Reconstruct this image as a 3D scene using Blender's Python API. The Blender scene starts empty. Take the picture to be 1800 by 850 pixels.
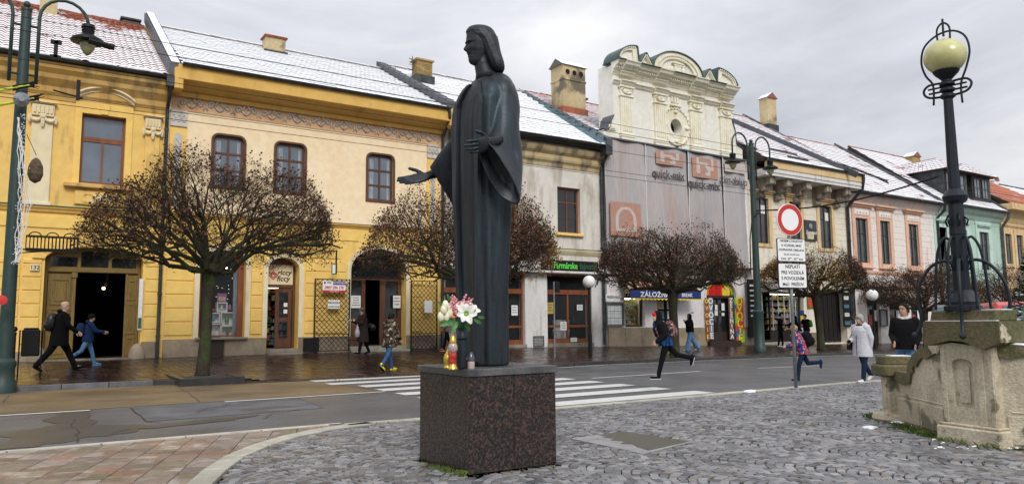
import bpy, math, random, numpy as np
from mathutils import Vector, Matrix, noise
from mathutils.geometry import tessellate_polygon
R=math.radians; PI=math.pi
rnd=random.Random(7)
scene=bpy.context.scene
COL=scene.collection
# ---------------------------------------------------------------- camera, world, sun, exposure
FPX=1320.0; CH=1.5
_hd=R(33.4); _pt=R(6.1); _rl=0.008
_f=Vector((math.sin(_hd)*math.cos(_pt),math.cos(_hd)*math.cos(_pt),math.sin(_pt)))
_r0=Vector((math.cos(_hd),-math.sin(_hd),0)); _u0=_r0.cross(_f)
_r=_r0*math.cos(_rl)-_u0*math.sin(_rl); _u=_u0*math.cos(_rl)+_r0*math.sin(_rl)
CAMP=Vector((0,0,CH))
cd=bpy.data.cameras.new('camera'); cam=bpy.data.objects.new('camera',cd); COL.objects.link(cam)
cd.sensor_width=36; cd.lens=36*FPX/1800; cd.clip_start=.1; cd.clip_end=3000
m=Matrix.Identity(4)
for i in range(3):
    m[i][0]=_r[i]; m[i][1]=_u[i]; m[i][2]=-_f[i]; m[i][3]=CAMP[i]
cam.matrix_world=m; scene.camera=cam
scene.view_settings.view_transform='Standard'; scene.view_settings.look='None'
scene.view_settings.gamma=1; scene.view_settings.use_curve_mapping=False
scene.view_settings.exposure=EXPOSURE=0.35
scene.render.resolution_x=1024; scene.render.resolution_y=483
SUN_EL,SUN_AZ=R(38),R(195)       # azimuth clockwise from +Y; the sun stands behind the cloud, behind the camera
w=bpy.data.worlds.new('World'); scene.world=w; w.use_nodes=True
nt=w.node_tree; nt.nodes.clear(); N=nt.nodes.new; L=nt.links.new
out=N('ShaderNodeOutputWorld'); bg=N('ShaderNodeBackground'); L(bg.outputs[0],out.inputs[0])
sky=N('ShaderNodeTexSky'); sky.sky_type='NISHITA'; sky.sun_disc=False; sky.sun_elevation=SUN_EL; sky.sun_rotation=SUN_AZ
tc=N('ShaderNodeTexCoord'); mp=N('ShaderNodeMapping'); mp.inputs['Scale'].default_value=(1,1,2.6); L(tc.outputs['Generated'],mp.inputs[0])
def wnoise(sc,det,rough,dist=0):
    n=N('ShaderNodeTexNoise'); n.inputs['Scale'].default_value=sc; n.inputs['Detail'].default_value=det; n.inputs['Roughness'].default_value=rough
    n.inputs['Distortion'].default_value=dist; L(mp.outputs[0],n.inputs['Vector']); return n
n1=wnoise(1.9,8,.55,.45)
cr=N('ShaderNodeValToRGB'); L(n1.outputs['Fac'],cr.inputs[0])
e=cr.color_ramp.elements
e[0].position=.36; e[0].color=(5.1,5.25,5.75,1); e[1].position=.66; e[1].color=(8.7,8.75,8.9,1)
x=e.new(.5); x.color=(6.7,6.85,7.3,1)
sx=N('ShaderNodeSeparateXYZ'); L(tc.outputs['Generated'],sx.inputs[0])
mr=N('ShaderNodeMapRange'); mr.inputs['From Min'].default_value=0; mr.inputs['From Max'].default_value=1; mr.inputs['To Min'].default_value=.92; mr.inputs['To Max'].default_value=2.0
L(sx.outputs['Z'],mr.inputs['Value'])
mu=N('ShaderNodeVectorMath'); mu.operation='SCALE'; L(cr.outputs[0],mu.inputs[0]); L(mr.outputs[0],mu.inputs['Scale'])
mx=N('ShaderNodeMix'); mx.data_type='RGBA'; mx.inputs[0].default_value=.93; L(sky.outputs[0],mx.inputs[6]); L(mu.outputs[0],mx.inputs[7])
L(mx.outputs[2],bg.inputs[0]); bg.inputs[1].default_value=.072
sd=bpy.data.lights.new('sun','SUN'); sun=bpy.data.objects.new('sun',sd); COL.objects.link(sun)
sd.energy=1.5; sd.angle=R(22); sd.color=(1,.97,.92)
d=Vector((math.sin(SUN_AZ)*math.cos(SUN_EL),math.cos(SUN_AZ)*math.cos(SUN_EL),math.sin(SUN_EL)))
sun.rotation_euler=d.to_track_quat('Z','Y').to_euler(); sun.location=d*60
# ---------------------------------------------------------------- measuring: a pixel of the photograph onto a real plane
def ray(px,py): return _f+_r*((px-900)/FPX)-_u*((py-425)/FPX)
def onT(px,py,t=28.0):
    d=ray(px,py); return CAMP+d*(t/d[1])
def onZ(px,py,z=0.0):
    d=ray(px,py); return CAMP+d*((z-CH)/d[2])
def sz(px,py,t=28.0):
    p=onT(px,py,t); return p[0],p[2]
def drop(s): return 0.0155*max(0.0,min(s,120)-17)
KERB=[(-40,21.0),(3.3,21.0),(5,20.0),(10,19.7),(15.2,20.35),(25.3,21.8),(35,22.9),(60,24.4),(120,26.5)]
def tk(s): return float(np.interp(s,[a for a,b in KERB],[b for a,b in KERB]))
def G(s,t):
    z=-drop(s); k=tk(s)
    kh=.12-.09*max(0,min(1,(s-5.0)/.5,(11-s)/.8))
    if t>=k: z+=kh+(.42-kh)*min(1,(t-k)/(28-k))
    return z
# ---------------------------------------------------------------- materials
MATS={}
def mat(name,col,rough=.8,col2=None,ns=3.0,lo=.4,hi=.62,var=.12,vs=9.0,bump=0,bs=60,metal=0,spec=.5,rand=0,coord='pos',stretch=(1,1,1),
        emit=None,es=0,col3=None,ns3=1.0,lo3=.55,hi3=.7,st3=(1,1,1),rough2=None,alpha=1,trans=0,coat=0,vcol=None):
    if name in MATS: return MATS[name]
    m=bpy.data.materials.new(name); MATS[name]=m; m.use_nodes=True; nt=m.node_tree; N=nt.nodes.new; L=nt.links.new
    b=nt.nodes['Principled BSDF']
    if coord=='pos': g=N('ShaderNodeNewGeometry').outputs['Position']
    else: g=N('ShaderNodeTexCoord').outputs['Object']
    def noise_(sc,st=(1,1,1),det=5):
        mp=N('ShaderNodeMapping'); mp.inputs['Scale'].default_value=st; L(g,mp.inputs[0])
        n=N('ShaderNodeTexNoise'); n.inputs['Scale'].default_value=sc; n.inputs['Detail'].default_value=det; L(mp.outputs[0],n.inputs['Vector']); return n.outputs['Fac']
    def mix(f,a,c):
        x=N('ShaderNodeMix'); x.data_type='RGBA'
        for v,s in ((a,6),(c,7)):
            if isinstance(v,tuple): x.inputs[s].default_value=v if len(v)==4 else (*v,1)
            else: L(v,x.inputs[s])
        if isinstance(f,float): x.inputs[0].default_value=f
        else: L(f,x.inputs[0])
        return x.outputs[2]
    def rng(v,a,c,lo=0,hi=1):
        x=N('ShaderNodeMapRange'); x.inputs[1].default_value=a; x.inputs[2].default_value=c; x.inputs[3].default_value=lo; x.inputs[4].default_value=hi; L(v,x.inputs[0]); return x.outputs[0]
    cur=(*col,1)
    if vcol:
        a=N('ShaderNodeVertexColor'); a.layer_name=vcol; cur=a.outputs[0]
    if col2:
        f2=rng(noise_(ns,stretch),lo,hi); cur=mix(f2,cur,(*col2,1))
    if col3: 
        f3=rng(noise_(ns3,st3,8),lo3,hi3); cur=mix(f3,cur,(*col3,1))
    if var or rand:
        h=N('ShaderNodeHueSaturation')
        if isinstance(cur,tuple): h.inputs['Color'].default_value=cur
        else: L(cur,h.inputs['Color'])
        v=rng(noise_(vs,stretch,6),.3,.7,1-var,1+var)
        if rand:
            oi=N('ShaderNodeObjectInfo'); v2=rng(oi.outputs['Random'],0,1,1-rand,1+rand)
            mm=N('ShaderNodeMath'); mm.operation='MULTIPLY'; L(v,mm.inputs[0]); L(v2,mm.inputs[1]); v=mm.outputs[0]
        L(v,h.inputs['Value']); cur=h.outputs[0]
    if isinstance(cur,tuple): b.inputs['Base Color'].default_value=cur
    else: L(cur,b.inputs['Base Color'])
    b.inputs['Roughness'].default_value=rough
    if rough2 is not None:
        L(rng(noise_(ns*.7,stretch),.4,.6,rough,rough2),b.inputs['Roughness'])
    b.inputs['Metallic'].default_value=metal; b.inputs['Specular IOR Level'].default_value=spec
    if coat: b.inputs['Coat Weight'].default_value=coat; b.inputs['Coat Roughness'].default_value=.08
    if trans: b.inputs['Transmission Weight'].default_value=trans
    if alpha<1: b.inputs['Alpha'].default_value=alpha
    if emit: b.inputs['Emission Color'].default_value=(*emit,1); b.inputs['Emission Strength'].default_value=es
    if bump:
        bp=N('ShaderNodeBump'); bp.inputs['Strength'].default_value=1; bp.inputs['Distance'].default_value=bump; L(noise_(bs,(1,1,1),4),bp.inputs['Height']); L(bp.outputs[0],b.inputs['Normal'])
    return m
def plaster(name,col,dirt,fade,amt=.0):
    return mat(name,col,.88,col2=fade,ns=.9,lo=.45,hi=.62,var=.07,vs=4,bump=.006,bs=30,col3=dirt,ns3=1.1,lo3=.56-amt,hi3=.74-amt,st3=(2.2,2.2,.5))
def flat(name,col,rough=.6,**k): return mat(name,col,rough,var=k.pop('var',.05),**k)
# snow that lies on whatever faces up; melted where the noise (and height along the roof) says so
def snowmat(name,col,col2,melt=.35,zmelt=None,rand=.12,nrm=.45,msc=1.3):
    m=bpy.data.materials.new(name); m.use_nodes=True; nt=m.node_tree; N=nt.nodes.new; L=nt.links.new; b=nt.nodes['Principled BSDF']
    g=N('ShaderNodeNewGeometry'); s=N('ShaderNodeSeparateXYZ'); L(g.outputs['True Normal'],s.inputs[0])
    up=N('ShaderNodeMapRange'); up.inputs[1].default_value=nrm; up.inputs[2].default_value=nrm+.12; L(s.outputs[2],up.inputs[0])
    def nz(sc,det=5):
        n=N('ShaderNodeTexNoise'); n.inputs['Scale'].default_value=sc; n.inputs['Detail'].default_value=det; L(g.outputs['Position'],n.inputs['Vector']); return n.outputs[0]
    a=nz(msc,6); bnz=nz(9,3)
    ad=N('ShaderNodeMath'); ad.operation='MULTIPLY_ADD'; L(bnz,ad.inputs[0]); ad.inputs[1].default_value=.35; L(a,ad.inputs[2])
    cur=ad.outputs[0]
    if zmelt:
        p=N('ShaderNodeSeparateXYZ'); L(g.outputs['Position'],p.inputs[0])
        z=N('ShaderNodeMapRange'); z.inputs[1].default_value=zmelt[0]; z.inputs[2].default_value=zmelt[1]; z.inputs[3].default_value=0; z.inputs[4].default_value=-.45; L(p.outputs[2],z.inputs[0])
        q=N('ShaderNodeMath'); q.operation='ADD'; L(cur,q.inputs[0]); L(z.outputs[0],q.inputs[1]); cur=q.outputs[0]
    th=N('ShaderNodeMapRange'); th.inputs[1].default_value=melt; th.inputs[2].default_value=melt+.1; L(cur,th.inputs[0])
    f=N('ShaderNodeMath'); f.operation='MULTIPLY'; L(up.outputs[0],f.inputs[0]); L(th.outputs[0],f.inputs[1])
    oi=N('ShaderNodeObjectInfo'); tn=nz(5,4)
    c1=N('ShaderNodeMix'); c1.data_type='RGBA'; c1.inputs[6].default_value=(*col,1); c1.inputs[7].default_value=(*col2,1); L(tn,c1.inputs[0])
    h=N('ShaderNodeHueSaturation'); L(c1.outputs[2],h.inputs['Color'])
    rr=N('ShaderNodeMapRange'); rr.inputs[3].default_value=1-rand; rr.inputs[4].default_value=1+rand; L(oi.outputs['Random'],rr.inputs[0]); L(rr.outputs[0],h.inputs['Value'])
    c=N('ShaderNodeMix'); c.data_type='RGBA'; L(h.outputs[0],c.inputs[6]); c.inputs[7].default_value=(.84,.86,.9,1); L(f.outputs[0],c.inputs[0])
    L(c.outputs[2],b.inputs['Base Color']); b.inputs['Roughness'].default_value=.7
    bp=N('ShaderNodeBump'); bp.inputs['Distance'].default_value=.01; L(nz(25),bp.inputs['Height']); L(bp.outputs[0],b.inputs['Normal'])
    MATS[name]=m; return m
# ---------------------------------------------------------------- geometry builder
class B:
    def __init__(s): s.v=[]; s.f=[]
    def add(s,vs,fs):
        n=len(s.v); s.v+= [tuple(v) for v in vs]; s.f+=[tuple(i+n for i in f) for f in fs]; return s
    def box(s,x0,x1,y0,y1,z0,z1):
        v=[(x0,y0,z0),(x1,y0,z0),(x1,y1,z0),(x0,y1,z0),(x0,y0,z1),(x1,y0,z1),(x1,y1,z1),(x0,y1,z1)]
        return s.add(v,[(0,3,2,1),(4,5,6,7),(0,1,5,4),(1,2,6,5),(2,3,7,6),(3,0,4,7)])
    def cbox(s,x0,x1,y0,y1,z0,z1,c=.01):   # chamfered box
        v=[];q=[(x0,y0,z0),(x1,y1,z1)]
        import itertools
        bm_v=[]
        for z,i in ((z0,c),(z0+c,0),(z1-c,0),(z1,c)):
            a,b_,e,g=x0+i,x1-i,y0+i,y1-i
            bm_v.append([(a+ (c if i==0 else 0),e,z),(b_-(c if i==0 else 0),e,z),(b_,e+(c if i==0 else 0),z),(b_,g-(c if i==0 else 0),z),(b_-(c if i==0 else 0),g,z),(a+(c if i==0 else 0),g,z),(a,g-(c if i==0 else 0),z),(a,e+(c if i==0 else 0),z)])
        return s.loft(bm_v,True,True)
    def loft(s,rings,c0=True,c1=True,closed=True):
        n=len(rings[0]); base=len(s.v)
        for r_ in rings: s.v+=[tuple(p) for p in r_]
        for k in range(len(rings)-1):
            a=base+k*n; b_=a+n
            for i in range(n if closed else n-1):
                j=(i+1)%n; s.f.append((a+i,a+j,b_+j,b_+i))
        if c0: s.f.append(tuple(base+i for i in range(n))[::-1])
        if c1: s.f.append(tuple(base+(len(rings)-1)*n+i for i in range(n)))
        return s
    def tube(s,pts,r,n=8,caps=True):
        pts=[Vector(p) for p in pts]; m=len(pts)
        if not isinstance(r,(list,tuple)): r=[r]*m
        rings=[]; up=None
        for i,p in enumerate(pts):
            d=(pts[min(i+1,m-1)]-pts[max(i-1,0)])
            if d.length<1e-9: d=Vector((0,0,1))
            d.normalize()
            if up is None:
                up=Vector((0,0,1)) if abs(d.z)<.9 else Vector((1,0,0))
            a=d.cross(up)
            if a.length<1e-6: a=d.orthogonal()
            a.normalize(); b_=d.cross(a); up=-b_ if False else a.cross(d)
            rings.append([p+(a*math.cos(t)+b_*math.sin(t))*r[i] for t in [2*PI*k/n for k in range(n)]])
        return s.loft(rings,caps,caps)
    def lathe(s,prof,c=(0,0,0),n=16,cap=True):
        rings=[[(c[0]+r_*math.cos(2*PI*k/n),c[1]+r_*math.sin(2*PI*k/n),c[2]+z) for k in range(n)] for r_,z in prof]
        return s.loft(rings,cap,cap)
    def ball(s,c,r,n=12,m=8,sq=(1,1,1)):
        rings=[]
        for i in range(1,m):
            a=PI*i/m
            rings.append([(c[0]+r*sq[0]*math.sin(a)*math.cos(2*PI*k/n),c[1]+r*sq[1]*math.sin(a)*math.sin(2*PI*k/n),c[2]-r*sq[2]*math.cos(a)) for k in range(n)])
        b0=len(s.v); s.loft(rings,False,False)
        s.v+=[(c[0],c[1],c[2]-r*sq[2]),(c[0],c[1],c[2]+r*sq[2])]; lo=len(s.v)-2; hi=lo+1; top=b0+(m-2)*n
        for k in range(n):
            s.f.append((lo,b0+(k+1)%n,b0+k)); s.f.append((hi,top+k,top+(k+1)%n))
        return s
    def plate(s,outer,holes,y,depth,back=False):
        """a panel in the XZ plane facing -Y with real holes, its edges running back by depth"""
        loops=[outer]+list(holes)
        tri=tessellate_polygon([[Vector((a,b_,0)) for a,b_ in lp] for lp in loops])
        pts=[p for lp in loops for p in lp]; n=len(s.v)
        s.v+=[(a,y,b_) for a,b_ in pts]+[(a,y+depth,b_) for a,b_ in pts]; k=len(pts)
        for t in tri:
            a,b_,c=[pts[i] for i in t]
            cr_=(b_[0]-a[0])*(c[1]-a[1])-(b_[1]-a[1])*(c[0]-a[0])
            if abs(cr_)<1e-9: continue
            t=t if cr_>0 else t[::-1]
            s.f.append(tuple(n+i for i in t))
            if back: s.f.append(tuple(n+k+i for i in t)[::-1])
        o=n
        for li,lp in enumerate(loops):
            ar=sum(lp[i][0]*lp[(i+1)%len(lp)][1]-lp[(i+1)%len(lp)][0]*lp[i][1] for i in range(len(lp)))
            for i in range(len(lp)):
                j=(i+1)%len(lp); q=(o+i,o+j,o+j+k,o+i+k)
                if (ar>0)==(li==0): q=q[::-1]
                s.f.append(q)
            o+=len(lp)
        return s
    def xsweep(s,prof,x0,x1,cap=True):
        """profile of (y,z) points swept along X"""
        return s.loft([[(x0,a,b_) for a,b_ in prof],[(x1,a,b_) for a,b_ in prof]],cap,cap)
    def move(s,d=(0,0,0),rz=0,sc=1):
        c,n=math.cos(rz),math.sin(rz)
        s.v=[((x*c-y*n)*sc+d[0],(x*n+y*c)*sc+d[1],z*sc+d[2]) for x,y,z in s.v]; return s
WL={}   # world location of every Empty/thing (unrotated ones)
def mesh_of(b,name,smooth=False):
    me=bpy.data.meshes.new(name); me.from_pydata(b.v,[],b.f); me.validate()
    if smooth: me.polygons.foreach_set('use_smooth',[True]*len(me.polygons))
    me.update(); return me
def obj(name,b,m,parent=None,at=None,smooth=False,label=None,stuff=False,local=False,auto=None):
    """one mesh object. Vertices are in world coordinates (moved into the parent's frame) unless local"""
    if isinstance(b,B):
        if not local and at is None and parent is not None:
            o=WL.get(parent.name,(0,0,0)); b.v=[(x-o[0],y-o[1],z-o[2]) for x,y,z in b.v]
        me=mesh_of(b,name,smooth)
    else: me=b
    if m and not me.materials: me.materials.append(MATS[m] if isinstance(m,str) else m)
    o=bpy.data.objects.new(name,me); COL.objects.link(o)
    if parent is not None:
        o.parent=parent
        if at is not None:
            q=WL.get(parent.name,(0,0,0)) if not local else (0,0,0); o.location=(at[0]-q[0],at[1]-q[1],at[2]-q[2])
        WL[o.name]=WL.get(parent.name,(0,0,0)) if at is None else tuple(at)
    elif at is not None: o.location=at; WL[o.name]=tuple(at)
    if auto: me.shade_smooth() if hasattr(me,'shade_smooth') else None
    if label: o['label']=label
    if stuff: o['kind']='stuff'
    return o
def smooth_angle(o,ang=40):
    me=o.data
    me.polygons.foreach_set('use_smooth',[True]*len(me.polygons)); me.update()
    try: me.set_sharp_from_angle(angle=R(ang))
    except Exception: pass
    return o
def empty(name,label,cat,loc,rz=0,group=None,scale=1):
    o=bpy.data.objects.new(name,None); COL.objects.link(o); o.location=loc; o.rotation_euler=(0,0,rz); o.scale=(scale,)*3
    o.empty_display_size=.3; o['label']=label; o['category']=cat
    if group: o['group']=group
    WL[o.name]=tuple(loc); return o
def tag(o,label,cat,group=None):
    o['label']=label; o['category']=cat
    if group: o['group']=group
    return o
def struct(name,b,m,**k):
    o=obj(name,b,m,**k)
    if o.parent is None: o['kind']='structure'
    return o
def kids(o): return list(o.children)
def dup(o,loc=None,rz=None,label=None,parent=None):
    c=o.copy(); COL.objects.link(c)
    if parent is not None: c.parent=parent
    for ch in kids(o): dup(ch,parent=c)
    if loc is not None: c.location=loc; WL[c.name]=tuple(loc)
    if rz is not None: c.rotation_euler=(0,0,rz)
    if label: c['label']=label
    return c
def text(s,parent,at,size,m,name='lettering',rot=(PI/2,0,0),ext=.004,align='CENTER',sx=1,bold=0,space=1,local=False,shear=0):
    c=bpy.data.curves.new(name,'FONT'); c.body=s; c.size=size; c.extrude=ext; c.align_x=align; c.align_y='CENTER'; c.offset=bold*size; c.space_character=space
    c.materials.append(MATS[m]); c.resolution_u=3; c.shear=shear
    tmp=bpy.data.objects.new('t',c); me=bpy.data.meshes.new_from_object(tmp); bpy.data.objects.remove(tmp); bpy.data.curves.remove(c)
    if not me.materials: me.materials.append(MATS[m])
    o=bpy.data.objects.new(name,me); COL.objects.link(o); o.parent=parent; o['kind']='stuff'
    q=(0,0,0) if local or parent is None else WL.get(parent.name,(0,0,0))
    o.location=(at[0]-q[0],at[1]-q[1],at[2]-q[2]); o.rotation_euler=rot; o.scale=(sx,1,1); return o
def remesh(o,vox,smooth_it=6,fac=.5):
    m1=o.modifiers.new('r','REMESH'); m1.mode='VOXEL'; m1.voxel_size=vox; m1.use_smooth_shade=True
    if smooth_it:
        m2=o.modifiers.new('s','SMOOTH'); m2.iterations=smooth_it; m2.factor=fac
    dg=bpy.context.evaluated_depsgraph_get(); dg.update()
    me=bpy.data.meshes.new_from_object(o.evaluated_get(dg)); o.modifiers.clear()
    for k in list(o.data.materials):
        if k and not me.materials: me.materials.append(k)
    old=o.data; o.data=me
    me.polygons.foreach_set('use_smooth',[True]*len(me.polygons)); return o
def arc_open(s0,s1,z0,zs,rise,n=10):
    """opening with a segmental/elliptic arch head"""
    c=(s0+s1)/2; a=(s1-s0)/2
    p=[(s0,z0),(s1,z0),(s1,zs)]
    p+=[(c+a*math.cos(PI*k/n),zs+rise*math.sin(PI*k/n)) for k in range(1,n)]
    return p+[(s0,zs)]
def rect(s0,s1,z0,z1): return [(s0,z0),(s1,z0),(s1,z1),(s0,z1)]
def rrect(s0,s1,z0,z1,r,n=4,bottom=False):
    p=[]
    rb=r if bottom else 0
    if bottom:
        p+=[(s0+r-r*math.cos(PI/2*k/n),z0+r-r*math.sin(PI/2*k/n)) for k in range(n+1)]+[(s1-r+r*math.sin(PI/2*k/n),z0+r-r*math.cos(PI/2*k/n)) for k in range(n+1)]
    else: p+=[(s0,z0),(s1,z0)]
    p+=[(s1-r+r*math.cos(PI/2*k/n),z1-r+r*math.sin(PI/2*k/n)) for k in range(n+1)]
    p+=[(s0+r-r*math.sin(PI/2*k/n),z1-r+r*math.cos(PI/2*k/n)) for k in range(n+1)]
    return p
# ---------------------------------------------------------------- ground, road, pavements
mat('soil',(.045,.038,.03),.95,col2=(.07,.06,.045),ns=2,bump=.01,bs=30)
mat('asphalt',(.088,.087,.094),.5,col2=(.125,.124,.132),ns=.7,lo=.35,hi=.65,var=.42,vs=34,bump=.007,bs=120,rough2=.3,col3=(.06,.06,.067),ns3=.45,lo3=.56,hi3=.72,st3=(.5,1.6,1))
mat('asphalt_patch',(.135,.134,.142),.66,var=.26,vs=60,bump=.006,bs=170,col2=(.085,.085,.09),ns=1.2)
mat('bus_lane',(.20,.145,.085),.6,var=.2,vs=45,bump=.004,bs=140,col2=(.12,.088,.055),ns=.6,lo=.4,hi=.62,rough2=.36)
mat('wet_asphalt',(.072,.071,.075),.34,var=.2,vs=50,bump=.003,bs=150,col2=(.066,.06,.05),ns=1.4)
mat('crack',(.018,.018,.02),.5)
mat('road_paint',(.62,.62,.6),.6,col2=(.42,.42,.4),ns=3,lo=.56,hi=.8,var=.12,vs=40,bump=.002,bs=150)
mat('kerb_stone',(.13,.135,.15),.45,col2=(.09,.09,.10),ns=3,rand=.18,bump=.004,bs=60)
mat('kerb_dark',(.03,.03,.033),.3,col2=(.045,.042,.04),ns=4,rand=.2,bump=.004,bs=60)
mat('limestone',(.47,.445,.37),.62,col2=(.36,.34,.28),ns=2.2,rand=.12,bump=.004,bs=50,col3=(.15,.14,.10),ns3=1.6,lo3=.6,hi3=.75)
mat('paver_wet',(.075,.034,.024),.16,var=.2,vs=7,vcol='c',bump=.002,bs=60,rough2=.34)
mat('joint_wet',(.02,.014,.012),.4)
mat('cobble',(.2,.2,.21),.5,var=.16,vs=30,vcol='c',col3=(.085,.082,.088),ns3=.55,lo3=.47,hi3=.95,bump=.003,bs=90,rough2=.3)
mat('cobble_joint',(.028,.025,.02),.9,col2=(.06,.085,.012),ns=.9,lo=.50,hi=.62,var=.3,vs=30,bump=.01,bs=60)
mat('slab',(.25,.19,.155),.45,rand=.3,col2=(.22,.18,.16),ns=1.6,lo=.4,hi=.6,var=.22,vs=10,bump=.003,bs=70,rough2=.3,col3=(.34,.3,.26),ns3=2.3,lo3=.55,hi3=.66)
mat('moss',(.06,.10,.012),.9,col2=(.12,.15,.02),ns=14,bump=.01,bs=60)
mat('grass',(.07,.13,.02),.7,col2=(.13,.17,.03),ns=9)
g=B(); n=24
xs=[-900,-200,-60,-20,0,20,40,60,80,100,120,200,900]; ys=[-900,-100,-20,0,10,20,30,60,200,900]
for yy in ys:
    for xx in xs: g.v.append((xx,yy,-drop(xx)-.06 if yy<27 else -drop(xx)-.1))
for j in range(len(ys)-1):
    for i in range(len(xs)-1): a=j*len(xs)+i; g.f.append((a,a+1,a+1+len(xs),a+len(xs)))
struct('ground',g,'soil')
def srange(a,b,st=1.0):
    n=max(1,int(math.ceil((b-a)/st))); return [a+(b-a)*i/n for i in range(n+1)]
def sheet(s0,s1,t0,t1,zo=0,st=1.0,hf=None):
    b=B(); f0=t0 if callable(t0) else (lambda s:t0); f1=t1 if callable(t1) else (lambda s:t1)
    ss=srange(s0,s1,st)
    for s in ss:
        for t in (f0(s),f1(s)): b.v.append((s,t,(hf(s,t) if hf else -drop(s))+zo))
    for i in range(len(ss)-1): a=2*i; b.f.append((a,a+2,a+3,a+1))
    return b
def poly(pts,zo): 
    b=B(); b.v=[(s,t,-drop(s)+zo) for s,t in pts]
    tri=tessellate_polygon([[Vector((s,t,0)) for s,t in pts]]); b.f=[tuple(t) for t in tri]; return b
def line(pts,wd,zo):
    b=B()
    for i,(s,t) in enumerate(pts):
        a=pts[max(i-1,0)]; c=pts[min(i+1,len(pts)-1)]; d=Vector((c[0]-a[0],c[1]-a[1])).normalized(); nn=Vector((-d.y,d.x))*(wd if not isinstance(wd,list) else wd[i])/2
        b.v+=[(s+nn.x,t+nn.y,-drop(s)+zo),(s-nn.x,t-nn.y,-drop(s)+zo)]
    for i in range(len(pts)-1): b.f.append((2*i,2*i+1,2*i+3,2*i+2))
    return b
road=struct('road',sheet(-60,160,10.95,lambda s:tk(s)-.02),'asphalt')
def tan_end(t): return 7.3+ (19.6-t)*-.15
b=B(); ss=srange(-30,6.9,1.0)
for s in ss: b.v+=[(s,15.75,.004),(s,min(tk(s)-.03,21),.004)]
for i in range(len(ss)-1): b.f.append((2*i,2*i+2,2*i+3,2*i+1))
struct('bus_lane',b,'bus_lane',parent=road)
struct('asphalt_repair',poly([(1.86,15.5),(4.92,15.5),(4.7,13.28),(1.8,13.15)],.004),'asphalt_patch',parent=road)
struct('asphalt_repair',poly([(9.5,16.6),(21,17.2),(21,18.6),(9.5,18.1)],.004),'asphalt_patch',parent=road)
for pts,wd in (([(3.40,20.0),(3.3,18),(3.09,15.8)],.035),([(-.1,18.13),(-.03,19.9)],.04),([(1.86,15.5),(1.8,13.15),(1.95,12.9)],.04),([(1.8,13.2),(4.7,13.3),(4.92,15.5)],.03),
  ([(.75,11.4),(.84,12.6),(.8,13.4),(.9,14.2)],.05),([(1.2,12.0),(1.7,12.6),(2.3,12.7),(2.5,12.9)],.035),([(2.7,14.0),(3.0,14.6),(3.3,14.7),(3.5,15.1)],.03),([(3.4,12.4),(3.7,13.0),(4.0,13.1),(4.4,13.5)],.03),([(6.95,15.8),(6.6,20)],.03)):
    p2=[]
    for i in range(len(pts)-1):
        for k in range(5):
            f=k/5; p2.append((pts[i][0]*(1-f)+pts[i+1][0]*f+rnd.uniform(-.03,.03)*(k>0),pts[i][1]*(1-f)+pts[i+1][1]*f+rnd.uniform(-.03,.03)*(k>0)))
    p2.append(pts[-1]); obj('crack',line(p2,[wd*rnd.uniform(.25,.7) for _ in p2],.007),'crack',road)
def blob(c,rx,ry,seed,rot=0,n=40,zo=.006):
    q=random.Random(seed); ph=[q.uniform(0,6) for _ in range(4)]; pts=[]
    for i in range(n):
        a=2*PI*i/n; r=1+.18*math.sin(2*a+ph[0])+.13*math.sin(3*a+ph[1])+.1*math.sin(5*a+ph[2])+.07*math.sin(9*a+ph[3])
        x,y=rx*r*math.cos(a),ry*r*math.sin(a); pts.append((c[0]+x*math.cos(rot)-y*math.sin(rot),c[1]+x*math.sin(rot)+y*math.cos(rot)))
    return poly(pts,zo)
for c,rx,ry,sd_,rot in (((.75,12.5),.75,1.0,3,.5),((.85,14.3),.35,1.1,5,-.1),((2.4,12.6),.9,.25,8,.25),((.1,11.7),.5,.35,2,.0),((3.9,13.9),.5,.12,9,.1),((-2,13),.9,.7,4,0)):
    obj('puddle',blob(c,rx,ry,sd_,rot,zo=.0052+.0006*(sd_%3)+.0001*sd_),'wet_asphalt',road)
# white lines and the crossing
for k in range(8):
    t0=10.98+k*1.19; s0=6.75+.05*k if k<6 else 6.6; s1=12.2+.04*k
    if k==0: s1=12.3
    b=B(); b.v=[]
    ss=srange(s0,s1,1.0)
    for s in ss: b.v+=[(s,t0,.009),(s,t0+.58,.009)]
    for i in range(len(ss)-1): b.f.append((2*i,2*i+2,2*i+3,2*i+1))
    obj('crossing_stripe',b,'road_paint',road)
for pts,wd in (([(-12,15.7),(1.2,15.52)],.13),([(3.5,15.55),(6.9,15.6)],.13),([(12.9,15.75),(15,15.8),(17.2,15.9)],.12),([(20.2,16.2),(24,16.45)],.12),([(27,16.8),(31,17.2)],.12)):
    obj('lane_line',line(pts,wd,.009),'road_paint',road)
obj('edge_line',line([(s,tk(s)-.28) for s in srange(13.6,60,1.2)],.13,.009),'road_paint',road)
obj('edge_line',line([(s,11.12) for s in srange(-12,4.2,1)],.07,.009),'road_paint',road)
# plaza outline: the round limestone border
ARC=[(-.2,3.2),(.35,5.0),(.95,6.6),(1.45,7.84),(1.95,8.95),(2.5,9.75),(3.15,10.4),(3.95,10.85),(4.8,11.03)]
def arc_s(t):   # s of the border at t
    return float(np.interp(t,[p[1] for p in ARC],[p[0] for p in ARC]))
plaza=struct('plaza',poly([(-14,-6),(60,-6),(60,10.95),(-14,10.95)],-.0045),'cobble_joint')
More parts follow.
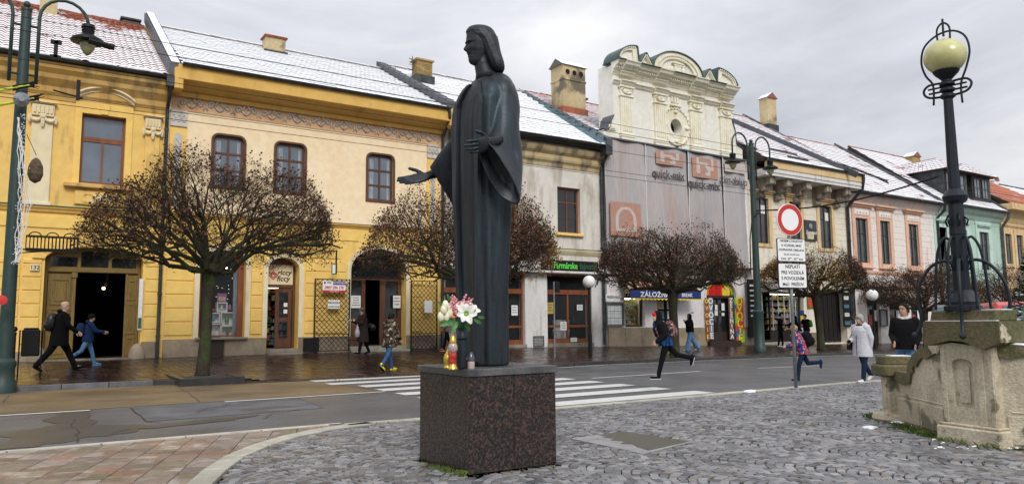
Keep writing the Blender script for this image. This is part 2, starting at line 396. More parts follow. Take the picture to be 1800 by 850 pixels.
# subdivide border into stones
def resample(P,step):
    out=[P[0]]; acc=0
    for i in range(len(P)-1):
        a,b_=Vector(P[i]),Vector(P[i+1]); l=(b_-a).length; d=step-acc
        while d<=l: out.append(tuple(a.lerp(b_,d/l))); d+=step
        acc=l-(d-step)
    return out
def band(P,wd,step,name,m,par,z0=-.03,z1=.012,gap=.010,off=0):
    pts=resample(P,step); 
    for i in range(len(pts)-1):
        def nrm(k):
            a=Vector(pts[max(k-1,0)]); c=Vector(pts[min(k+1,len(pts)-1)]); d=(c-a).normalized(); return Vector((d.y,-d.x))
        a,c=Vector(pts[i]),Vector(pts[i+1]); d=(c-a).normalized()*gap; na,nc=nrm(i),nrm(i+1)
        a2,c2=a+d,c-d; b=B(); q=[a2+na*off,c2+nc*off,c2+nc*(off+wd),a2+na*(off+wd)]
        zz=[-drop(p[0]) for p in q]
        ch=.008; cen=(q[0]+q[1]+q[2]+q[3])/4
        qi=[p+(cen-p).normalized()*ch*1.4 for p in q]
        b.loft([[(p.x,p.y,z+z0) for p,z in zip(q,zz)],[(p.x,p.y,z+z1-ch) for p,z in zip(q,zz)],[(p.x,p.y,z+z1) for p,z in zip(qi,zz)]],False,True)
        o=obj(name,b,m,par)
smooth=[]
A2=[Vector(p) for p in ARC]
for i in range(len(A2)-1):
    p0=A2[max(i-1,0)];p1=A2[i];p2=A2[i+1];p3=A2[min(i+2,len(A2)-1)]
    for k in range(6):
        f=k/6; smooth.append(tuple(.5*((2*p1)+(-p0+p2)*f+(2*p0-5*p1+4*p2-p3)*f*f+(-p0+3*p1-3*p2+p3)*f**3)))
smooth.append(ARC[-1])
band(smooth,.24,.8,'border_stone','limestone',plaza)
band([(4.2,11.0),(8,10.86),(16,10.9),(26,10.95)],.22,.9,'border_stone','limestone',plaza,off=-.02)
band([(-12,11.05),(4.3,11.09)],.10,1.0,'border_stone','limestone',plaza,off=-.02)
# concrete paving slabs between road and border
mat('slab_rust',(.27,.155,.11),.42,rand=.25,col2=(.22,.16,.13),ns=1.6,lo=.4,hi=.6,var=.2,vs=12,rough2=.28,col3=(.36,.31,.28),ns3=2.6,lo3=.55,hi3=.62,bump=.003,bs=70)
mat('slab_olive',(.17,.14,.10),.4,rand=.25,col2=(.25,.21,.17),ns=1.9,lo=.4,hi=.6,var=.2,vs=12,rough2=.25,col3=(.33,.29,.27),ns3=2.6,lo3=.55,hi3=.62,bump=.003,bs=70)
cnt=0; SA=R(-21); SC,SS=math.cos(SA),math.sin(SA); SW=.33; r5=random.Random(12)
for i in range(-30,30):
    for j in range(-30,45):
        u0=i*SW; v0=j*SW+(i%2)*SW*.5
        cx,cy=(u0+SW/2)*SC-(v0+SW/2)*SS,(u0+SW/2)*SS+(v0+SW/2)*SC
        if cy>11.2 or cy<5.6 or cx<-3.2 or cx>5: continue
        # clip the square against the road line and the round border
        P=[(u*SC-v*SS,u*SS+v*SC) for u,v in ((u0,v0),(u0+SW-.009,v0),(u0+SW-.009,v0+SW-.009),(u0,v0+SW-.009))]
        def clip(P,f):
            O=[]
            for k in range(len(P)):
                a_,b_=P[k],P[(k+1)%len(P)]; fa,fb=f(a_),f(b_)
                if fa>0: O.append(a_)
                if (fa>0)!=(fb>0): t=fa/(fa-fb); O.append((a_[0]+(b_[0]-a_[0])*t,a_[1]+(b_[1]-a_[1])*t))
            return O
        P=clip(P,lambda p:11.04-p[1])
        if P: P=clip(P,lambda p:arc_s(min(p[1],11.0))-.015-p[0] if p[1]<11.0 else 4.3-p[0])
        if len(P)<3: continue
        ar=abs(sum(P[k][0]*P[(k+1)%len(P)][1]-P[(k+1)%len(P)][0]*P[k][1] for k in range(len(P))))/2
        if ar<.004: continue
        if sum(P[k][0]*P[(k+1)%len(P)][1]-P[(k+1)%len(P)][0]*P[k][1] for k in range(len(P)))<0: P=P[::-1]
        h=r5.uniform(-.001,.002); mx_,my_=sum(p[0] for p in P)/len(P),sum(p[1] for p in P)/len(P)
        b=B(); b.loft([[(x,y,-.05) for x,y in P],[(x,y,-.002) for x,y in P],[(x+(mx_-x)*.02,y+(my_-y)*.02,.001+h) for x,y in P]],False,True)
        obj('paving_slab',b,r5.choice(['slab','slab','slab_rust','slab_olive','slab_olive']),plaza); cnt+=1
# cobbles laid in fans
PED=(3.80,4.92,6.58,7.73)
FO=Vector((9.75,4.71)); FE1=Vector((-.175,-.984)); FN=Vector((.984,-.175))
def in_fountain(s,t):
    d=Vector((s,t))-FO; x,y=d.dot(FE1),d.dot(FN)
    return abs(x)<2.3 and -.08+max(0,abs(x)-.34)*.55<y<4.5
PLATE=[onZ(1003,770).xy,onZ(1130,797).xy,onZ(1215,776).xy,onZ(1095,758).xy]
def in_plate(s,t):
    q=Vector((s,t)); sg=[]
    for i in range(4):
        a,c=PLATE[i],PLATE[(i+1)%4]; sg.append((c-a).cross(q-a))
    return all(v>-.03 for v in sg) or all(v<.03 for v in sg)
cob=[]; Wc=1.15; a_=.098
r2=random.Random(3)
for ci in range(-2,24):
    for rj in range(-12,130):
        nst=11
        for k in range(nst):
            f=(k+.5)/nst; x=ci*Wc+f*Wc; u=2*f-1
            y=rj*.102+.34*(1-u*u)-(.0 if ci%2 else .05)
            # rows radiate from the border: turn the fan field by 20 degrees
            s_=x*.94-y*.342+2.0; t_=x*.342+y*.94+.2
            if t_>10.68 or t_<1.2 or s_>26: continue
            if s_<arc_s(t_)+.31 or (PED[0]-.04<s_<PED[1]+.04 and PED[2]-.04<t_<PED[3]+.04) or in_fountain(s_,t_) or in_plate(s_,t_): continue
            dx,dy=s_-0,t_-0; ang=math.atan2(dx,dy)-_hd
            if abs(ang)>R(42) or dx*math.sin(_hd)+dy*math.cos(_hd)<4: continue
            slope=-.34*2*u*2/Wc
            cob.append((s_+r2.uniform(-.010,.010),t_+r2.uniform(-.009,.009),math.atan(slope)+R(20)+r2.uniform(-.16,.16),Wc/nst*.5*math.sqrt(1+slope*slope)*r2.uniform(.79,.88),.049*r2.uniform(.78,.88),r2.uniform(-.002,.003)))
cob.sort(key=lambda c:c[0]**2+c[1]**2)
def cob_col(r):
    v=r.choice([.10,.15,.18,.20,.23,.26,.31])*r.uniform(.88,1.12); w_=r.uniform(-.012,.012)
    if r.random()<.03: return (v*1.1,v*.97,v*.85)
    return (v*1.0+w_*.6,v*.98,v*1.01-w_*.6)
def cob_geo(hx,hy,r):
    c=.012; j=lambda:r.uniform(-.007,.007)
    q=[(-hx+j(),-hy+j()),(hx+j(),-hy+j()),(hx+j(),hy+j()),(-hx+j(),hy+j())]
    tp=[(x*.93,y*.92) for x,y in q]
    v=[(x,y,-.03) for x,y in q]+[(x,y,-.003) for x,y in q]+[(x,y,r.uniform(-.001,.001)) for x,y in tp]
    f=[(8,9,10,11)]
    for k in range(4):
        n_=(k+1)%4; f+=[(k,n_,n_+4,k+4),(k+4,n_+4,n_+8,k+8)]
    return v,f
def setcol(me,cols):
    a=me.color_attributes.new('c','FLOAT_COLOR','POINT')
    a.data.foreach_set('color',np.array([(*c,1) for c in cols],dtype=np.float32).ravel())
variants=[]
for k in range(24):
    v,f=cob_geo(.05,.045,r2); me=bpy.data.meshes.new('cobblestone'); me.from_pydata(v,[],f); setcol(me,[cob_col(r2)]*12); me.materials.append(MATS['cobble']); variants.append(me)
for i,(s_,t_,an,hx,hy,dz) in enumerate(cob[:300]):
    o=bpy.data.objects.new('cobblestone',variants[r2.randrange(24)]); COL.objects.link(o); o.parent=plaza
    o.location=(s_,t_,.002+dz); o.rotation_euler=(0,0,an); o.scale=(hx/.05,hy/.045,1)
V=[];Fc=[];Cc=[]
for (s_,t_,an,hx,hy,dz) in cob[300:]:
    v,f=cob_geo(hx,hy,r2); c_,n_=math.cos(an),math.sin(an); b0=len(V); zz=-drop(s_)+dz
    V+=[(s_+x*c_-y*n_,t_+x*n_+y*c_,z+zz) for x,y,z in v]; Fc+=[tuple(b0+i for i in q) for q in f]; Cc+=[cob_col(r2)]*12
me=bpy.data.meshes.new('cobblestones'); me.from_pydata(V,[],Fc); setcol(me,Cc); me.materials.append(MATS['cobble'])
o=bpy.data.objects.new('cobblestones',me); COL.objects.link(o); o.parent=plaza; o['kind']='stuff'
print('cobbles',len(cob),'slabs',cnt)
# service cover slab let into the cobbles
mat('cover',(.31,.30,.30),.5,col2=(.25,.24,.24),ns=4,lo=.4,hi=.6,var=.2,vs=50,bump=.004,bs=120)
b=B(); q=PLATE; b.loft([[(p.x,p.y,-.03) for p in q],[(p.x,p.y,.003) for p in q],[(p.x+(cx-p.x)*.02,p.y+(cy-p.y)*.02,.007) for p in q for cx,cy in [(sum(k.x for k in q)/4,sum(k.y for k in q)/4)]]],False,True)
cv=obj('access_cover',b,'cover',plaza)
mat('wet_stain',(.085,.08,.06),.35,var=.35,vs=60,bump=.003,bs=120)
r6=random.Random(5); Q=[(1052,764.5),(1070,761.5),(1095,758.7),(1130,763.5),(1170,769.5),(1212,776),(1175,784),(1140,792),(1120,786),(1112,781),(1090,780),(1098,776),(1072,774),(1080,771),(1058,769),(1066,767)]
obj('wet_stain',poly([tuple(onZ(x,y).xy) for x,y in Q],.0095),'wet_stain',cv)
# pavement by the houses
pv=B(); 
for s in srange(-40,120,1.0):
    pass
ss=srange(-40,120,.8)
for s in ss: pv.v+=[(s,tk(s)+.04,-drop(s)-.1),(s,tk(s)+.04,G(s,tk(s)+.1)-.02),(s,30,G(s,28)-.012)]
for i in range(len(ss)-1): pv.f+=[(3*i,3*i+3,3*i+4,3*i+1),(3*i+1,3*i+4,3*i+5,3*i+2)]
pavement=struct('pavement',pv,'joint_wet')
V=[];Fc=[];Cc=[]; r3=random.Random(5)
s_=-7.0; row=0
while s_<58:
    t_=tk(s_)+.17; off=(row%2)*.2; t_-=off*.0
    first=True
    while t_<28.0:
        ln=.40 if not(first and row%2) else .2; first=False
        t1=min(t_+ln,28.02); c=t_; w2=.194
        if s_>0 or True:
            z=lambda a,b_: G(a,min(b_,28))+dz
            dz=r3.uniform(-.003,.003); b0=len(V)
            V+=[(s_,t_,z(s_,t_)),(s_+w2,t_,z(s_,t_)),(s_+w2,t1-.008,z(s_,t1)),(s_,t1-.008,z(s_,t1))]
            V+=[(x,y,zz-.02) for x,y,zz in V[b0:b0+4]]
            Fc+=[(b0,b0+1,b0+2,b0+3)]+[(b0+i,b0+4+i,b0+4+(i+1)%4,b0+(i+1)%4) for i in range(4)]
            v=r3.uniform(.65,1.3); col=(.036*v,.019*v,.017*v)
            if s_<1.0 and r3.random()<.6: col=(.10*v,.065*v,.04*v)  # the yellow house's reflection in the wet paving, painted in as orange-tan
            elif r3.random()<.05: col=(.075*v,.042*v,.034*v)
            Cc+=[col]*8
        t_=t1
    s_+=.20; row+=1
me=bpy.data.meshes.new('pavers'); me.from_pydata(V,[],Fc); setcol(me,Cc); me.materials.append(MATS['paver_wet'])
o=bpy.data.objects.new('pavers',me); COL.objects.link(o); o.parent=pavement; o['kind']='stuff'
s_=-8
while s_<60:
    nx=s_+1.0
    low=5.4<s_+.5<10.6
    a=Vector((s_+.01,tk(s_))); c=Vector((nx-.01,tk(nx))); h=.03 if low else .125
    q=[a,c,c+Vector((0,.15)),a+Vector((0,.15))]; b=B()
    za,zc=-drop(s_),-drop(nx); zs=[za,zc,zc,za]
    b.loft([[(p.x,p.y,z-.1) for p,z in zip(q,zs)],[(p.x,p.y,z+h-.012) for p,z in zip(q,zs)],[(p.x,p.y+(.012 if i<2 else 0),z+h) for i,(p,z) in enumerate(zip(q,zs))]],False,True)
    obj('kerbstone',b,'kerb_dark' if (s_>2.9) else 'kerb_stone',pavement); s_=nx
# the raised tree bed in front of the yellow house
bed=B(); 
b=B(); b.plate(rect(0,1,0,1),[],0,1) if False else None
def frame_bed(s0,s1,t0,t1,h,wd,zb,name):
    o=None
    for (a,b_,c,d) in ((s0,s1,t0,t0+wd),(s0,s1,t1-wd,t1),(s0,s0+wd,t0+wd+.005,t1-wd-.005),(s1-wd,s1,t0+wd+.005,t1-wd-.005)):
        k=B(); k.cbox(a,b_,c,d,zb-.1,zb+h,.012); obj(name,k,'kerb_dark',pavement)
frame_bed(3.45,4.98,20.0,22.5,.19,.14,0,'bed_edge_stone')
struct('tree_bed_soil',B().add([(3.58,20.13,.15),(4.85,20.13,.15),(4.85,22.4,.16),(3.58,22.4,.16)],[(0,1,2,3)]),'soil',parent=pavement)
# fallen leaves and grass
def tuft(b,p,h,r):
    for k in range(r.randint(4,8)):
        a=r.uniform(0,6.28); l=h*r.uniform(.5,1.1); dx,dy=math.cos(a)*l*.5,math.sin(a)*l*.5; w_=.006
        b.add([(p[0]-dy*.1,p[1]+dx*.1,p[2]),(p[0]+dy*.1,p[1]-dx*.1,p[2]),(p[0]+dx*.6,p[1]+dy*.6,p[2]+l*.7),(p[0]+dx,p[1]+dy,p[2]+l*.75)],[(0,1,2),(1,3,2)])
gb=B(); r4=random.Random(9)
for k in range(110):
    f=r4.random()
    tuft(gb,(3.80-abs(r4.gauss(0,.07)),6.6+f*1.0,-.01),.055*(1.4-f),r4)
for k in range(60): tuft(gb,(3.5+r4.random()*.5-.3,6.8+r4.uniform(-.5,.3),-.015),.03,r4)
for k in range(25): tuft(gb,(3.8+r4.random()*1.1,6.56-abs(r4.gauss(0,.02)),-.01),.03,r4)
def fw(x,y,z=0):
    p=FO+FE1*x+FN*y; return (p.x,p.y,z)
for k in range(260):
    x=r4.uniform(-2.1,2.0); y=-.07+max(0,abs(x)-.38)*.55-abs(r4.gauss(0,.09)); tuft(gb,fw(x,y,-.01),r4.choice([.03,.05,.09]),r4)
for cx in (-2.3,-1.25,-.85,-.6):
    for k in range(22): tuft(gb,fw(cx+r4.gauss(0,.08),-.1+max(0,abs(cx)-.38)*.55+r4.gauss(0,.04),-.01),.11,r4)
o=obj('weeds',gb,'grass',None); o['kind']='stuff'; 
lf=B()
for k in range(260):
    s_=r4.uniform(1,20); t_=r4.choice([r4.uniform(3.5,10.8),r4.uniform(21,27),tk(s_)-r4.random()*.5])
    a=r4.uniform(0,6.28); l=r4.uniform(.02,.045); z=G(s_,t_)+.012
    lf.add([(s_-l*math.cos(a),t_-l*math.sin(a),z),(s_+l*.5*math.sin(a),t_-l*.5*math.cos(a),z+.012),(s_+l*math.cos(a),t_+l*math.sin(a),z),(s_-l*.5*math.sin(a),t_+l*.5*math.cos(a),z+.008)],[(0,1,2,3)])
mat('dead_leaf',(.28,.11,.03),.6,col2=(.35,.2,.04),ns=6,var=.3,vs=3)
o=obj('fallen_leaves',lf,'dead_leaf'); o['kind']='stuff'
# ---------------------------------------------------------------- building kit
plaster('yellow_plaster',(.84,.56,.17),(.42,.27,.10),(.80,.53,.16))
plaster('yellow_low',(.90,.61,.17),(.68,.45,.15),(.87,.57,.16),amt=-.06)
plaster('cream_plaster',(.92,.73,.47),(.86,.68,.43),(.93,.76,.51),amt=-.1)
plaster('cream_trim',(.78,.66,.42),(.6,.48,.28),(.8,.7,.48))
plaster('ochre_trim',(.62,.38,.11),(.26,.18,.09),(.68,.45,.16),amt=.06)
plaster('ochre_fascia',(.75,.47,.13),(.5,.28,.07),(.7,.42,.1),amt=-.05)
plaster('frieze_orange',(.70,.45,.26),(.45,.25,.13),(.66,.38,.2))
plaster('old_white',(.66,.62,.55),(.46,.41,.34),(.72,.68,.61),amt=.06)
plaster('old_cornice',(.60,.46,.24),(.2,.16,.11),(.6,.5,.3),amt=.1)
plaster('pier_white',(.68,.66,.64),(.42,.38,.33),(.74,.72,.7),amt=.02)
plaster('gable_white',(.80,.77,.68),(.66,.6,.42),(.83,.8,.72),amt=-.02)
plaster('gable_trim',(.82,.78,.62),(.64,.57,.36),(.84,.81,.68),amt=.0)
plaster('ground_white',(.78,.74,.73),(.55,.5,.46),(.8,.77,.76),amt=-.04)
plaster('pale_cream',(.76,.69,.55),(.55,.47,.36),(.8,.73,.61),amt=.0)
plaster('sand_trim',(.70,.50,.25),(.4,.28,.15),(.74,.56,.32))
plaster('pinkish_white',(.80,.74,.69),(.5,.43,.37),(.8,.72,.67),amt=-.02)
plaster('salmon_trim',(.74,.47,.34),(.5,.28,.2),(.76,.46,.33))
plaster('mint_plaster',(.47,.60,.52),(.3,.42,.36),(.47,.65,.55))
plaster('mint_trim',(.52,.68,.60),(.36,.48,.42),(.56,.72,.64))
plaster('peach_plaster',(.76,.54,.30),(.5,.34,.18),(.8,.6,.38))
plaster('stone_cornice',(.36,.31,.24),(.10,.09,.07),(.46,.4,.32),amt=.1)
plaster('stucco_relief',(.55,.52,.47),(.36,.33,.29),(.64,.61,.56),amt=.03)
mat('plinth_stone',(.34,.27,.19),.7,col2=(.24,.19,.13),ns=1.5,rand=.12,bump=.004,bs=40,col3=(.09,.10,.05),ns3=1.3,lo3=.58,hi3=.72)
mat('brown_wood',(.13,.05,.022),.42,col2=(.09,.035,.016),ns=5,stretch=(1,1,.2),bump=.002,bs=60)
mat('red_wood',(.24,.075,.025),.45,col2=(.17,.05,.02),ns=5,stretch=(1,1,.2))
mat('olive_wood',(.24,.155,.035),.5,col2=(.17,.11,.03),ns=8,stretch=(6,6,.5),bump=.002,bs=50)
mat('grey_wood',(.10,.09,.08),.6,col2=(.16,.13,.1),ns=5)
mat('dark_wood',(.035,.022,.016),.5)
mat('window_glass',(.13,.16,.20),.04,var=.25,vs=.9,spec=.9)
mat('dark_glass',(.018,.020,.022),.06,var=.5,vs=1.1,spec=.7)
mat('shop_glass',(.05,.055,.06),.03,var=0,spec=.8,alpha=.28)
mat('curtain',(.30,.33,.36),.9,var=.3,vs=7,stretch=(4,4,.4))
mat('iron',(.010,.010,.011),.5,metal=.2,spec=.3)
mat('zinc_dark',(.035,.04,.045),.42,metal=.4,col2=(.07,.075,.08),ns=3)
mat('zinc_blue',(.16,.24,.29),.4,metal=.3,col2=(.11,.17,.2),ns=3)
mat('copper_green',(.045,.085,.075),.5,metal=.3,col2=(.09,.14,.12),ns=3)
mat('lead_grey',(.09,.095,.11),.5,metal=.2)
mat('old_zinc',(.09,.095,.10),.5,metal=.3,col2=(.15,.15,.15),ns=2)
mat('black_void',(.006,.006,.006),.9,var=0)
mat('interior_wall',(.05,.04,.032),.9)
mat('white_paint',(.78,.78,.77),.5)
mat('paper',(.78,.78,.76),.7,var=.04)
mat('black_print',(.02,.02,.02),.6,var=0); mat('red_print',(.55,.03,.025),.5,var=0); mat('white_print',(.85,.85,.85),.5,var=0)
mat('blue_print',(.014,.03,.16),.5,var=0); mat('yellow_print',(.9,.68,.02),.5,var=0); mat('green_print',(.10,.55,.08),.5,var=0,emit=(.15,1,.1),es=.12)
mat('dark_green_print',(.03,.12,.05),.5,var=0); mat('violet_print',(.07,.05,.28),.5,var=0)
mat('concrete_step',(.28,.24,.19),.6,col2=(.18,.16,.12),ns=2)
mat('brick_yellow',(.36,.25,.10),.85,col2=(.27,.18,.08),ns=3,rand=.2)
mat('chimney_render',(.58,.46,.27),.9,col2=(.50,.39,.22),ns=1.2,lo=.4,hi=.6,col3=(.17,.14,.10),ns3=.9,lo3=.5,hi3=.62,bump=.006,bs=25)
mat('terracotta',(.30,.065,.025),.8,col2=(.20,.05,.025),ns=3)
mat('orange_flashing',(.40,.13,.06),.7,col2=(.3,.1,.05),ns=3)
snowmat('pantile',(.30,.075,.03),(.19,.045,.02),melt=.41,zmelt=(12.9,14.3),nrm=.55)
snowmat('flat_tile',(.22,.20,.19),(.15,.13,.12),melt=.32,nrm=.62)
snowmat('red_tile',(.36,.06,.03),(.24,.045,.025),melt=.53,nrm=.62,msc=.8)
snowmat('red_tile_snowy',(.30,.10,.075),(.20,.07,.055),melt=.47,nrm=.62,msc=.7)
snowmat('snow_cap',(.14,.12,.1),(.1,.09,.08),melt=.38,nrm=.6)
mat('orange_sheet',(.48,.13,.05),.6,col2=(.36,.10,.05),ns=.8,col3=(.5,.5,.52),ns3=.5,lo3=.62,hi3=.7)
TF=28.0
mat('snow_top',(.84,.86,.9),.65,bump=.01,bs=18)
def wall(par,outer,holes,m,t=TF,depth=.45,name='wall',label=None): return obj(name,B().plate(outer,holes,t,depth),m,par,label=label)
def window(par,s0,s1,z0,z1,m='brown_wood',t=TF,rec=.14,cols=2,rows=(1/3,2/3),fr=.075,mu=.055,rad=0,glass='window_glass',shape=None,curt=0,dep=.07):
    y=t+rec; outer=shape or (rrect(s0,s1,z0,z1,rad) if rad else rect(s0,s1,z0,z1))
    zt=max(p[1] for p in outer)
    xs=[s0+fr+(s1-s0-2*fr)*i/cols for i in range(cols+1)]; zs=[z0+fr]+[z0+(zt-z0)*r_ for r_ in rows]+[zt-fr]
    holes=[];pa=[]
    for i in range(cols):
        for j in range(len(zs)-1):
            a=xs[i]+(mu/2 if i else 0); b_=xs[i+1]-(mu/2 if i<cols-1 else 0); c=zs[j]+(mu/2 if j else 0); d=zs[j+1]-(mu/2 if j<len(zs)-2 else 0)
            def top(x):   # height of the head above x, inset by the frame
                best=zt
                for k in range(len(outer)):
                    p,q=outer[k],outer[(k+1)%len(outer)]
                    if min(p[0],q[0])<=x<=max(p[0],q[0]) and abs(q[0]-p[0])>1e-6:
                        zz=p[1]+(q[1]-p[1])*(x-p[0])/(q[0]-p[0])
                        if zz>(z0+zt)/2: best=min(best,zz)
                return best-fr
            if j==len(zs)-2 and (rad or shape):
                tp=[(a+(b_-a)*k/6,min(d,top(a+(b_-a)*k/6))) for k in range(7)]
                if min(p[1] for p in tp)<c+.03: tp=[(x,max(z,c+.03)) for x,z in tp]
                h=[(a,c),(b_,c)]+tp[::-1]
            else: h=rect(a,b_,c,d)
            holes.append(h); pa.append(h)
    w=obj('window',B().plate(outer,holes,y,dep),m,par)
    for h in pa: 
        h2=[(x+(.004 if x>=sum(p[0] for p in h)/len(h) else -.004),z) for x,z in h]
        obj('pane',B().plate(h,[],y+dep*.5,.004),glass,w)
    if curt:
        obj('curtain',B().plate(rect(s0+fr*1.6,s0+(s1-s0)*.28,z0+fr,zt-fr*2),[],y+dep*.5-.006,.003),'curtain',w)
        obj('curtain',B().plate(rect(s1-(s1-s0)*.22,s1-fr*1.6,z0+fr,zt-fr*2),[],y+dep*.5-.006,.003),'curtain',w)
    return w
def cornice(par,s0,s1,prof,m,name='cornice'):    # prof: (out, z) pairs from bottom to top
    p=[(TF-o_,z) for o_,z in prof]; p=[(TF+.1,prof[0][1])]+p+[(TF+.1,prof[-1][1])]
    return obj(name,B().xsweep(p,s0,s1),m,par)
def gutter(par,s0,s1,y,z,r=.085,m='zinc_dark'):
    b=B(); n=7
    o_=[(y+r*math.cos(PI+PI*k/n),z+r*math.sin(PI+PI*k/n)) for k in range(n+1)]; i_=[(y+(r-.012)*math.cos(PI+PI*k/n),z+(r-.012)*math.sin(PI+PI*k/n)) for k in range(n,-1,-1)]
    b.xsweep(o_+i_,s0,s1)
    for k in range(int((s1-s0)/.9)): 
        s=s0+.4+k*.9; b.box(s-.015,s+.015,y-r-.008,y+r+.15,z-.012,z+.006)
    return obj('gutter',b,m,par)
def pipe(par,pts,r=.06,m='zinc_dark',clamps=True):
    b=B(); b.tube(pts,r,10)
    a,c=Vector(pts[-2]),Vector(pts[-1])
    if clamps:
        n=max(1,int((a-c).length/1.6))
        for k in range(n+1):
            p=a.lerp(c,(k+.5)/(n+1)); b.lathe([(r*1.25,-.04),(r*1.25,.04)],p,10)
    o=obj('drainpipe',b,m,par); return smooth_angle(o)
def roof(par,s0,s1,te,ze,tr,zr,m,tw=.22,tl=.30,kind='flat',parts=0,name='roof',back=True,slab='dark_wood'):
    L_=math.hypot(tr-te,zr-ze); cy,cz=(tr-te)/L_,(zr-ze)/L_; ny,nz=-cz,cy
    rf=B(); rf.v=[(s0,te,ze-.02),(s1,te,ze-.02),(s1,tr,zr-.02),(s0,tr,zr-.02),(s0,tr+(tr-te),ze-.02),(s1,tr+(tr-te),ze-.02),(s0,te+.05,ze-.14),(s1,te+.05,ze-.14)]
    rf.f=[(0,1,2,3),(3,2,5,4),(0,6,7,1),(6,4,5,7),(0,3,4,6),(1,7,5,2)]
    ro=obj(name,rf,slab,par)
    nrow=int(L_/tl)+1; ncol=int((s1-s0)/tw); tw=(s1-s0)/ncol
    pt=[(-.5,.0),(-.25,.035),(0,.045),(.25,.03),(.5,.0)] if kind=='pan' else [(-.48,.0),(.48,.0)]
    th=.028 if kind=='pan' else (.013 if m=='flat_tile' else .03)
    def tile(r):
        v=[];n=len(pt)
        for (yy,off) in ((0,th),(tl*1.08,.0)):
            for x,h in pt: v.append((x*tw,yy*cy+(off+h)*ny,yy*cz+(off+h)*nz))
        for x,h in pt: v.append((x*tw,h*ny,h*nz))
        f=[(i,i+1,n+i+1,n+i) for i in range(n-1)]+[(2*n+i,2*n+i+1,i+1,i) for i in range(n-1)]
        return v,f
    v0,f0=tile(0); base=bpy.data.meshes.new('roof_tile'); base.from_pydata(v0,[],f0); base.materials.append(MATS[m])
    if kind=='pan': base.polygons.foreach_set('use_smooth',[i<len(pt)-1 for i in range(len(f0))])
    V=[];F_=[];k=0; rr=random.Random(int(s0*10)); org=WL[par.name]
    for j in range(nrow):
        d=j*tl
        if d+tl>L_+.1: break
        for i in range(ncol):
            x=s0+(i+.5)*tw+(tw/2 if (j%2 and kind!='pan') else 0)
            if x+tw/2>s1+.01: continue
            jit=rr.uniform(-.006,.006); y=te-.05+d*cy; z=ze+d*cz-.02*0+jit
            if k<parts:
                o=bpy.data.objects.new('roof_tile',base); COL.objects.link(o); o.parent=ro; o.location=(x-org[0],y-org[1],z-org[2]); k+=1
            else:
                b0=len(V); V+=[(a+x-org[0],b_+y-org[1],c+z-org[2]) for a,b_,c in v0]; F_+=[tuple(b0+q for q in f) for f in f0]
    if F_:
        me=bpy.data.meshes.new('roof_tiles'); me.from_pydata(V,[],F_); me.materials.append(MATS[m])
        if kind=='pan': me.polygons.foreach_set('use_smooth',[(i%len(f0))<len(pt)-1 for i in range(len(F_))])
        o=bpy.data.objects.new('roof_tiles',me); COL.objects.link(o); o.parent=ro; o['kind']='stuff'
    # ragged lip of snow over the gutter
    if m!='orange_sheet':
        sn=B(); x=s0+.05
        while x<s1-.1:
            l=rr.uniform(.3,1.6); e=min(x+l,s1-.05); k=max(2,int((e-x)/.12)); R_=[]
            for i in range(k+1):
                f=i/k; t=math.sin(PI*min(1,max(0.02,f)))**.35; hh=.055*t*rr.uniform(.7,1.2)+.006; xx=x+(e-x)*f; y0=te-.10-.05*t*rr.random()
                R_.append([(xx,y0,ze+.0),(xx,y0-.01,ze+hh*.6),(xx,y0+.06,ze+hh+.03),(xx,te+.25,ze+.25*cz/cy+.035+hh*.5),(xx,te+.3,ze+.3*cz/cy-.02)])
            sn.loft(R_); x=e+rr.choice([.02,.05,.3,.9])
        obj('snow_lip',sn,'snow_top',ro,stuff=True)
    # ridge tiles
    rb=B(); x=s0
    while x<s1:
        e=min(x+.38,s1); z_=zr+.02+rr.uniform(-.012,.012)
        rb.loft([[(xx,tr+.13*math.cos(a)*q,z_-.05+.13*math.sin(a)*q) for a in [PI*k/5 for k in range(6)]] for xx,q in ((x,1.12),(e,1.0))],True,True); x=e
    obj('ridge_tiles',rb,m,ro)['kind']='stuff'
    return ro
def slope_box(par,name,m,s0,s1,te,ze,tr,zr,h0,h1,cap=None):
    b=B(); v=[]
    for s in (s0,s1): v+=[(s,te,ze+h0),(s,tr,zr+h0),(s,tr,zr+h1),(s,te,ze+h1)]
    b.add(v,[(0,1,2,3),(4,7,6,5),(0,4,5,1),(1,5,6,2),(2,6,7,3),(3,7,4,0)])
    return obj(name,b,m,par)
def seams(par,m,s0,s1,te,ze,tr,zr,h,n):
    for k in range(n):
        f=(k+.5)/n; y=te+(tr-te)*f; z=ze+(zr-ze)*f; b=B(); b.box(s0-.01,s1+.01,y-.015,y+.015,z+h-.25,z+h+.015); obj('sheet_seam',b,m,par)
def bands(par,m,spans,z0,z1,rh,t=TF,proud=.035,gap=.03,name='plaster_band'):
    z=z0
    while z<z1-.1:
        e=min(z+rh-gap,z1)
        for sp in spans:
            a,c=sp[0],sp[1]
            if c-a<.12: continue
            if len(sp)>2 and not(sp[2]<=z and e<=sp[3]+.25): continue
            b=B(); b.cbox(a,c,t-proud,t+.01,z,e,.012); obj(name,b,m,par)
        z+=rh
def archband(par,m,s0,s1,zs,rise,wd,t=TF,proud=.05,n=14,name='arch_surround',z0=None,legs=True):
    c=(s0+s1)/2; a=(s1-s0)/2; o_=[];i_=[]
    for k in range(n+1):
        q=PI*k/n; i_.append((c+a*math.cos(q),zs+rise*math.sin(q))); o_.append((c+(a+wd)*math.cos(q),zs+(rise+wd)*math.sin(q)))
    if legs: i_=[(s1,z0)]+i_+[(s0,z0)]; o_=[(s1+wd,z0)]+o_+[(s0-wd,z0)]
    pts=o_+i_[::-1]
    return obj(name,B().plate(pts,[],t-proud,proud),m,par)
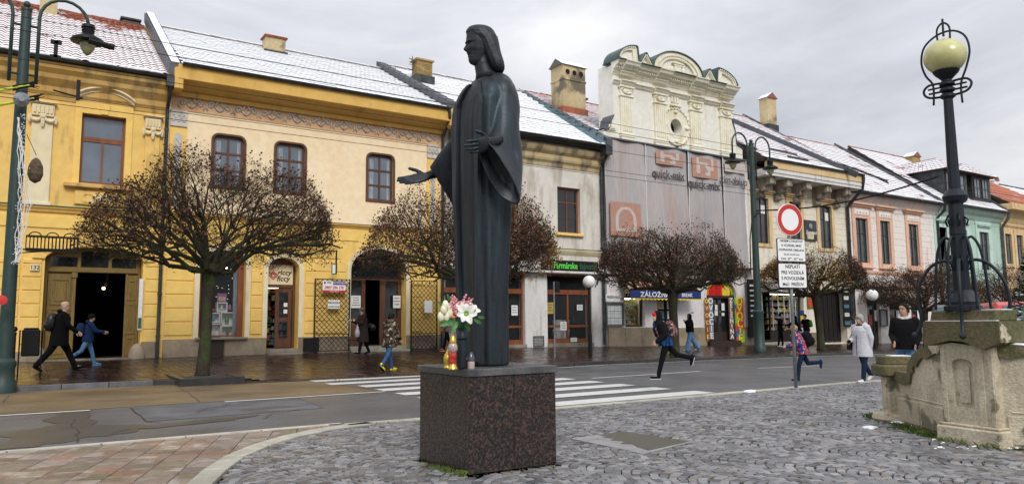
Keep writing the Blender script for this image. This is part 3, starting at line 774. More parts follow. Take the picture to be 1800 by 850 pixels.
def plinth(par,s0,s1,zt,st=1.1,t=TF,proud=.07,m='plinth_stone'):
    n=max(1,round((s1-s0)/st)); w=(s1-s0)/n
    for k in range(n):
        a,c=s0+k*w,s0+(k+1)*w; b=B(); b.cbox(a+.004,c-.004,t-proud,t+.02,G((a+c)/2,28)-.2,zt,.01); obj('plinth_slab',b,m,par)
def steps(par,s0,s1,t0,n,rise,run,zb,m='concrete_step'):
    for k in range(n):
        b=B(); b.cbox(s0,s1,t0+k*run,t0+n*run+.4,zb+k*rise-(.1 if k==0 else 0),zb+(k+1)*rise-.001*k,.012); obj('step',b,m,par)
def room(par,s0,s1,z0,z1,t0,t1,m='interior_wall',name='interior'):
    b=B(); v=[(s0,t0,z0),(s1,t0,z0),(s1,t1,z0),(s0,t1,z0),(s0,t0,z1),(s1,t0,z1),(s1,t1,z1),(s0,t1,z1)]
    b.add(v,[(0,1,2,3),(4,7,6,5),(1,5,6,2),(2,6,7,3),(3,7,4,0)]); return obj(name,b,m,par)
for i,c in enumerate([(.5,.42,.3),(.35,.06,.05),(.08,.22,.3),(.5,.35,.06),(.1,.28,.08),(.55,.55,.55),(.3,.12,.25),(.2,.1,.05)]): mat('goods_%d'%i if False else 'goods'+'abcdefgh'[i],c,.5,var=.3,vs=14)
mat('shelf_lit',(.6,.5,.3),.6); mat('shop_lamp',(1,.9,.7),.5,emit=(1,.86,.55),es=4,var=0); mat('tube_lamp',(1,1,.9),.5,emit=(1,.98,.8),es=5,var=0)
def shelves(par,s0,s1,z0,z1,t,n,seed,mats='abcdefgh',shelf='grey_wood',dens=.8,hmax=.8):
    r=random.Random(seed); h=(z1-z0)/n
    for j in range(n):
        z=z0+j*h; b=B(); b.box(s0,s1,t,t+.28,z-.012,z+.012); sh=obj('shelf',b,shelf,par)
        x=s0+.03; gl={}
        while x<s1-.05:
            w=r.uniform(.05,.16); hh=h*r.uniform(.3,hmax)
            if r.random()<dens and x+w<s1:
                k=r.choice(mats); gl.setdefault(k,B()).box(x,x+w*.85,t+.03,t+.03+w,z+.013,z+.013+hh)
            x+=w+.01
        for k,gb in gl.items(): obj('shop_goods',gb,'goods'+k,sh,stuff=True)
def notice(par,s0,s1,z0,z1,t,lines=4,name='notice',m='paper',ink='black_print',seed=1):
    o=obj(name,B().box(s0,s1,t-.006,t,z0,z1),m,par); r=random.Random(seed); b=B(); h=(z1-z0)/(lines+1)
    for k in range(lines):
        z=z1-h*(k+.8); w=(s1-s0)*r.uniform(.55,.85); c=(s0+s1)/2; x=c-w/2
        while x<c+w/2:
            l=r.uniform(.02,.07)*(s1-s0)*2.2; b.box(x,min(x+l,c+w/2),t-.008,t-.0065,z-h*.2,z+h*.16); x+=l+.02*(s1-s0)*2
    obj('print',b,ink,o,stuff=True); return o
def chim(x0,x1,ytop,ybase,t,m,label,k=.7,**kw):
    mid=(x0+x1)/2; c=onT(mid,(ytop+ybase)/2,t); dist=(c-CAMP).dot(_f); ph=_hd+math.atan((mid-900)/FPX)
    w=(x1-x0)*dist/FPX/(math.cos(ph)+k*abs(math.sin(ph))); return chimney(c.x,t,Zp(mid,ybase,t),Zp(mid,ytop,t)-.1,w,w*k,m,label,**kw)
def chimney(s,t,zb,zt,w,d,m,label,cap='terracotta',brick=False,gable=False,name='chimney'):
    e=empty('chimney',label,'chimney',(s,t,zb)); b=B()
    if brick:
        r=random.Random(int(s)); z=zb; k=0
        b.box(s-w/2+.012,s+w/2-.012,t-d/2+.012,t+d/2-.012,zb-1,zt); obj('core',b,m,e)
        while z<zt-.03:
            off=(k%2)*.14; x=-w/2-off
            while x<w/2-.02:
                a=max(x,-w/2); c=min(x+.27,w/2)
                if c-a>.04: q=B(); q.box(s+a,s+c,t-d/2-r.uniform(0,.006),t-d/2+.05,z,z+.065); obj('brick',q,m,e)
                x+=.285
            y=-d/2-off
            while y<d/2-.02:
                a=max(y,-d/2+.052); c=min(y+.27,d/2)
                if c-a>.04: q=B(); q.box(s-w/2-r.uniform(0,.006),s-w/2+.05,t+a,t+c,z,z+.065); obj('brick',q,m,e)
                y+=.285
            z+=.08;k+=1
    else: b.box(s-w/2,s+w/2,t-d/2,t+d/2,zb-1,zt); obj('shaft',b,m,e)
    q=B(); q.box(s-w/2-.09,s+w/2+.09,t-d/2-.09,t+d/2+.09,zb-(.55 if cap!='orange_flashing' else .3),zb+.06); obj('flashing',q,'zinc_dark' if cap!='orange_flashing' else 'orange_flashing',e)
    if gable:
        q=B(); ov=.1; h=.42*w/2 if gable=='s' else .42
        if gable=='s':   # ridge runs along s
            q.add([(s-w/2-ov,t-d/2-ov,zt-.03),(s+w/2+ov,t-d/2-ov,zt-.03),(s+w/2+ov,t+d/2+ov,zt-.03),(s-w/2-ov,t+d/2+ov,zt-.03),(s-w/2-ov,t,zt+.42),(s+w/2+ov,t,zt+.42)],[(0,1,5,4),(3,4,5,2),(0,4,3),(1,2,5),(0,3,2,1)])
        else:
            q.add([(s-w/2-ov,t-d/2-ov,zt-.03),(s+w/2+ov,t-d/2-ov,zt-.03),(s+w/2+ov,t+d/2+ov,zt-.03),(s-w/2-ov,t+d/2+ov,zt-.03),(s,t-d/2-ov,zt+.4),(s,t+d/2+ov,zt+.4)],[(0,4,5,3),(1,2,5,4),(0,1,4),(3,5,2),(0,3,2,1)])
        obj('cap',q,'snow_cap' if gable=='s' else 'red_tile_snowy',e)
        if gable=='s':
            fr=B(); fr.add([(s-w/2,t-d/2,zt-.02),(s-w/2,t+d/2,zt-.02),(s-w/2,t,zt+.34)],[(0,2,1)]); obj('cap_end',fr,m,e)
    else:
        q=B(); q.cbox(s-w/2-.08,s+w/2+.08,t-d/2-.08,t+d/2+.08,zt,zt+.09,.015); obj('cap',q,cap,e)
    return e
def PR(x0,y0,x1,y1,t=TF):
    ym=(y0+y1)/2; s0=sz(x0,ym,t)[0]; s1=sz(x1,ym,t)[0]; return s0,s1,(sz(x0,y1,t)[1]+sz(x1,y1,t)[1])/2 if False else sz(x1,y1,t)[1],sz(x0,y0,t)[1]
def S(px,y=520,t=TF): return sz(px,y,t)[0]
def Zp(px,py,t=TF): return sz(px,py,t)[1]
def house(label,s0,name='town_house'): return empty(name,label,'house',(s0,28.3,G(s0,28)),0,'houses in the terrace along the street')
def shell(h,s0,s1,z,m,depth=12.5):   # side and back walls
    b=B(); zb=-3
    b.box(s0+.02,s0+.35,28.36,28.3+depth,zb,z); obj('side_wall',b,m,h)
    b=B(); b.box(s1-.35,s1-.02,28.36,28.3+depth,zb,z); obj('side_wall',b,m,h)
    b=B(); b.box(s0+.36,s1-.36,28+depth,28.3+depth,zb,z); obj('back_wall',b,m,h)
# ================================================================ A: ochre house with the big gateway
A=house('deep ochre house with big arched gateway and orange-red pantile roof, leftmost',-5)
b=house
sA0,sA1=-6.0,4.1
port=arc_open(.70,3.52,.30,3.62,.42,14)
wall(A,rect(sA0,sA1,-.3,5.18),[port,arc_open(-4.2,-1.6,1.1,3.2,.4)],'yellow_low',depth=.5)
uw=rect(1.50,2.80,6.14,8.48); uw2=rect(-3.6,-2.3,6.14,8.48)
wall(A,rect(sA0,sA1,5.18,10.0),[uw,uw2],'yellow_plaster',depth=.4)
shell(A,sA0,sA1,10,'yellow_plaster')
for a,c in ((1.50,2.80),(-3.6,-2.3)):
    window(A,a,c,6.16,7.66,'red_wood',cols=2,rows=(),glass='window_glass',fr=.08,rec=.16)
    window(A,a,c,7.66,8.48,'red_wood',cols=1,rows=(),glass='window_glass',fr=.08,rec=.155)
    # surround, sill and brow
    obj('window_surround',B().plate(rect(a-.2,c+.2,6.0,8.86),[rect(a,c,6.14,8.48)],27.94,.07),'yellow_low',A)
    b=B(); b.cbox(a-.42,c+.28,27.78,28.02,5.98,6.12,.02); obj('window_sill',b,'ochre_trim',A)
    b=B(); b.cbox(a-.1,c+.1,27.92,28.01,5.42,5.90,.03); b.plate(rrect(a+.1,c-.1,5.5,5.82,.1,bottom=True),[rrect(a+.16,c-.16,5.56,5.76,.07,bottom=True)],27.9,.03); obj('apron_panel',b,'yellow_plaster',A)
    b=B(); cx=(a+c)/2
    for sg in (-1,1):
        b.tube([(cx+sg*(.05+.28*f+.12*math.sin(f*5)),27.9,5.62+.16*math.cos(f*6)) for f in [i/10 for i in range(11)]],.028,5)
    b.ball((cx,27.92,5.66),.12,8,6,(1,.5,1)); obj('cartouche',b,'cream_trim',A,smooth=True)
    n=12; pr=[]
    for (o_,z_) in ((.10,0),(.18,.05),(.16,.1),(.28,.16),(.26,.22)): pr.append((o_,z_))
    rings=[]
    for k in range(n+1):
        f=k/n; x=a-.22+(c-a+.44)*f; zc=8.86+.34*math.sin(PI*f)**.8
        rings.append([(x,28.02,zc)]+[(x,28-o_,zc+z_) for o_,z_ in pr]+[(x,28.02,zc+.22)])
    obj('window_brow',B().loft(rings),'cream_trim',A)
    b=B(); b.plate([(cx-.1,8.5),(cx+.1,8.5),(cx+.16,8.84),(cx-.16,8.84)],[],27.9,.06); obj('keystone',b,'yellow_low',A)
def capital_A(s0,s1,zt):
    b=B(); b.cbox(s0-.08,s1+.08,27.82,28,zt-.06,zt,.01); b.cbox(s0-.02,s1+.02,27.88,28,zt-.46,zt-.08,.015)
    w=s1-s0
    for k in range(5): b.cbox(s0+.03+k*w/5,s0+.03+(k+.55)*w/5,27.84,27.9,zt-.38,zt-.12,.012)
    for sg in (-1,1):
        c=(s0+s1)/2+sg*w*.34
        b.tube([(c+w*.26*math.cos(q),27.86,zt-.46-.17*math.sin(q)) for q in [PI*k/8 for k in range(9)]],[.03,.04,.045,.05,.05,.05,.045,.04,.03],6)
        b.ball(((s0+s1)/2+sg*w*.62,27.88,zt-.58),.07,7,5,(.7,.6,2.0))
    b.ball(((s0+s1)/2,27.86,zt-.66),.08,7,5,(.8,.6,2.4)); b.ball(((s0+s1)/2,27.84,zt-.48),.09,8,6,(1,.6,1))
    obj('capital',b,'cream_trim',A,smooth=False)
for a,c in ((.12,.70),(3.40,3.86),(-5.2,-4.6)):
    b=B(); b.cbox(a,c,27.92,28.01,5.36,8.15,.012); b.cbox(a-.06,c+.06,27.89,28.01,5.3,5.42,.01); obj('pilaster',b,'cream_trim' if a>0 and a<1 else 'yellow_plaster',A)
    capital_A(a,c,8.66)
cornice(A,sA0,4.0,[(.03,8.80),(.06,8.95),(.12,9.02),(.14,9.2),(.34,9.42),(.38,9.56),(.52,9.70),(.56,9.88)],'ochre_trim')
cornice(A,sA0,4.0,[(.06,5.12),(.1,5.2),(.16,5.24),(.16,5.29)],'yellow_low','string_course')
b=B(); b.box(sA0,4.0,27.8,28.02,5.292,5.315); obj('course_flashing',b,'copper_green',A)
z_=5.0
bands(A,'yellow_low',[(-1.2,.05),(.12,.62,.3,3.6),(3.60,4.02)],.95,3.6,.42)
bands(A,'yellow_low',[(-5.9,-4.5)],.95,4.8,.42)
obj('frieze_band',B().plate(rect(-1.2,4.0,4.62,4.98),[],27.96,.04),'yellow_low',A)
archband(A,'yellow_low',.70,3.52,3.62,.42,.34,name='arch_surround',legs=False,proud=.06)
for k in range(9):
    q=PI*(k+.5)/9; c=2.11; b=B(); p=[]
    for (dq,rr_) in ((-.15,0.02),(.15,0.02),(.15,.36),(-.15,.36)): p.append((c+(1.41+rr_)*math.cos(q+dq),3.62+(.42+rr_*1.0)*math.sin(q+dq)))
    obj('voussoir',B().plate(p[::-1] if False else p,[],27.915,.03),'yellow_low',A)
plinth(A,3.55,4.0,.95); plinth(A,-6,.45,.72)
for c in (.62,3.42):
    b=B(); b.ball((c,27.86,.42),.33,12,8,(.8,.7,1.5)); obj('guard_stone',b,'plinth_stone',A,smooth=True)
# gateway joinery, set back in the opening
gy=28.42
gate=obj('gate_frame',B().plate(arc_open(.72,3.50,.35,3.60,.42,14),[rect(1.56,3.06,.36,3.24),rect(.86,1.62,3.42,3.74),rect(1.72,2.52,3.42,3.95),rect(2.62,3.36,3.42,3.74),rect(3.12,3.42,.4,3.22),rect(.8,1.5,.4,3.22)],gy,.1),'olive_wood',A)
for r_ in ((.86,1.62,3.42,3.74),(1.72,2.52,3.42,3.95),(2.62,3.36,3.42,3.74)): obj('transom_pane',B().plate(rect(*r_),[],gy+.05,.004),'dark_glass',gate)
b=B(); b.cbox(.80,3.44,gy-.05,gy,3.24,3.38,.02); obj('transom_beam',b,'olive_wood',gate)
def door_leaf(par,s0,s1,z0,z1,y,m,panels,name='door_leaf'):
    b=B(); b.box(s0,s1,y,y+.06,z0,z1); d=obj(name,b,m,par)
    for (a,c,e,f) in panels:
        aa,cc=s0+(s1-s0)*a,s0+(s1-s0)*c; ee,ff=z0+(z1-z0)*e,z0+(z1-z0)*f
        b=B(); b.plate(rect(aa,cc,ee,ff),[rect(aa+.05,cc-.05,ee+.05,ff-.05)],y-.03,.03); b.cbox(aa+.11,cc-.11,y-.022,y+.002,ee+.11,ff-.11,.012); obj('door_panel',b,m,d)
    return d
door_leaf(A,.82,1.52,.36,3.20,gy+.03,'olive_wood',[(.12,.9,.64,.94),(.12,.9,.34,.6),(.12,.9,.04,.3)])
dl=door_leaf(A,3.10,3.43,.36,3.20,gy+.03,'olive_wood',[(.1,.9,.7,.94),(.1,.9,.3,.66),(.1,.9,.04,.26)])
b=B(); b.box(1.5,1.6,gy-.06,gy+.1,.36,3.24); b.cbox(1.46,1.64,gy-.09,gy,3.05,3.24,.02); obj('gate_post',b,'olive_wood',A)
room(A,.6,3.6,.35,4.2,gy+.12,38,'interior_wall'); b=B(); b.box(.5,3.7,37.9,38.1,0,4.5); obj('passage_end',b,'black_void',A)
b=B(); b.tube([(2.75,31,3.4),(2.72,31,3.0),(2.6,31,2.86)],.05,6); b.loft([[(x,29.8+.2*math.sin(a)*0,0) for x in (0,)] for a in ()] ) if False else None
obj('lamp_arm',b,'olive_wood',A)
lampb=B(); lampb.ball((2.62,30.9,2.84),.055,8,6); obj('passage_lamp',lampb,'shop_lamp',A)
b=B(); b.box(.6,3.6,27.7,28.5,.2,.44); obj('threshold',b,'concrete_step',A)
b=B(); b.box(3.42,3.54,27.9,27.93,1.35,3.05); bx_=obj('notice_strip',b,'white_paint',A); b=B(); b.box(3.43,3.53,27.893,27.899,1.4,1.75); obj('print',b,'green_print',bx_) if False else obj('print',b,'dark_green_print',bx_)
b=B(); b.cbox(*(lambda q:(q[0],q[1],27.9,27.965,q[2],q[3]))(PR(53,464,69,476)),.008); pl=obj('number_plate',b,'cream_trim',A); q=PR(53,464,69,476); text('132',pl,((q[0]+q[1])/2,27.893,(q[2]+q[3])/2),.17,'black_print')
rA=roof(A,sA0,3.98,27.4,10.02,34.5,14.15,'pantile',tw=.235,tl=.335,kind='pan',parts=300)
gutter(A,sA0,3.9,27.33,10.0)
# parapet A/B
for (nm,s0_,s1_,zz,zr_) in (('fire_wall',4.02,4.34,10.2,14.55),):
    slope_box(A,nm,'yellow_plaster',s0_,s1_,27.45,zz,34.6,zr_,-.6,.26)
    slope_box(A,'wall_cladding','lead_grey',s0_-.05,s1_+.04,27.38,zz-.02,34.65,zr_+.02,-.12,.30)
    slope_box(A,'wall_snow','snow_cap',s0_+.02,s1_-.02,27.38,zz-.02,34.6,zr_+.02,.29,.36)
    seams(A,'lead_grey',s0_-.05,s1_+.04,27.38,zz-.02,34.65,zr_+.02,.31,14)
pipe(A,[(4.06,27.3,9.95),(4.06,27.3,9.62),(4.06,27.42,9.45),(4.05,27.72,9.1),(4.05,27.86,8.95),(4.05,27.88,.42)])
b=B(); b.box(3.9,4.2,27.2,27.42,9.62,9.98); obj('rain_head',b,'zinc_dark',A)
chim(72,99,-12,33,33.6,'chimney_render','rendered chimney rising from the orange pantile roof beside the lamp arm')
chim(215,243,35,46,34.7,'grey_wood','low dark capped vent at the pantile ridge next to the fire wall',cap='zinc_dark')
# ================================================================ B: cream house with painted frieze
Bh=house('cream and yellow house with stucco frieze, brown round-cornered windows and white snow roof',4.2)
sB0,sB1=4.12,14.88
sw=arc_open(S(350),S(431),1.05,3.7,.45,10); dr=arc_open(S(470),S(541)-.35,.55,3.55,.42,10); gt=arc_open(S(616),S(713),.5,3.6,.85,14)
s_dr0,s_dr1=S(470),S(541)-.35; s_g0,s_g1=S(616),S(713)
wall(Bh,rect(sB0,sB1,-.3,5.28),[sw,dr,gt],'yellow_low',depth=.5)
WB=[PR(373,232,430,322),PR(483,249,537,338),PR(645,270,692,354)]
WB=[(a,c,6.40,8.33) for a,c,_,_ in WB]
wall(Bh,rect(sB0,sB1,5.28,9.9),[rrect(a,c,z0,z1,.22) for a,c,z0,z1 in WB],'cream_plaster',depth=.4)
shell(Bh,sB0,sB1,10.3,'cream_plaster')
for a,c,z0,z1 in WB:
    window(Bh,a,c,z0,z1,'brown_wood',cols=2,rows=(.34,.66),fr=.1,mu=.07,rad=.22,rec=.10,curt=1)
    obj('window_casing',B().plate(rrect(a-.05,c+.05,z0-.05,z1+.05,.26,bottom=False),[rrect(a+.02,c-.02,z0+.02,z1-.02,.2)],27.965,.04),'brown_wood',Bh)
# eaves: sloping soffit, deep yellow fascia
b=B(); b.add([(sB0+.15,28.0,9.62),(sB1,28.0,9.62),(sB1,27.3,9.95),(sB0+.15,27.3,9.95)],[(0,1,2,3)]); b.box(sB0+.15,sB1,27.85,28.02,9.5,9.66); obj('soffit',b,'ochre_fascia',Bh)
b=B(); b.cbox(sB0+.12,sB1+.1,27.12,27.32,9.90,10.42,.02); obj('fascia',b,'ochre_fascia',Bh)
b=B(); b.cbox(sB0+.02,sB0+.3,27.14,28.0,9.55,10.3,.02); obj('eaves_bracket',b,'ochre_fascia',Bh)
obj('frieze',B().plate(rect(sB0+.1,sB1,9.02,9.56),[],27.97,.03),'frieze_orange',Bh)
# stucco scrolls
def scroll(flip):
    b=B(); sg=-1 if flip else 1
    pts=[(sg*(-.05+ (.16-.013*k)*math.cos(k*.62)),-.02,(.15-.0125*k)*math.sin(k*.62)) for k in range(12)]
    b.tube(pts,[.035-.001*k for k in range(12)],5)
    b.tube([(sg*.11,-.02,0),(sg*.2,-.025,.13*1),(sg*.3,-.02,.17)],[.03,.05,.012],5)
    b.tube([(sg*.11,-.02,-.02),(sg*.22,-.025,-.1),(sg*.31,-.02,-.18)],[.03,.045,.012],5)
    b.tube([(-sg*.2,-.02,.04),(-sg*.25,-.025,-.1),(-sg*.2,-.02,-.2)],[.02,.04,.012],5)
    b.ball((sg*.0,-.02,0),.05,7,5); me=mesh_of(b,'scroll_ornament',True); me.materials.append(MATS['stucco_relief']); return me
sc=[scroll(0),scroll(1)]
nS=22; w_=(sB1-.15-sB0-.25)/nS
for k in range(nS):
    o=obj('scroll_ornament',sc[k%2],None,Bh,at=(sB0+.3+(k+.5)*w_-.05,27.97,9.29+.02*(k%3)))
    o.scale=(w_/.6,1,1.05+.1*((k*7)%3-1))
for (a,c) in ((4.17,4.72),(14.18,14.72)):
    b=B(); b.plate(rect(a,c,8.42,9.0),[],27.93,.07); cp=obj('pilaster_capital',b,'stucco_relief',Bh)
    b=B()
    for k in range(3): b.tube([(a+.1+.17*k+.06*math.cos(q),27.92,8.72+.12*math.sin(q)) for q in [i*.8 for i in range(8)]],.022,5)
    b.box(a,c,27.9,27.94,8.93,9.0); b.box(a,c,27.9,27.94,8.42,8.48); obj('capital_relief',b,'stucco_relief',cp)
    obj('pilaster',B().plate(rect(a,c,5.36,8.42),[],27.95,.05),'yellow_low',Bh)
    pn=obj('pilaster_panel',B().plate(rrect(a+.15,c-.15,5.5,8.2,.12,bottom=True),[],27.935,.02),'stucco_relief',Bh)
    b=B(); r_=random.Random(int(a))
    z_=5.7
    while z_<8.1:
        b.tube([((a+c)/2+.07*math.cos(q+z_),27.925,z_+.09*math.sin(q)) for q in [i*.9 for i in range(7)]],.018,5); z_+=.2
    obj('panel_relief',b,'stucco_relief',pn)
cornice(Bh,sB0,sB1,[(.02,5.22),(.08,5.3),(.14,5.33),(.14,5.37)],'yellow_low','string_course'); b=B(); b.box(sB0,sB1,27.84,28.02,5.373,5.395); obj('course_flashing',b,'lead_grey',Bh)
aw0,aw1=S(350),S(431); 
for r_ in ((sw[0][0],aw1,3.7,.45,1.0),(s_dr0,s_dr1+.0,3.55,.42,.55),(s_g0,s_g1,3.6,.85,.5)):
    archband(Bh,'cream_trim',r_[0],r_[1],r_[2],r_[3],.17,z0=1.0 if r_[4]<1 else 1.0)
b=B(); 
bands(Bh,'yellow_low',[(4.25,aw0-.2,0,3.6),(aw1+.2,s_dr0-.2,0,3.6),(s_dr1+.25,s_g0-.22,0,3.9),(s_g1+.22,14.0,0,3.9)],1.15,3.9,.47)
bands(Bh,'yellow_low',[(4.25,aw0-.2),(aw1+.3,s_dr0-.3),(s_dr1+.4,s_g0-.5),(s_g1+.6,14.0)],4.0,4.6,.47)
bands(Bh,'yellow_low',[(4.25,8.7),(8.75,11.2),(12.6,14.6)],4.72,5.2,.47)
plinth(Bh,sB0+.1,aw0+.4,1.02); plinth(Bh,aw0+.9,s_dr0-.02,1.02); plinth(Bh,s_dr1+.02,s_g0-.02,1.02,st=.8); plinth(Bh,s_g1+.02,sB1,1.02)
b=B(); b.box(aw0+.42,aw0+.88,27.96,28,.4,1.0); obj('cellar_hatch',b,'dark_wood',Bh)
b=B(); b.box(s_dr1+.18,s_dr1+.75,27.78,27.92,.5,.98); obj('meter_box',b,'iron',Bh)
# display window
b=B(); b.cbox(aw0-.1,aw1+.1,27.82,28.3,.98,1.06,.01); obj('window_sill',b,'concrete_step',Bh)
obj('shop_frame',B().plate(arc_open(aw0+.02,aw1-.0,1.07,3.7,.43),[arc_open(aw0+.1,aw1-.2,1.13,3.62,.38)],28.25,.08),'red_wood',Bh)
obj('shop_pane',B().plate(arc_open(aw0+.1,aw1-.2,1.13,3.62,.38),[],28.3,.004),'shop_glass',Bh)
room(Bh,aw0-.3,aw1+.4,1.0,4.3,28.36,30.2); b=B(); b.box(aw0-.3,aw1+.4,30.2,30.3,1,4.3); obj('back_panel',b,'interior_wall',Bh)
def boxshelf(x,z,w,h,m='white_paint'):
    b=B(); b.plate(rect(x,x+w,z,z+h),[rect(x+.035,x+w-.035,z+.035,z+h-.035)],28.55,.28); b.box(x+.03,x+w-.03,28.8,28.82,z+.03,z+h-.03); obj('display_box',b,m,Bh)
q=lambda px,py:sz(px,py,28.6)
for (x0,y0,x1,y1) in ((381,531,399,548),(365,549,386,567),(388,548,412,572),(366,568,388,591),(388,572,411,592)):
    a,zt=q(x0,y0); c,zb=q(x1,y1); boxshelf(a,zb,c-a,zt-zb)
gd=B(); r_=random.Random(4)
for (px,py,m_,w_,h_) in ((390,545,'goodsf',.12,.2),(375,563,'goodsc',.14,.18),(399,566,'goodse',.16,.24),(376,588,'goodsf',.1,.16),(400,588,'goodse',.1,.22),(373,547,'goodsb',.3,.1),(404,545,'goodsg',.16,.22),(413,588,'goodse',.12,.2),(408,588,'goodsf',.08,.18)):
    a,z_=q(px,py); b=B(); b.lathe([(w_*.45,0),(w_*.5,h_*.3),(w_*.35,h_*.7),(w_*.15,h_)],(a,28.64,z_),8); obj('shop_goods',b,m_,Bh)
a,zt=q(382,515); c,zb=q(398,531); obj('poster',B().box(a,c,28.58,28.6,zb,zt),'goodsg',Bh); obj('poster_art',B().box(a+.05,c-.05,28.572,28.578,zb+.05,zt-.12),'goodsa',Bh)
for k in range(30):
    pass
b=B()
for k in range(46): b.ball((aw0+.2+r_.random()*1.2,28.6+r_.random()*.9,2.4+r_.random()*1.3),.008,4,3)
obj('fairy_lights',b,'shop_lamp',Bh)['kind']='stuff'
b=B(); b.box(aw0+.5,aw0+1.1,28.8,28.9,3.55,3.6); obj('ceiling_lamp',b,'tube_lamp',Bh)
b=B()
for k in range(9): b.tube([(aw1-.32+k*.025,28.4+.03*(k%2),3.5),(aw1-.30+k*.022,28.42-.03*(k%2),1.15)],.018,5)
obj('curtain',b,'curtain',Bh)
# doorway of the gift shop
dy=28.42
df=obj('door_frame',B().plate(arc_open(s_dr0,s_dr1,.6,3.55,.42),[rect(s_dr0+.06,s_dr1-.1,3.0-.02,3.72),rect(s_dr0+.06,s_dr1-.1,.62,2.86)],dy,.09),'brown_wood',Bh)
b=B(); b.box(s_dr0+.07,s_dr1-.11,dy-.02,dy+.02,2.98,3.72); sg=obj('shop_sign',b,'cream_trim',Bh)
xc=s_dr0+.07; wS=s_dr1-s_dr0-.18
text('riccy',sg,(xc+wS*.66,dy-.026,3.43),.27,'black_print',bold=.02,shear=.2); text('ficcy',sg,(xc+wS*.62,dy-.026,3.2),.27,'black_print',bold=.02,shear=.2)
cx_,cz_=xc+wS*.24,3.32
b=B()
for r0 in (.17,.10): 
    b.plate([(cx_,cz_-r0),(cx_+r0*1.1,cz_),(cx_,cz_+r0),(cx_-r0*1.1,cz_)],[[(cx_,cz_-r0+.045),(cx_+r0*1.1-.05,cz_),(cx_,cz_+r0-.045),(cx_-r0*1.1+.05,cz_)]],dy-.03,.008)
obj('logo',b,'red_print',sg)
d0=s_dr0+.42; b=B(); dd=obj('door_leaf',B().plate(rect(d0,s_dr1-.12,.64,2.84),[rect(d0+.14,s_dr1-.26,1.75,2.7),rect(d0+.14,s_dr1-.26,.98,1.6)],dy+.03,.05),'brown_wood',Bh)
obj('pane',B().plate(rect(d0+.14,s_dr1-.26,.98,2.7),[],dy+.055,.004),'shop_glass',dd)
for zz in (1.9,2.15): obj('paper_note',B().box(s_dr1-.42,s_dr1-.28,dy+.02,dy+.025,zz,zz+.15),'paper',dd)
room(Bh,s_dr0-.2,s_dr1+.9,.6,3.9,28.55,32,'interior_wall'); shelves(Bh,s_dr0-.1,s_dr1+.8,.7,3.0,30.0,8,5,dens=.9); b=B(); b.box(s_dr0-.2,s_dr1+.9,32,32.1,.6,4); obj('back_panel',b,'interior_wall',Bh)
shelves(Bh,s_dr0+.0,s_dr0+.5,.9,2.9,29.2,7,6); b=B(); b.box(s_dr0+.1,s_dr0+.8,29.4,29.5,2.88,2.92); obj('ceiling_lamp',b,'shop_lamp',Bh)
steps(Bh,s_dr0-.02,s_dr1+.05,27.62,2,.14,.32,G(8.5,28)-.1); b=B(); b.box(s_dr0,s_dr1,28.2,28.6,.3,.6); obj('threshold',b,'concrete_step',Bh)
# doorway behind lattice gates
gy=28.40
obj('door_frame',B().plate(arc_open(s_g0,s_g1,.62,3.6,.85,14),[rect(s_g0+.08,s_g0+.62,1.7,3.2),rect(s_g0+.78,s_g1-.95,.64,3.24),rect(s_g1-.72,s_g1-.16,1.7,3.2)]+[arc_open(s_g0+.1,s_g1-.1,3.36,3.62,.72,12)],gy,.08),'brown_wood',Bh)
for a,c in ((s_g0+.08,s_g0+.62),(s_g1-.72,s_g1-.16)):
    obj('pane',B().plate(rect(a,c,1.7,3.2),[],gy+.04,.004),'dark_glass',Bh)
    b=B(); b.cbox(a+.04,c-.04,gy-.03,gy+.01,.85,1.5,.02); b.cbox(a+.14,c-.14,gy-.05,gy-.02,1.0,1.36,.02); obj('door_panel',b,'brown_wood',Bh)
obj('transom_pane',B().plate(arc_open(s_g0+.1,s_g1-.1,3.36,3.62,.72,12),[],gy+.05,.004),'dark_glass',Bh)
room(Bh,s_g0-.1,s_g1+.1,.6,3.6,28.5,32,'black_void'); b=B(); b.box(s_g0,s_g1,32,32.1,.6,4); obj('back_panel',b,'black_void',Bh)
steps(Bh,s_g0-.02,s_g1+.02,27.58,2,.13,.3,G(12,28)-.08,'limestone'); b=B(); b.box(s_g0,s_g1,28.1,28.5,.3,.62); obj('threshold',b,'concrete_step',Bh)
def lattice(par,outer,s0,s1,z0,z1,y,step=.2,clip=None):
    b=B(); 
    def inside(s,z): return s0<=s<=s1 and z0<=z<=z1 and (clip is None or clip(s,z))
    for sg in (-1,1):
        k=-60
        while k<80:
            c=s0+k*step; pts=[]
            n=80
            seg=None
            for i in range(n+1):
                z=z0+(z1-z0)*i/n; s=c+sg*(z-z0)*.95
                if inside(s,z):
                    if seg is None: seg=[(s,z),(s,z)]
                    seg[1]=(s,z)
                elif seg: break
            if seg and abs(seg[1][1]-seg[0][1])>.02: b.tube([(seg[0][0],y,seg[0][1]),(seg[1][0],y,seg[1][1])],.011,4,False)
            k+=1
    return b
def lat_gate(x0,y0,x1,y1,label):
    p=onZ(0,0,0) if False else None
    a,c,zb,zt=PR(x0,y0,x1,y1,27.78)
    e=empty('lattice_gate',label,'gate',(a,27.78,zb),0,'folded lattice gates')
    b=B(); zm=zb+(zt-zb)*.23
    for s_ in (a,c): b.box(s_-.02,s_+.02,27.76,27.8,zb,zt)
    for z_ in (zb+.02,zm,zt-.02): b.box(a,c,27.765,27.795,z_-.015,z_+.015)
    obj('gate_frame',b,'iron',e); obj('lattice_bars',lattice(e,None,a,c,zb,zt,27.78,.19),'iron',e); return e,a,c,zb,zt
e1,a,c,zb,zt=lat_gate(553,489,614,616,'black lattice gate leaf with for-rent board, folded left of the doorway')
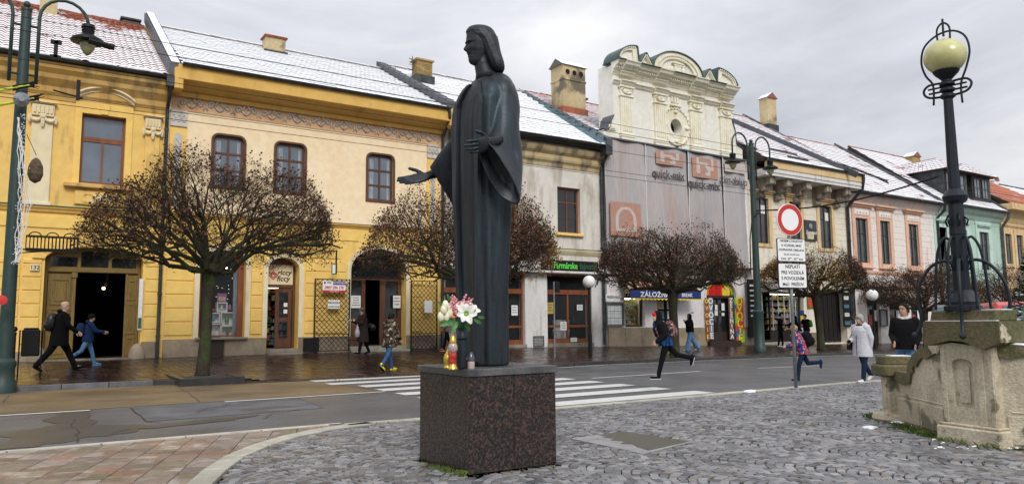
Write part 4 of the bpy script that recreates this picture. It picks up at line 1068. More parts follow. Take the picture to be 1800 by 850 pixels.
q1=PR(567,493,607,514,27.72); bd=obj('rent_board',B().box(q1[0],q1[1],27.7,27.73,q1[2],q1[3]),'white_print',None); tag(bd,'white red and violet for-rent board with phone number hung on lattice gate','sign')
w_=q1[1]-q1[0]; h_=q1[3]-q1[2]; WL[bd.name]=(0,0,0)
obj('colour_field',B().box(q1[0]+w_*.45,q1[1],27.694,27.699,q1[3]-h_*.33,q1[3]),'violet_print',bd); obj('colour_field',B().box(q1[0],q1[1],27.694,27.699,q1[2],q1[2]+h_*.2),'red_print',bd)
text('0907 594 170',bd,((q1[0]+q1[1])/2,27.69,q1[2]+h_*.42),h_*.36,'red_print',sx=.85,bold=.015); text('NA PRENÁJOM',bd,(q1[0]+w_*.73,27.69,q1[3]-h_*.165),h_*.19,'white_print',sx=.95,bold=.01); text('REAL',bd,(q1[0]+w_*.28,27.69,q1[3]-h_*.14),h_*.17,'black_print'); b=B(); b.box(q1[0]+w_*.05,q1[0]+w_*.13,27.694,27.699,q1[3]-h_*.26,q1[3]-h_*.08); obj('logo',b,'violet_print',bd)
text('www.reality.sk',bd,((q1[0]+q1[1])/2,27.69,q1[2]+h_*.09),h_*.14,'white_print')
q1=PR(576,527,597,542,27.72); bd=obj('paper_sheet',B().box(q1[0],q1[1],27.7,27.72,q1[2],q1[3]),'paper',None); tag(bd,'small white printed sheet tied to the lattice gate under the rent board','notice'); WL[bd.name]=(0,0,0)
text('PREVÁDZKA',bd,((q1[0]+q1[1])/2,27.69,q1[3]-.1),.11,'black_print',sx=.8); text('presťahovaná',bd,((q1[0]+q1[1])/2,27.69,q1[3]-.24),.08,'black_print')
e2,a,c,zb,zt=lat_gate(723,492,768,613,'black lattice gate leaf right of the doorway with crumpled paper on it')
q1=PR(746,528,760,549,27.72); bd=obj('paper_sheet',B().box(q1[0],q1[1],27.71,27.72,q1[2],q1[3]),'paper',None); tag(bd,'bluish white paper stuck on the right lattice gate','notice')
# lattice in the arch
cc_=(s_g0+s_g1)/2; aa_=(s_g1-s_g0)/2-.02
fb=lattice(None,None,s_g0,s_g1,3.3,4.45,28.15,.19,lambda s,z:(z<3.6 or ((s-cc_)/aa_)**2+((z-3.6)/.83)**2<1)); fb.box(s_g0,s_g1,28.13,28.17,3.28,3.33); obj('lattice_fanlight',fb,'iron',Bh)
for (x0,y0,x1,y1,sd_) in ((617,519,634,541,3),(691,519,704,541,8)):
    q1=PR(x0,y0,x1,y1,28.3); n_=notice(Bh,q1[0],q1[1],q1[2],q1[3],28.3,3 if sd_==8 else 4,seed=sd_)
pa=PR(583,455,592,482,27.4); b=B(); b.box(pa[0],pa[0]+.05,27.38,28,pa[3]+.3,pa[3]+.35); b.box(pa[1]-.05,pa[1],27.38,27.42,pa[2],pa[3]+.35); b.box(pa[0],pa[1],27.39,27.41,pa[2],pa[2]+.4); obj('hanging_sign',b,'iron',Bh); b=B(); b.box(pa[0]+.02,pa[1]-.06,27.37,27.385,pa[2]+.03,pa[2]+.37); obj('sign_face',b,'paper',Bh)
rB=roof(Bh,4.36,14.82,27.32,10.50,34.5,14.3,'flat_tile',tw=.21,tl=.31)
gutter(Bh,4.35,14.8,27.05,10.46,.1)
slope_box(Bh,'fire_wall','yellow_plaster',14.86,15.16,27.3,10.6,34.9,14.6,-.6,.2); slope_box(Bh,'wall_cladding','lead_grey',14.8,15.2,27.25,10.58,34.95,14.62,-.16,.24); seams(Bh,'lead_grey',14.8,15.2,27.25,10.58,34.95,14.62,.25,13)
b=B(); b.cbox(14.82,15.12,27.1,28,9.7,10.45,.02); obj('eaves_bracket',b,'ochre_fascia',Bh)
pipe(Bh,[(14.75,27.05,10.42),(14.78,27.05,10.1),(14.86,27.4,9.8),(14.88,27.85,9.45),(14.88,27.88,.5)],.065)
chim(462,501,67,96,33.8,'chimney_render','short rendered chimney with red brick cap on the first white roof')
# ================================================================ C: weathered white house
Ch=house('weathered off-white house with stained cornice and wooden shopfronts behind the statue',15)
sC0,sC1=14.92,23.72
wC=[PR(980,330,1020,411),]; a0,a1,c0,c1=S(980,370),S(1020,370),5.66,7.85
wn=[(a0,a1),(17.4,18.8),(15.55,16.6)]
wall(Ch,rect(sC0,sC1,4.3,9.9),[rect(a,c,c0,c1) for a,c in wn],'old_white',depth=.4)
pC=[(S(778),S(845)),(S(848),S(923)),(S(962),S(1040))]
wall(Ch,rect(sC0,sC1,-.3,4.3),[rect(a,c,.5,3.72) for a,c in pC],'pier_white',depth=.5)
shell(Ch,sC0,sC1,9.9,'old_white')
for a,c in wn:
    window(Ch,a,c,c0,c1,'red_wood',cols=2,rows=(.68,),rec=.2,glass='dark_glass',fr=.09)
    b=B(); b.cbox(a-.12,c+.12,27.84,28.15,c0-.13,c0,.015); obj('window_sill',b,'yellow_low',Ch)
    b=B(); b.box(a+.18,a+.5,28.3,28.32,c0+.1,c1-.8); obj('curtain',b,'sand_trim',Ch)
cornice(Ch,sC0+.3,sC1-.05,[(.03,8.75),(.08,8.95),(.16,9.02),(.2,9.12),(.2,9.3),(.36,9.42),(.42,9.52),(.46,9.66)],'old_cornice')
cornice(Ch,sC0+.05,sC1,[(.02,4.62),(.1,4.72),(.16,4.82),(.16,4.88)],'cream_trim','string_course'); b=B(); b.box(sC0,sC1,27.82,28.02,4.883,4.91); obj('course_flashing',b,'copper_green',Ch)
b=B(); b.cbox(sC0+.1,sC1-.1,27.62,28.02,3.74,3.84,.01); b.cbox(sC0+.1,sC1-.1,27.75,28.02,3.85,4.05,.02); obj('shop_ledge',b,'pier_white',Ch)
mb=B(); r_=random.Random(2)
for k in range(260):
    s=r_.uniform(sC0+.2,sC1-.2); l=r_.uniform(.03,.09); t=27.64+r_.random()*.12; mb.ball((s,t,3.85+r_.random()*.02),l*.5,5,4,(1.4,.8,.6))
obj('moss',mb,'moss',Ch)['kind']='stuff'
for (a,c),nd in zip(pC,(1,2,2)):
    y=28.18; n=2 if c-a<2.9 else 3
    fr=obj('shopfront_frame',B().plate(rect(a,c,.5,3.72),[rect(a+.09,c-.09,3.0,3.62)]+[rect(a+.09+(c-a-.18)*i/nd+(.05 if i else 0),a+.09+(c-a-.18)*(i+1)/nd-(.05 if i<nd-1 else 0),z0,z1) for i in range(nd) for z0,z1 in ((.72,1.25),(1.36,2.78))],y,.09),'red_wood',Ch)
    obj('shop_pane',B().plate(rect(a+.05,c-.05,.7,3.66),[],y+.05,.004),'shop_glass',fr)
    room(Ch,a-.1,c+.1,.5,3.8,28.6,31.5); b=B(); b.box(a-.1,c+.1,31.5,31.6,.4,4); obj('back_panel',b,'interior_wall',Ch)
    b=B(); b.box(a-.02,c+.02,27.9,28.5,.25,.52); obj('threshold',b,'concrete_step',Ch)
    b=B()
    for k in range(4):
        x=a+.4+k*(c-a-.6)/3; b.lathe([(.2,0),(.24,.35),(.26,.4),(.2,.45),(.25,.9)],(x,29.6+.3*(k%2),.7),8)
    obj('covered_chair',b,'paper',Ch)['kind']='stuff'
for (x0,y0,x1,y1,m_) in ((961,531,973,551,'goodsd'),(1014,535,1024,545,'paper'),(985,565,996,580,'paper'),(1003,593,1014,600,'paper'),(899,536,910,554,'paper')):
    q=PR(x0,y0,x1,y1,28.16); notice(Ch,q[0],q[1],q[2],q[3],28.16,3,m=m_,seed=x0)
obj('handle',B().tube([(S(1010),28.12,1.45),(S(1010),28.12,1.75)],.015,6),'zinc_dark',Ch)
q=PR(937,590,956,608); b=B(); b.plate(rect(q[0],q[1],q[2],q[3]),[rect(q[0]+.05,q[1]-.05,q[2]+.05,q[3]-.05)],27.965,.03)
for k in range(5): z_=q[2]+.08+k*(q[3]-q[2]-.12)/5; b.box(q[0]+.05,q[1]-.05,27.975,27.99,z_,z_+.03)
obj('vent_grille',b,'old_zinc',Ch)
q=PR(952,454,1050,479,27.7); sgn=obj('shop_sign',B().cbox(q[0],q[1],27.62,27.75,q[2]+.04,q[3]-.04,.02),'black_void',Ch)
hm=(q[2]+q[3])/2-.02
text('Farmárske',sgn,(q[0]+(q[1]-q[0])*.40,27.61,hm),.42,'green_print',sx=.78,bold=.02); text('fajnoty',sgn,(q[0]+(q[1]-q[0])*.80,27.61,hm),.42,'dark_green_print',sx=.85,bold=.01)
roof(Ch,15.2,23.62,27.4,10.02,34.5,14.55,'flat_tile',tw=.23,tl=.34); gutter(Ch,15.2,23.55,27.2,9.98,.1)
slope_box(Ch,'fire_wall','old_white',23.66,23.94,27.4,10.15,34.9,14.6,-.6,.2); slope_box(Ch,'wall_cladding','lead_grey',23.62,23.98,27.35,10.13,34.95,14.62,-.1,.24)
slope_box(Ch,'valley_flashing','zinc_blue',23.25,23.61,27.4,10.13,34.6,14.5,-.02,.08); seams(Ch,'zinc_blue',23.25,23.98,27.35,10.13,34.95,14.62,.26,14)
pipe(Ch,[(23.5,27.2,9.95),(23.52,27.2,9.6),(23.6,27.5,9.35),(23.66,27.86,9.1),(23.66,27.88,.4)],.075)
b=B(); b.box(23.3,23.7,27.05,27.4,9.5,9.92); obj('rain_head',b,'zinc_dark',Ch)
chim(724,760,107,138,32.8,'brick_yellow','yellow brick chimney with small aerial on the snowy roof left of the statue head',cap='brick_yellow',brick=True)
# chimney aerial
b=B(); b.tube([(15.85,32.9,13.6),(15.85,32.9,14.7)],.02,5); 
for k in range(3): b.tube([(15.65,32.9,14.55-.15*k),(16.05,32.9,14.55-.15*k)],.012,4)
b.tube([(15.85+.28*math.cos(a)-.2,32.85,14.25+.28*math.sin(a)) for a in [PI*i/6-PI/2 for i in range(7)]],.02,5); tag(obj('aerial',b,'grey_wood',None),'thin metal aerial standing beside the yellow brick chimney','aerial')
# ================================================================ D: baroque gable over a net-covered front
Dh=house('white house with tall baroque gable above grey scaffold netting and fruit shop below',24)
sD0,sD1=23.96,34.62
ar=arc_open(S(1098),S(1133),1.22,2.9,.45); pd=rect(S(1155),S(1188),.42,2.75); fd=arc_open(S(1241),S(1293),.38,2.85,1.0,14)
wall(Dh,rect(sD0,sD1,-.4,10.5),[ar,pd,fd],'ground_white',depth=.5); shell(Dh,sD0,sD1,10.4,'ground_white')
plinth(Dh,sD0,S(1153),1.2,st=1.3); plinth(Dh,S(1190),S(1239),1.15,st=1.3); plinth(Dh,S(1295),sD1,1.15)
# --- gable
g0,g1=S(1077,170),S(1283,220)
def GP(px,py,t=27.95): return sz(px,py,t)
zC=Zp(1200,216)   # under cornice reference
zTop=Zp(1088,114)  # top of main cornice
zB=10.55
oc=GP(1187,223); 
ocr=[(oc[0]+.42*math.cos(2*PI*k/20),oc[1]+.42*math.sin(2*PI*k/20)) for k in range(20)]
slot=rect(S(1186,255),S(1192,255),Zp(1190,262),Zp(1190,254))
wall(Dh,rect(g0,g1,zB,zTop-.1),[ocr,slot],'gable_white',t=27.95,depth=.5,name='gable_wall')
b=B(); b.box(g0+.02,g1-.02,28.5,28.54,zB,zTop-.1); obj('gable_back',b,'black_void',Dh)
for a_,c_ in ((g0,g0+.15),(g1-.15,g1)): obj('gable_return',B().box(a_,c_,28.45,29.1,zB,zTop),'gable_white',Dh)
b=B(); 
for (r0,r1,y) in ((.42,.62,27.88),(.62,.95,27.90),(.95,1.02,27.86)):
    o_=[(oc[0]+r1*math.cos(2*PI*k/24),oc[1]+r1*math.sin(2*PI*k/24)) for k in range(24)]; i_=[(oc[0]+r0*math.cos(2*PI*k/24),oc[1]+r0*math.sin(2*PI*k/24)) for k in range(24)]
    b.plate(o_,[i_],y,27.96-y)
for k in range(26): a=2*PI*k/26; b.ball((oc[0]+1.0*math.cos(a),27.85,oc[1]+1.0*math.sin(a)),.055,6,4)
for a in (0,PI/2,PI,1.5*PI): b.ball((oc[0]+.8*math.cos(a),27.86,oc[1]+.8*math.sin(a)),.13,8,5,(1.1,.5,.8))
obj('oculus_wreath',b,'gable_trim',Dh)
hC=zTop
def gcorn(z0,outs,m='gable_trim',name='cornice'):
    prof=[(27.95-o_,z0+z_) for o_,z_ in outs]; prof=[(27.96,z0+outs[0][1])]+prof+[(27.96,z0+outs[-1][1])]
    b=B(); b.xsweep(prof,g0-.1,g1+.1); 
    for (a,c) in PIL: b.xsweep([(y-.16,z) for y,z in prof[:]],a-.06,c+.06)
    return obj(name,b,m,Dh)
def pilpx(x0,x1,y): return (S(x0,y),S(x1,y))
PIL=[(S(1088,200),S(1109,200)),(S(1148,210),S(1168,210)),(S(1210,215),S(1230,215)),(S(1263,220),g1-.02)]
zc2=Zp(1200,196)          # architrave line 
zcap=zTop-2.05
gcorn(zTop,[(.05,-.58),(.1,-.5),(.16,-.46),(.16,-.38),(.3,-.32),(.34,-.24),(.5,-.18),(.55,-.06),(.62,-.02),(.62,.02)])
gcorn(zTop,[(.04,-1.1),(.1,-1.05),(.14,-.97),(.22,-.93),(.22,-.88)],name='architrave')
b=B(); x=g0-.05
while x<g1: b.box(x,x+.07,27.56,27.7,zTop-.32,zTop-.24); x+=.15
obj('dentils',b,'gable_trim',Dh,stuff=True)
b=B(); b.box(g0-.15,g1+.15,27.22,28.6,zTop+.021,zTop+.05); obj('cornice_flashing',b,'copper_green',Dh)
for a,c in PIL:
    b=B(); b.cbox(a,c,27.83,27.96,zB+.4,zTop-1.66,.012)
    n=5
    for k in range(n): x=a+.06+(c-a-.12)*(k+.5)/n; w2=(c-a)/n*.28; b.cbox(x-w2,x+w2,27.79,27.84,zB+.5,zTop-1.75,.01)
    obj('pilaster',b,'gable_trim',Dh)
    b=B(); b.cbox(a-.06,c+.06,27.77,27.96,zB+.2,zB+.4,.02); b.cbox(a-.02,c+.02,27.8,27.96,zB+.0,zB+.2,.01); obj('pilaster_base',b,'gable_trim',Dh)
    b=B(); b.cbox(a-.1,c+.1,27.72,27.96,zTop-1.22,zTop-1.12,.015); b.cbox(a-.02,c+.02,27.8,27.96,zTop-1.6,zTop-1.22,.01); b.cbox(a-.06,c+.06,27.76,27.96,zTop-1.68,zTop-1.6,.015)
    cx=(a+c)/2
    for sg in (-1,1):
        b.tube([(cx+sg*((c-a)*.36+.1*math.cos(q)*(1-q/9)),27.76,zTop-1.36+.1*math.sin(q)*(1-q/9)) for q in [i*.8 for i in range(8)]],.03,5)
    b.tube([(cx+(c-a)*.36*math.cos(q),27.76,zTop-1.36-.16*math.sin(q)) for q in [PI*i/8 for i in range(9)]],[.03,.04,.05,.055,.06,.055,.05,.04,.03],5); b.ball((cx,27.76,zTop-1.38),.08,7,5)
    obj('capital',b,'gable_trim',Dh)
b=B(); cx=oc[0]; 
for k in range(3): b.cbox(cx-.28+k*.2,cx-.14+k*.2,27.88,27.96,oc[1]+1.3,zTop-1.1,.01)
b.cbox(cx-.4,cx+.4,27.8,27.96,oc[1]+1.08,oc[1]+1.18,.02); obj('centre_strip',b,'gable_trim',Dh)
# crowning arches: half arch, gablet, big arch, gablet, half arch
W_=g1-g0+.7; x0=g0-.35
def ppx(px,py): return sz(px,py,27.7)
xa=[ppx(1083,110)[0],ppx(1119,115)[0],ppx(1145,120)[0],ppx(1231,135)[0],ppx(1256,140)[0],ppx(1290,150)[0]]
def crown(pts,ins,z0,name,dpt=1.0,y=27.55,m='gable_white'):
    e=obj(name,B().plate(pts,[],y+.12,.35),m,Dh)
    obj('arch_moulding',B().plate(pts,[ins],y,.14),'gable_trim',e)
    n=len(pts); cov=B(); top=[p for p in pts if p[1]>z0+.02]
    for k in range(len(pts)):
        p,q_=pts[k],pts[(k+1)%n]
        if max(p[1],q_[1])<z0+.05: continue
        dx,dz=q_[0]-p[0],q_[1]-p[1]; l=math.hypot(dx,dz)
        if l<1e-5: continue
        nx,nz=dz/l*.05,-dx/l*.05
        cov.add([(p[0],y-.08,p[1]),(q_[0],y-.08,q_[1]),(q_[0],y+dpt,q_[1]),(p[0],y+dpt,p[1]),(p[0]+nx,y-.08,p[1]+nz),(q_[0]+nx,y-.08,q_[1]+nz),(q_[0]+nx,y+dpt,q_[1]+nz),(p[0]+nx,y+dpt,p[1]+nz)],[(0,1,5,4),(4,5,6,7),(1,2,6,5),(3,0,4,7),(2,3,7,6),(0,3,2,1)])
    obj('arch_flashing',cov,'copper_green',e)
    bk=B(); bk.plate(pts,[],y+.47,dpt-.5,back=True); obj('arch_back',bk,m,e)
    return e
z0=zTop+.05
def beads(par,P,m='gable_trim'):
    b=B()
    for (x,z) in P: b.cbox(x-.045,x+.045,27.49,27.56,z-.045,z+.045,.01)
    obj('egg_moulding',b,m,par,stuff=False)
hA=Zp(1113,80,27.5)-z0; 
def halfarc(xl,xr,h,peak_right):
    n=12; P=[(xl,z0),(xr,z0)]; w=xr-xl; A_=[]
    for k in range(n+1):
        f=k/n   # quarter-ish arch leaning to its upright side
        a=f*PI*.5
        if peak_right: A_.append((xr-.12-(w-.12)*math.sin(a)*1.0 if False else xl+w*(1-math.cos(a))*0.93,z0+h*math.sin(a)))
        else: A_.append((xr-w*(1-math.cos(a))*0.93,z0+h*math.sin(a)))
    if peak_right: pts=[(xl,z0),(xr,z0)]+A_[::-1][:-1]
    else: pts=[(xl,z0),(xr,z0)]+A_[1:]
    return pts
def inset(pts,f=.72,dz=.0):
    cx=sum(p[0] for p in pts)/len(pts); zz=min(p[1] for p in pts)
    cz=zz+.0
    return [(cx+(x-cx)*f,zz+.12+(z-zz)*f) for x,z in pts]
P1=halfarc(xa[0],xa[1],hA,True); e=crown(P1,inset(P1,.62),z0,'gable_half_arch',1.1); i_=inset(P1,.80); beads(e,[i_[k] for k in range(2,len(i_))])
hT=(Zp(1133,92,27.5)-z0)*1.25
P2=[(xa[1]+.03,z0),(xa[2]-.03,z0),((xa[1]+xa[2])/2,z0+hT*.80)]; e=crown(P2,inset(P2,.55),z0,'gablet',1.1); i_=inset(P2,.76); beads(e,[(i_[a][0]*(1-f)+i_[2][0]*f,i_[a][1]*(1-f)+i_[2][1]*f) for a in (0,1) for f in [k/7 for k in range(8)]])
n=22; cx=(xa[2]+xa[3])/2; w=(xa[3]-xa[2])/2; hB=Zp(1185,91,27.5)-z0
P3=[(cx-w,z0),(cx+w,z0)]+[(cx+w*math.cos(PI*k/n),z0+hB*math.sin(PI*k/n)**.9) for k in range(1,n)]
I3=[(cx-w*.66,z0+.1),(cx+w*.66,z0+.1)]+[(cx+w*.66*math.cos(PI*k/n),z0+.1+hB*.62*math.sin(PI*k/n)) for k in range(1,n)]
e=crown(P3,I3,z0,'gable_arch',1.1); beads(e,[(cx+w*.82*math.cos(PI*k/34),z0+.05+hB*.8*math.sin(PI*k/34)) for k in range(1,34)])
b=B(); b.cbox(cx-.42,cx+.42,27.5,27.68,z0+hB*.46,z0+hB*.53,.015); b.cbox(cx-.3,cx+.3,27.54,27.68,z0+hB*.38,z0+hB*.46,.01); b.cbox(cx-.24,cx+.24,27.57,27.68,z0+.1,z0+hB*.38,.01)
for k in range(3): b.cbox(cx-.2+k*.15,cx-.12+k*.15,27.54,27.6,z0+.12,z0+hB*.37,.008)
for sg in (-1,1): b.ball((cx+sg*.42,27.6,z0+.2),.14,7,5,(1,.5,1.4))
obj('keystone_ornament',b,'gable_trim',e)
P4=[(xa[3]+.03,z0),(xa[4]-.03,z0),((xa[3]+xa[4])/2,z0+hT*.80)]; e=crown(P4,inset(P4,.55),z0,'gablet',1.1); i_=inset(P4,.76); beads(e,[(i_[a][0]*(1-f)+i_[2][0]*f,i_[a][1]*(1-f)+i_[2][1]*f) for a in (0,1) for f in [k/7 for k in range(8)]])
P5=halfarc(xa[4],xa[5]+.1,hA*.98,False); e=crown(P5,inset(P5,.62),z0,'gable_half_arch',1.1); i_=inset(P5,.80); beads(e,[i_[k] for k in range(2,len(i_))])
# scrolled wing at the foot of the gable
wl=S(1060,240); P=[(wl,zB),(g0,zB),(g0,Zp(1085,205))]+[(g0-(g0-wl)*(1-math.cos(PI/2*k/6))*.5-.15,Zp(1085,207)-(Zp(1085,207)-Zp(1062,228))*math.sin(PI/2*k/6)) for k in range(1,7)]+[(wl,Zp(1062,228))]
e=obj('gable_wing',B().plate(P,[],27.97,.6,back=True),'gable_white',Dh); P=P[2:]; cov=B()
for k in range(len(P)-1):
    p,q_=P[k],P[k+1]; cov.add([(p[0],27.9,p[1]),(q_[0],27.9,q_[1]),(q_[0],28.8,q_[1]+.02),(p[0],28.8,p[1]+.02),(p[0],27.9,p[1]+.06),(q_[0],27.9,q_[1]+.06),(q_[0],28.8,q_[1]+.08),(p[0],28.8,p[1]+.08)],[(0,1,5,4),(4,5,6,7),(2,3,7,6)])
obj('wing_flashing',cov,'lead_grey',e); b=B(); b.cbox(wl+.35,wl+.8,27.9,27.98,zB+.45,zB+.75,.02); b.cbox(wl+.45,wl+.7,27.86,27.92,zB+.52,zB+.68,.01); obj('rosette',b,'gable_trim',e)
wr=S(1305,285); P=[(g1,zB),(wr,zB),(wr,zB+.7),(wr-.5,zB+.9),(g1+.35,zB+1.7),(g1,zB+2.6)]; e=obj('gable_wing',B().plate(P,[],27.97,.6,back=True),'gable_white',Dh)
P=P[2:][::-1]; cov=B()
for k in range(len(P)-1):
    p,q_=P[k],P[k+1]; cov.add([(p[0],27.9,p[1]),(q_[0],27.9,q_[1]),(q_[0],28.8,q_[1]+.02),(p[0],28.8,p[1]+.02),(p[0],27.9,p[1]+.06),(q_[0],27.9,q_[1]+.06),(q_[0],28.8,q_[1]+.08),(p[0],28.8,p[1]+.08)],[(0,1,5,4),(4,5,6,7),(2,3,7,6)])
obj('wing_flashing',cov,'lead_grey',e)
b=B(); b.box(sD0,sD1,27.5,28.6,10.44,10.52); obj('ledge_flashing',b,'lead_grey',Dh)
roof(Dh,24.0,34.5,28.7,11.1,35.5,15.0,'red_tile',tw=.24,tl=.36)
chm=chim(969,1029,118,196,32.2,'chimney_render','big patchy rendered chimney with three round holes and snowy ridge cap',gable='s',cap='orange_flashing')
CX=WL[chm.name][0]; CZ=Zp(999,118,32.2)-.1; cwid=1.0; yf=32.2-.0
_c=onT(999,157,32.2); _ph=_hd+math.atan((999-900)/FPX); cwid=60*(_c-CAMP).dot(_f)/FPX/(math.cos(_ph)+.7*math.sin(_ph)); yf=32.2-cwid*.35
def circ(c,z,r,n=14): return [(c+r*math.cos(2*PI*i/n),z+r*math.sin(2*PI*i/n)) for i in range(n)]
for k in range(3):
    c=CX+(k-1)*cwid*.3; z_=CZ-.42; obj('flue_ring',B().plate(circ(c,z_,cwid*.125),[circ(c,z_,cwid*.1)],yf-.03,.05),'chimney_render',chm); obj('flue_hole',B().plate(circ(c,z_,cwid*.1),[],yf-.01,.01),'black_void',chm)
b=B(); b.cbox(CX-cwid/2-.05,CX+cwid/2+.05,yf-.05,yf+cwid*.7+.05,CZ-.88,CZ-.79,.02); obj('chimney_band',b,'chimney_render',chm)
b=B(); b.box(28.1,29.6,36.2,37.2,14.0,15.5); c2=empty('chimney','low broad red-brick chimney peeping behind the roof beside the gable','chimney',(28.8,36.7,14.5)); obj('shaft',b,'terracotta',c2); b=B(); b.box(28.0,29.7,36.1,37.3,15.5,15.6); obj('cap',b,'zinc_dark',c2)
# --- the net
mat('net',(.46,.42,.41),.95,col2=(.40,.38,.38),ns=.55,lo=.4,hi=.62,var=.1,vs=5,stretch=(3,1,.25),bump=.01,bs=16,col3=(.43,.32,.29),ns3=.5,lo3=.55,hi3=.75,st3=(2,1,.4))
mat('net_orange',(.47,.24,.17),.95,col2=(.42,.26,.21),ns=1.3,var=.12,vs=9); mat('net_pink',(.54,.47,.44),.95,var=.1); mat('net_print',(.085,.075,.08),.95,var=.2,vs=12)
n0,n1=S(1064,300,27.6),S(1311,330,27.6); zt,zb=10.42,4.4
net=empty('scaffold_net','grey pink scaffold netting printed with orange logos hung below the gable','netting',((n0+n1)/2,27.6,zb)); 
sx_=[n0,S(1134,320,27.6),S(1209,330,27.6),S(1270,330,27.6),n1]
for k in range(4):
    a,c=sx_[k]+.015,sx_[k+1]-.015; nb=B(); nx,nz=16,20
    for j in range(nz+1):
        for i in range(nx+1):
            x=a+(c-a)*i/nx; z=zb+(zt-zb)*j/nz; nb.v.append((x,27.6+.05*math.sin(i/nx*PI*3+k+j*.15)+.05*noise.noise((x*.9,z*.5,k)),z))
    for j in range(nz):
        for i in range(nx): q=j*(nx+1)+i; nb.f.append((q,q+1,q+nx+2,q+nx+1))
    obj('net_sheet',nb,'net',net,smooth=True)
    b=B(); 
    pts=[(c+.015+rnd.uniform(-.02,.02),27.52,zb+(zt-zb)*i/14) for i in range(15)]; b.tube(pts,.02,5); obj('net_lacing',b,'paper',net)
def netlogo(x0,y0,x1,y1,mir=False,m='net_orange',low=False):
    a,c=S(x0,(y0+y1)/2,27.5),S(x1,(y0+y1)/2,27.5); z1,z0=Zp(x0,y0,27.5),Zp(x1,y1,27.5); cx=(a+c)/2; w=(c-a)
    l=obj('printed_square',B().plate(rect(a,c,z0,z1),[],27.50,.004),m,net); h=z1-z0
    if low:
        def got(f,b0): return [(cx-w*f,z0+h*b0),(cx+w*f,z0+h*b0)]+[(cx+w*f*math.cos(q)**.8,z0+h*(.45+(.42 if f>.3 else .34)*math.sin(q))) for q in [PI/2*k/6 for k in range(7)]]+[(cx-w*f*math.cos(q)**.8 if q<1.57 else cx,z0+h*(.45+(.42 if f>.3 else .34)*math.sin(q))) for q in [PI/2*k/6 for k in range(5,-1,-1)]]
        obj('printed_arch',B().plate(got(.34,.14),[got(.24,.22)],27.49,.004),'net_pink',l)
    else:
        sg=-1 if mir else 1
        P=[(cx-sg*w*.34,z1),(cx-sg*w*.34,z0+h*.2),(cx-sg*w*.2,z0+h*.2),(cx-sg*w*.2,z0+h*.62),(cx-sg*w*.02,z0+h*.62),(cx+sg*w*.12,z0+h*.3),(cx+sg*w*.0,z0+h*.3),(cx+sg*w*.0,z0+h*.12),(cx+sg*w*.2,z0+h*.12),(cx+sg*w*.2,z0+h*.4),(cx+sg*w*.34,z0+h*.4),(cx+sg*w*.34,z1),(cx+sg*w*.24,z1),(cx+sg*w*.24,z0+h*.55),(cx+sg*w*.08,z0+h*.78),(cx-sg*w*.24,z0+h*.78),(cx-sg*w*.24,z1)]
        if mir: P=P[::-1]
        obj('printed_shape',B().plate(P,[],27.49,.004),'net_pink',l)
    return a,c,z0,z1
netlogo(1153,264,1201,294); netlogo(1217,275,1261,316); netlogo(1274,284,1310,306,True,m='net_pink'); netlogo(1073,353,1127,417,low=True)
def nettext(px,py,sz_,mir=False,s='quick-mix',m='net_print'):
    x,z=sz(px,py,27.45); o=text(s,net,(x,27.485,z),sz_,m,sx=(-1 if mir else 1)*.95,bold=.014); return o
nettext(1176,307,.62); nettext(1239,325,.66); nettext(1291,318,.60,True); nettext(1099,430,.78)
b=B(); b.box(sD0,sD1,27.4,28.02,4.33,4.39); obj('net_rail',b,'grey_wood',Dh)
# --- pawnshop window, canopy, poster door
y=28.2
obj('shop_frame',B().plate(ar,[[(x+(.1 if x<(ar[0][0]+ar[1][0])/2 else -.1),z+(.1 if z<2 else -.08)) for x,z in ar]],y,.1),'dark_wood',Dh)
room(Dh,ar[0][0]-.1,ar[1][0]+.1,1.2,3.4,28.36,29.6,'shelf_lit'); b=B(); b.box(ar[0][0]-.1,ar[1][0]+.1,29.6,29.7,1.1,3.5); obj('back_panel',b,'shelf_lit',Dh)
shelves(Dh,ar[0][0],ar[1][0],1.35,2.6,28.6,5,12,mats='adefadf',shelf='shelf_lit',dens=.85); b=B(); b.box(ar[0][0]+.1,ar[1][0]-.1,28.5,28.55,2.62,2.66); obj('tube_light',b,'tube_lamp',Dh); b=B(); b.box(ar[0][0]+.1,ar[1][0]-.1,29.0,29.05,2.62,2.66); obj('tube_light',b,'tube_lamp',Dh)
q=PR(1098,515,1131,523,28.15); s_=obj('name_strip',B().box(q[0],q[1],28.13,28.16,q[2],q[3]),'black_void',Dh); text('ZÁLOŽŇA',s_,((q[0]+q[1])/2,28.125,(q[2]+q[3])/2),.28,'white_print',sx=1.1)
text('A',s_,(ar[0][0]+.35,28.19,2.3),.5,'white_print')
c0_,c1_=S(1104,515,27.2),S(1228,520,27.2); zf=Zp(1160,518,27.1)
pr=[(28.0,zf+.95),(27.15,zf+.2)]
can=obj('canopy',B().add([(c0_,28,zf+.95),(c1_,28,zf+.95),(c1_,27.1,zf+.2),(c0_,27.1,zf+.2)],[(3,2,1,0)]),'dark_wood',Dh)
V=B(); r_=random.Random(8)
nt_=int((c1_-c0_)/.2)
for j in range(4):
    for i in range(nt_):
        f=j/4; x=c0_+i*.2; y0_,z0_=27.08+.92*f,zf+.2+.78*f+.03; y1_,z1_=27.08+.92*(f+.27),zf+.2+.78*(f+.27)
        tb=B(); tb.loft([[(x+.1+.1*math.cos(a),yy,zz+.05*math.sin(a)) for a in [PI*k/4 for k in range(5)]] for yy,zz in ((y0_,z0_+.02),(y1_,z1_))],False,False,closed=False)
        obj('canopy_tile',tb,'canopy_tile_mat' if False else ('terracotta' if (i+j)%3 else 'goodsa'),can)
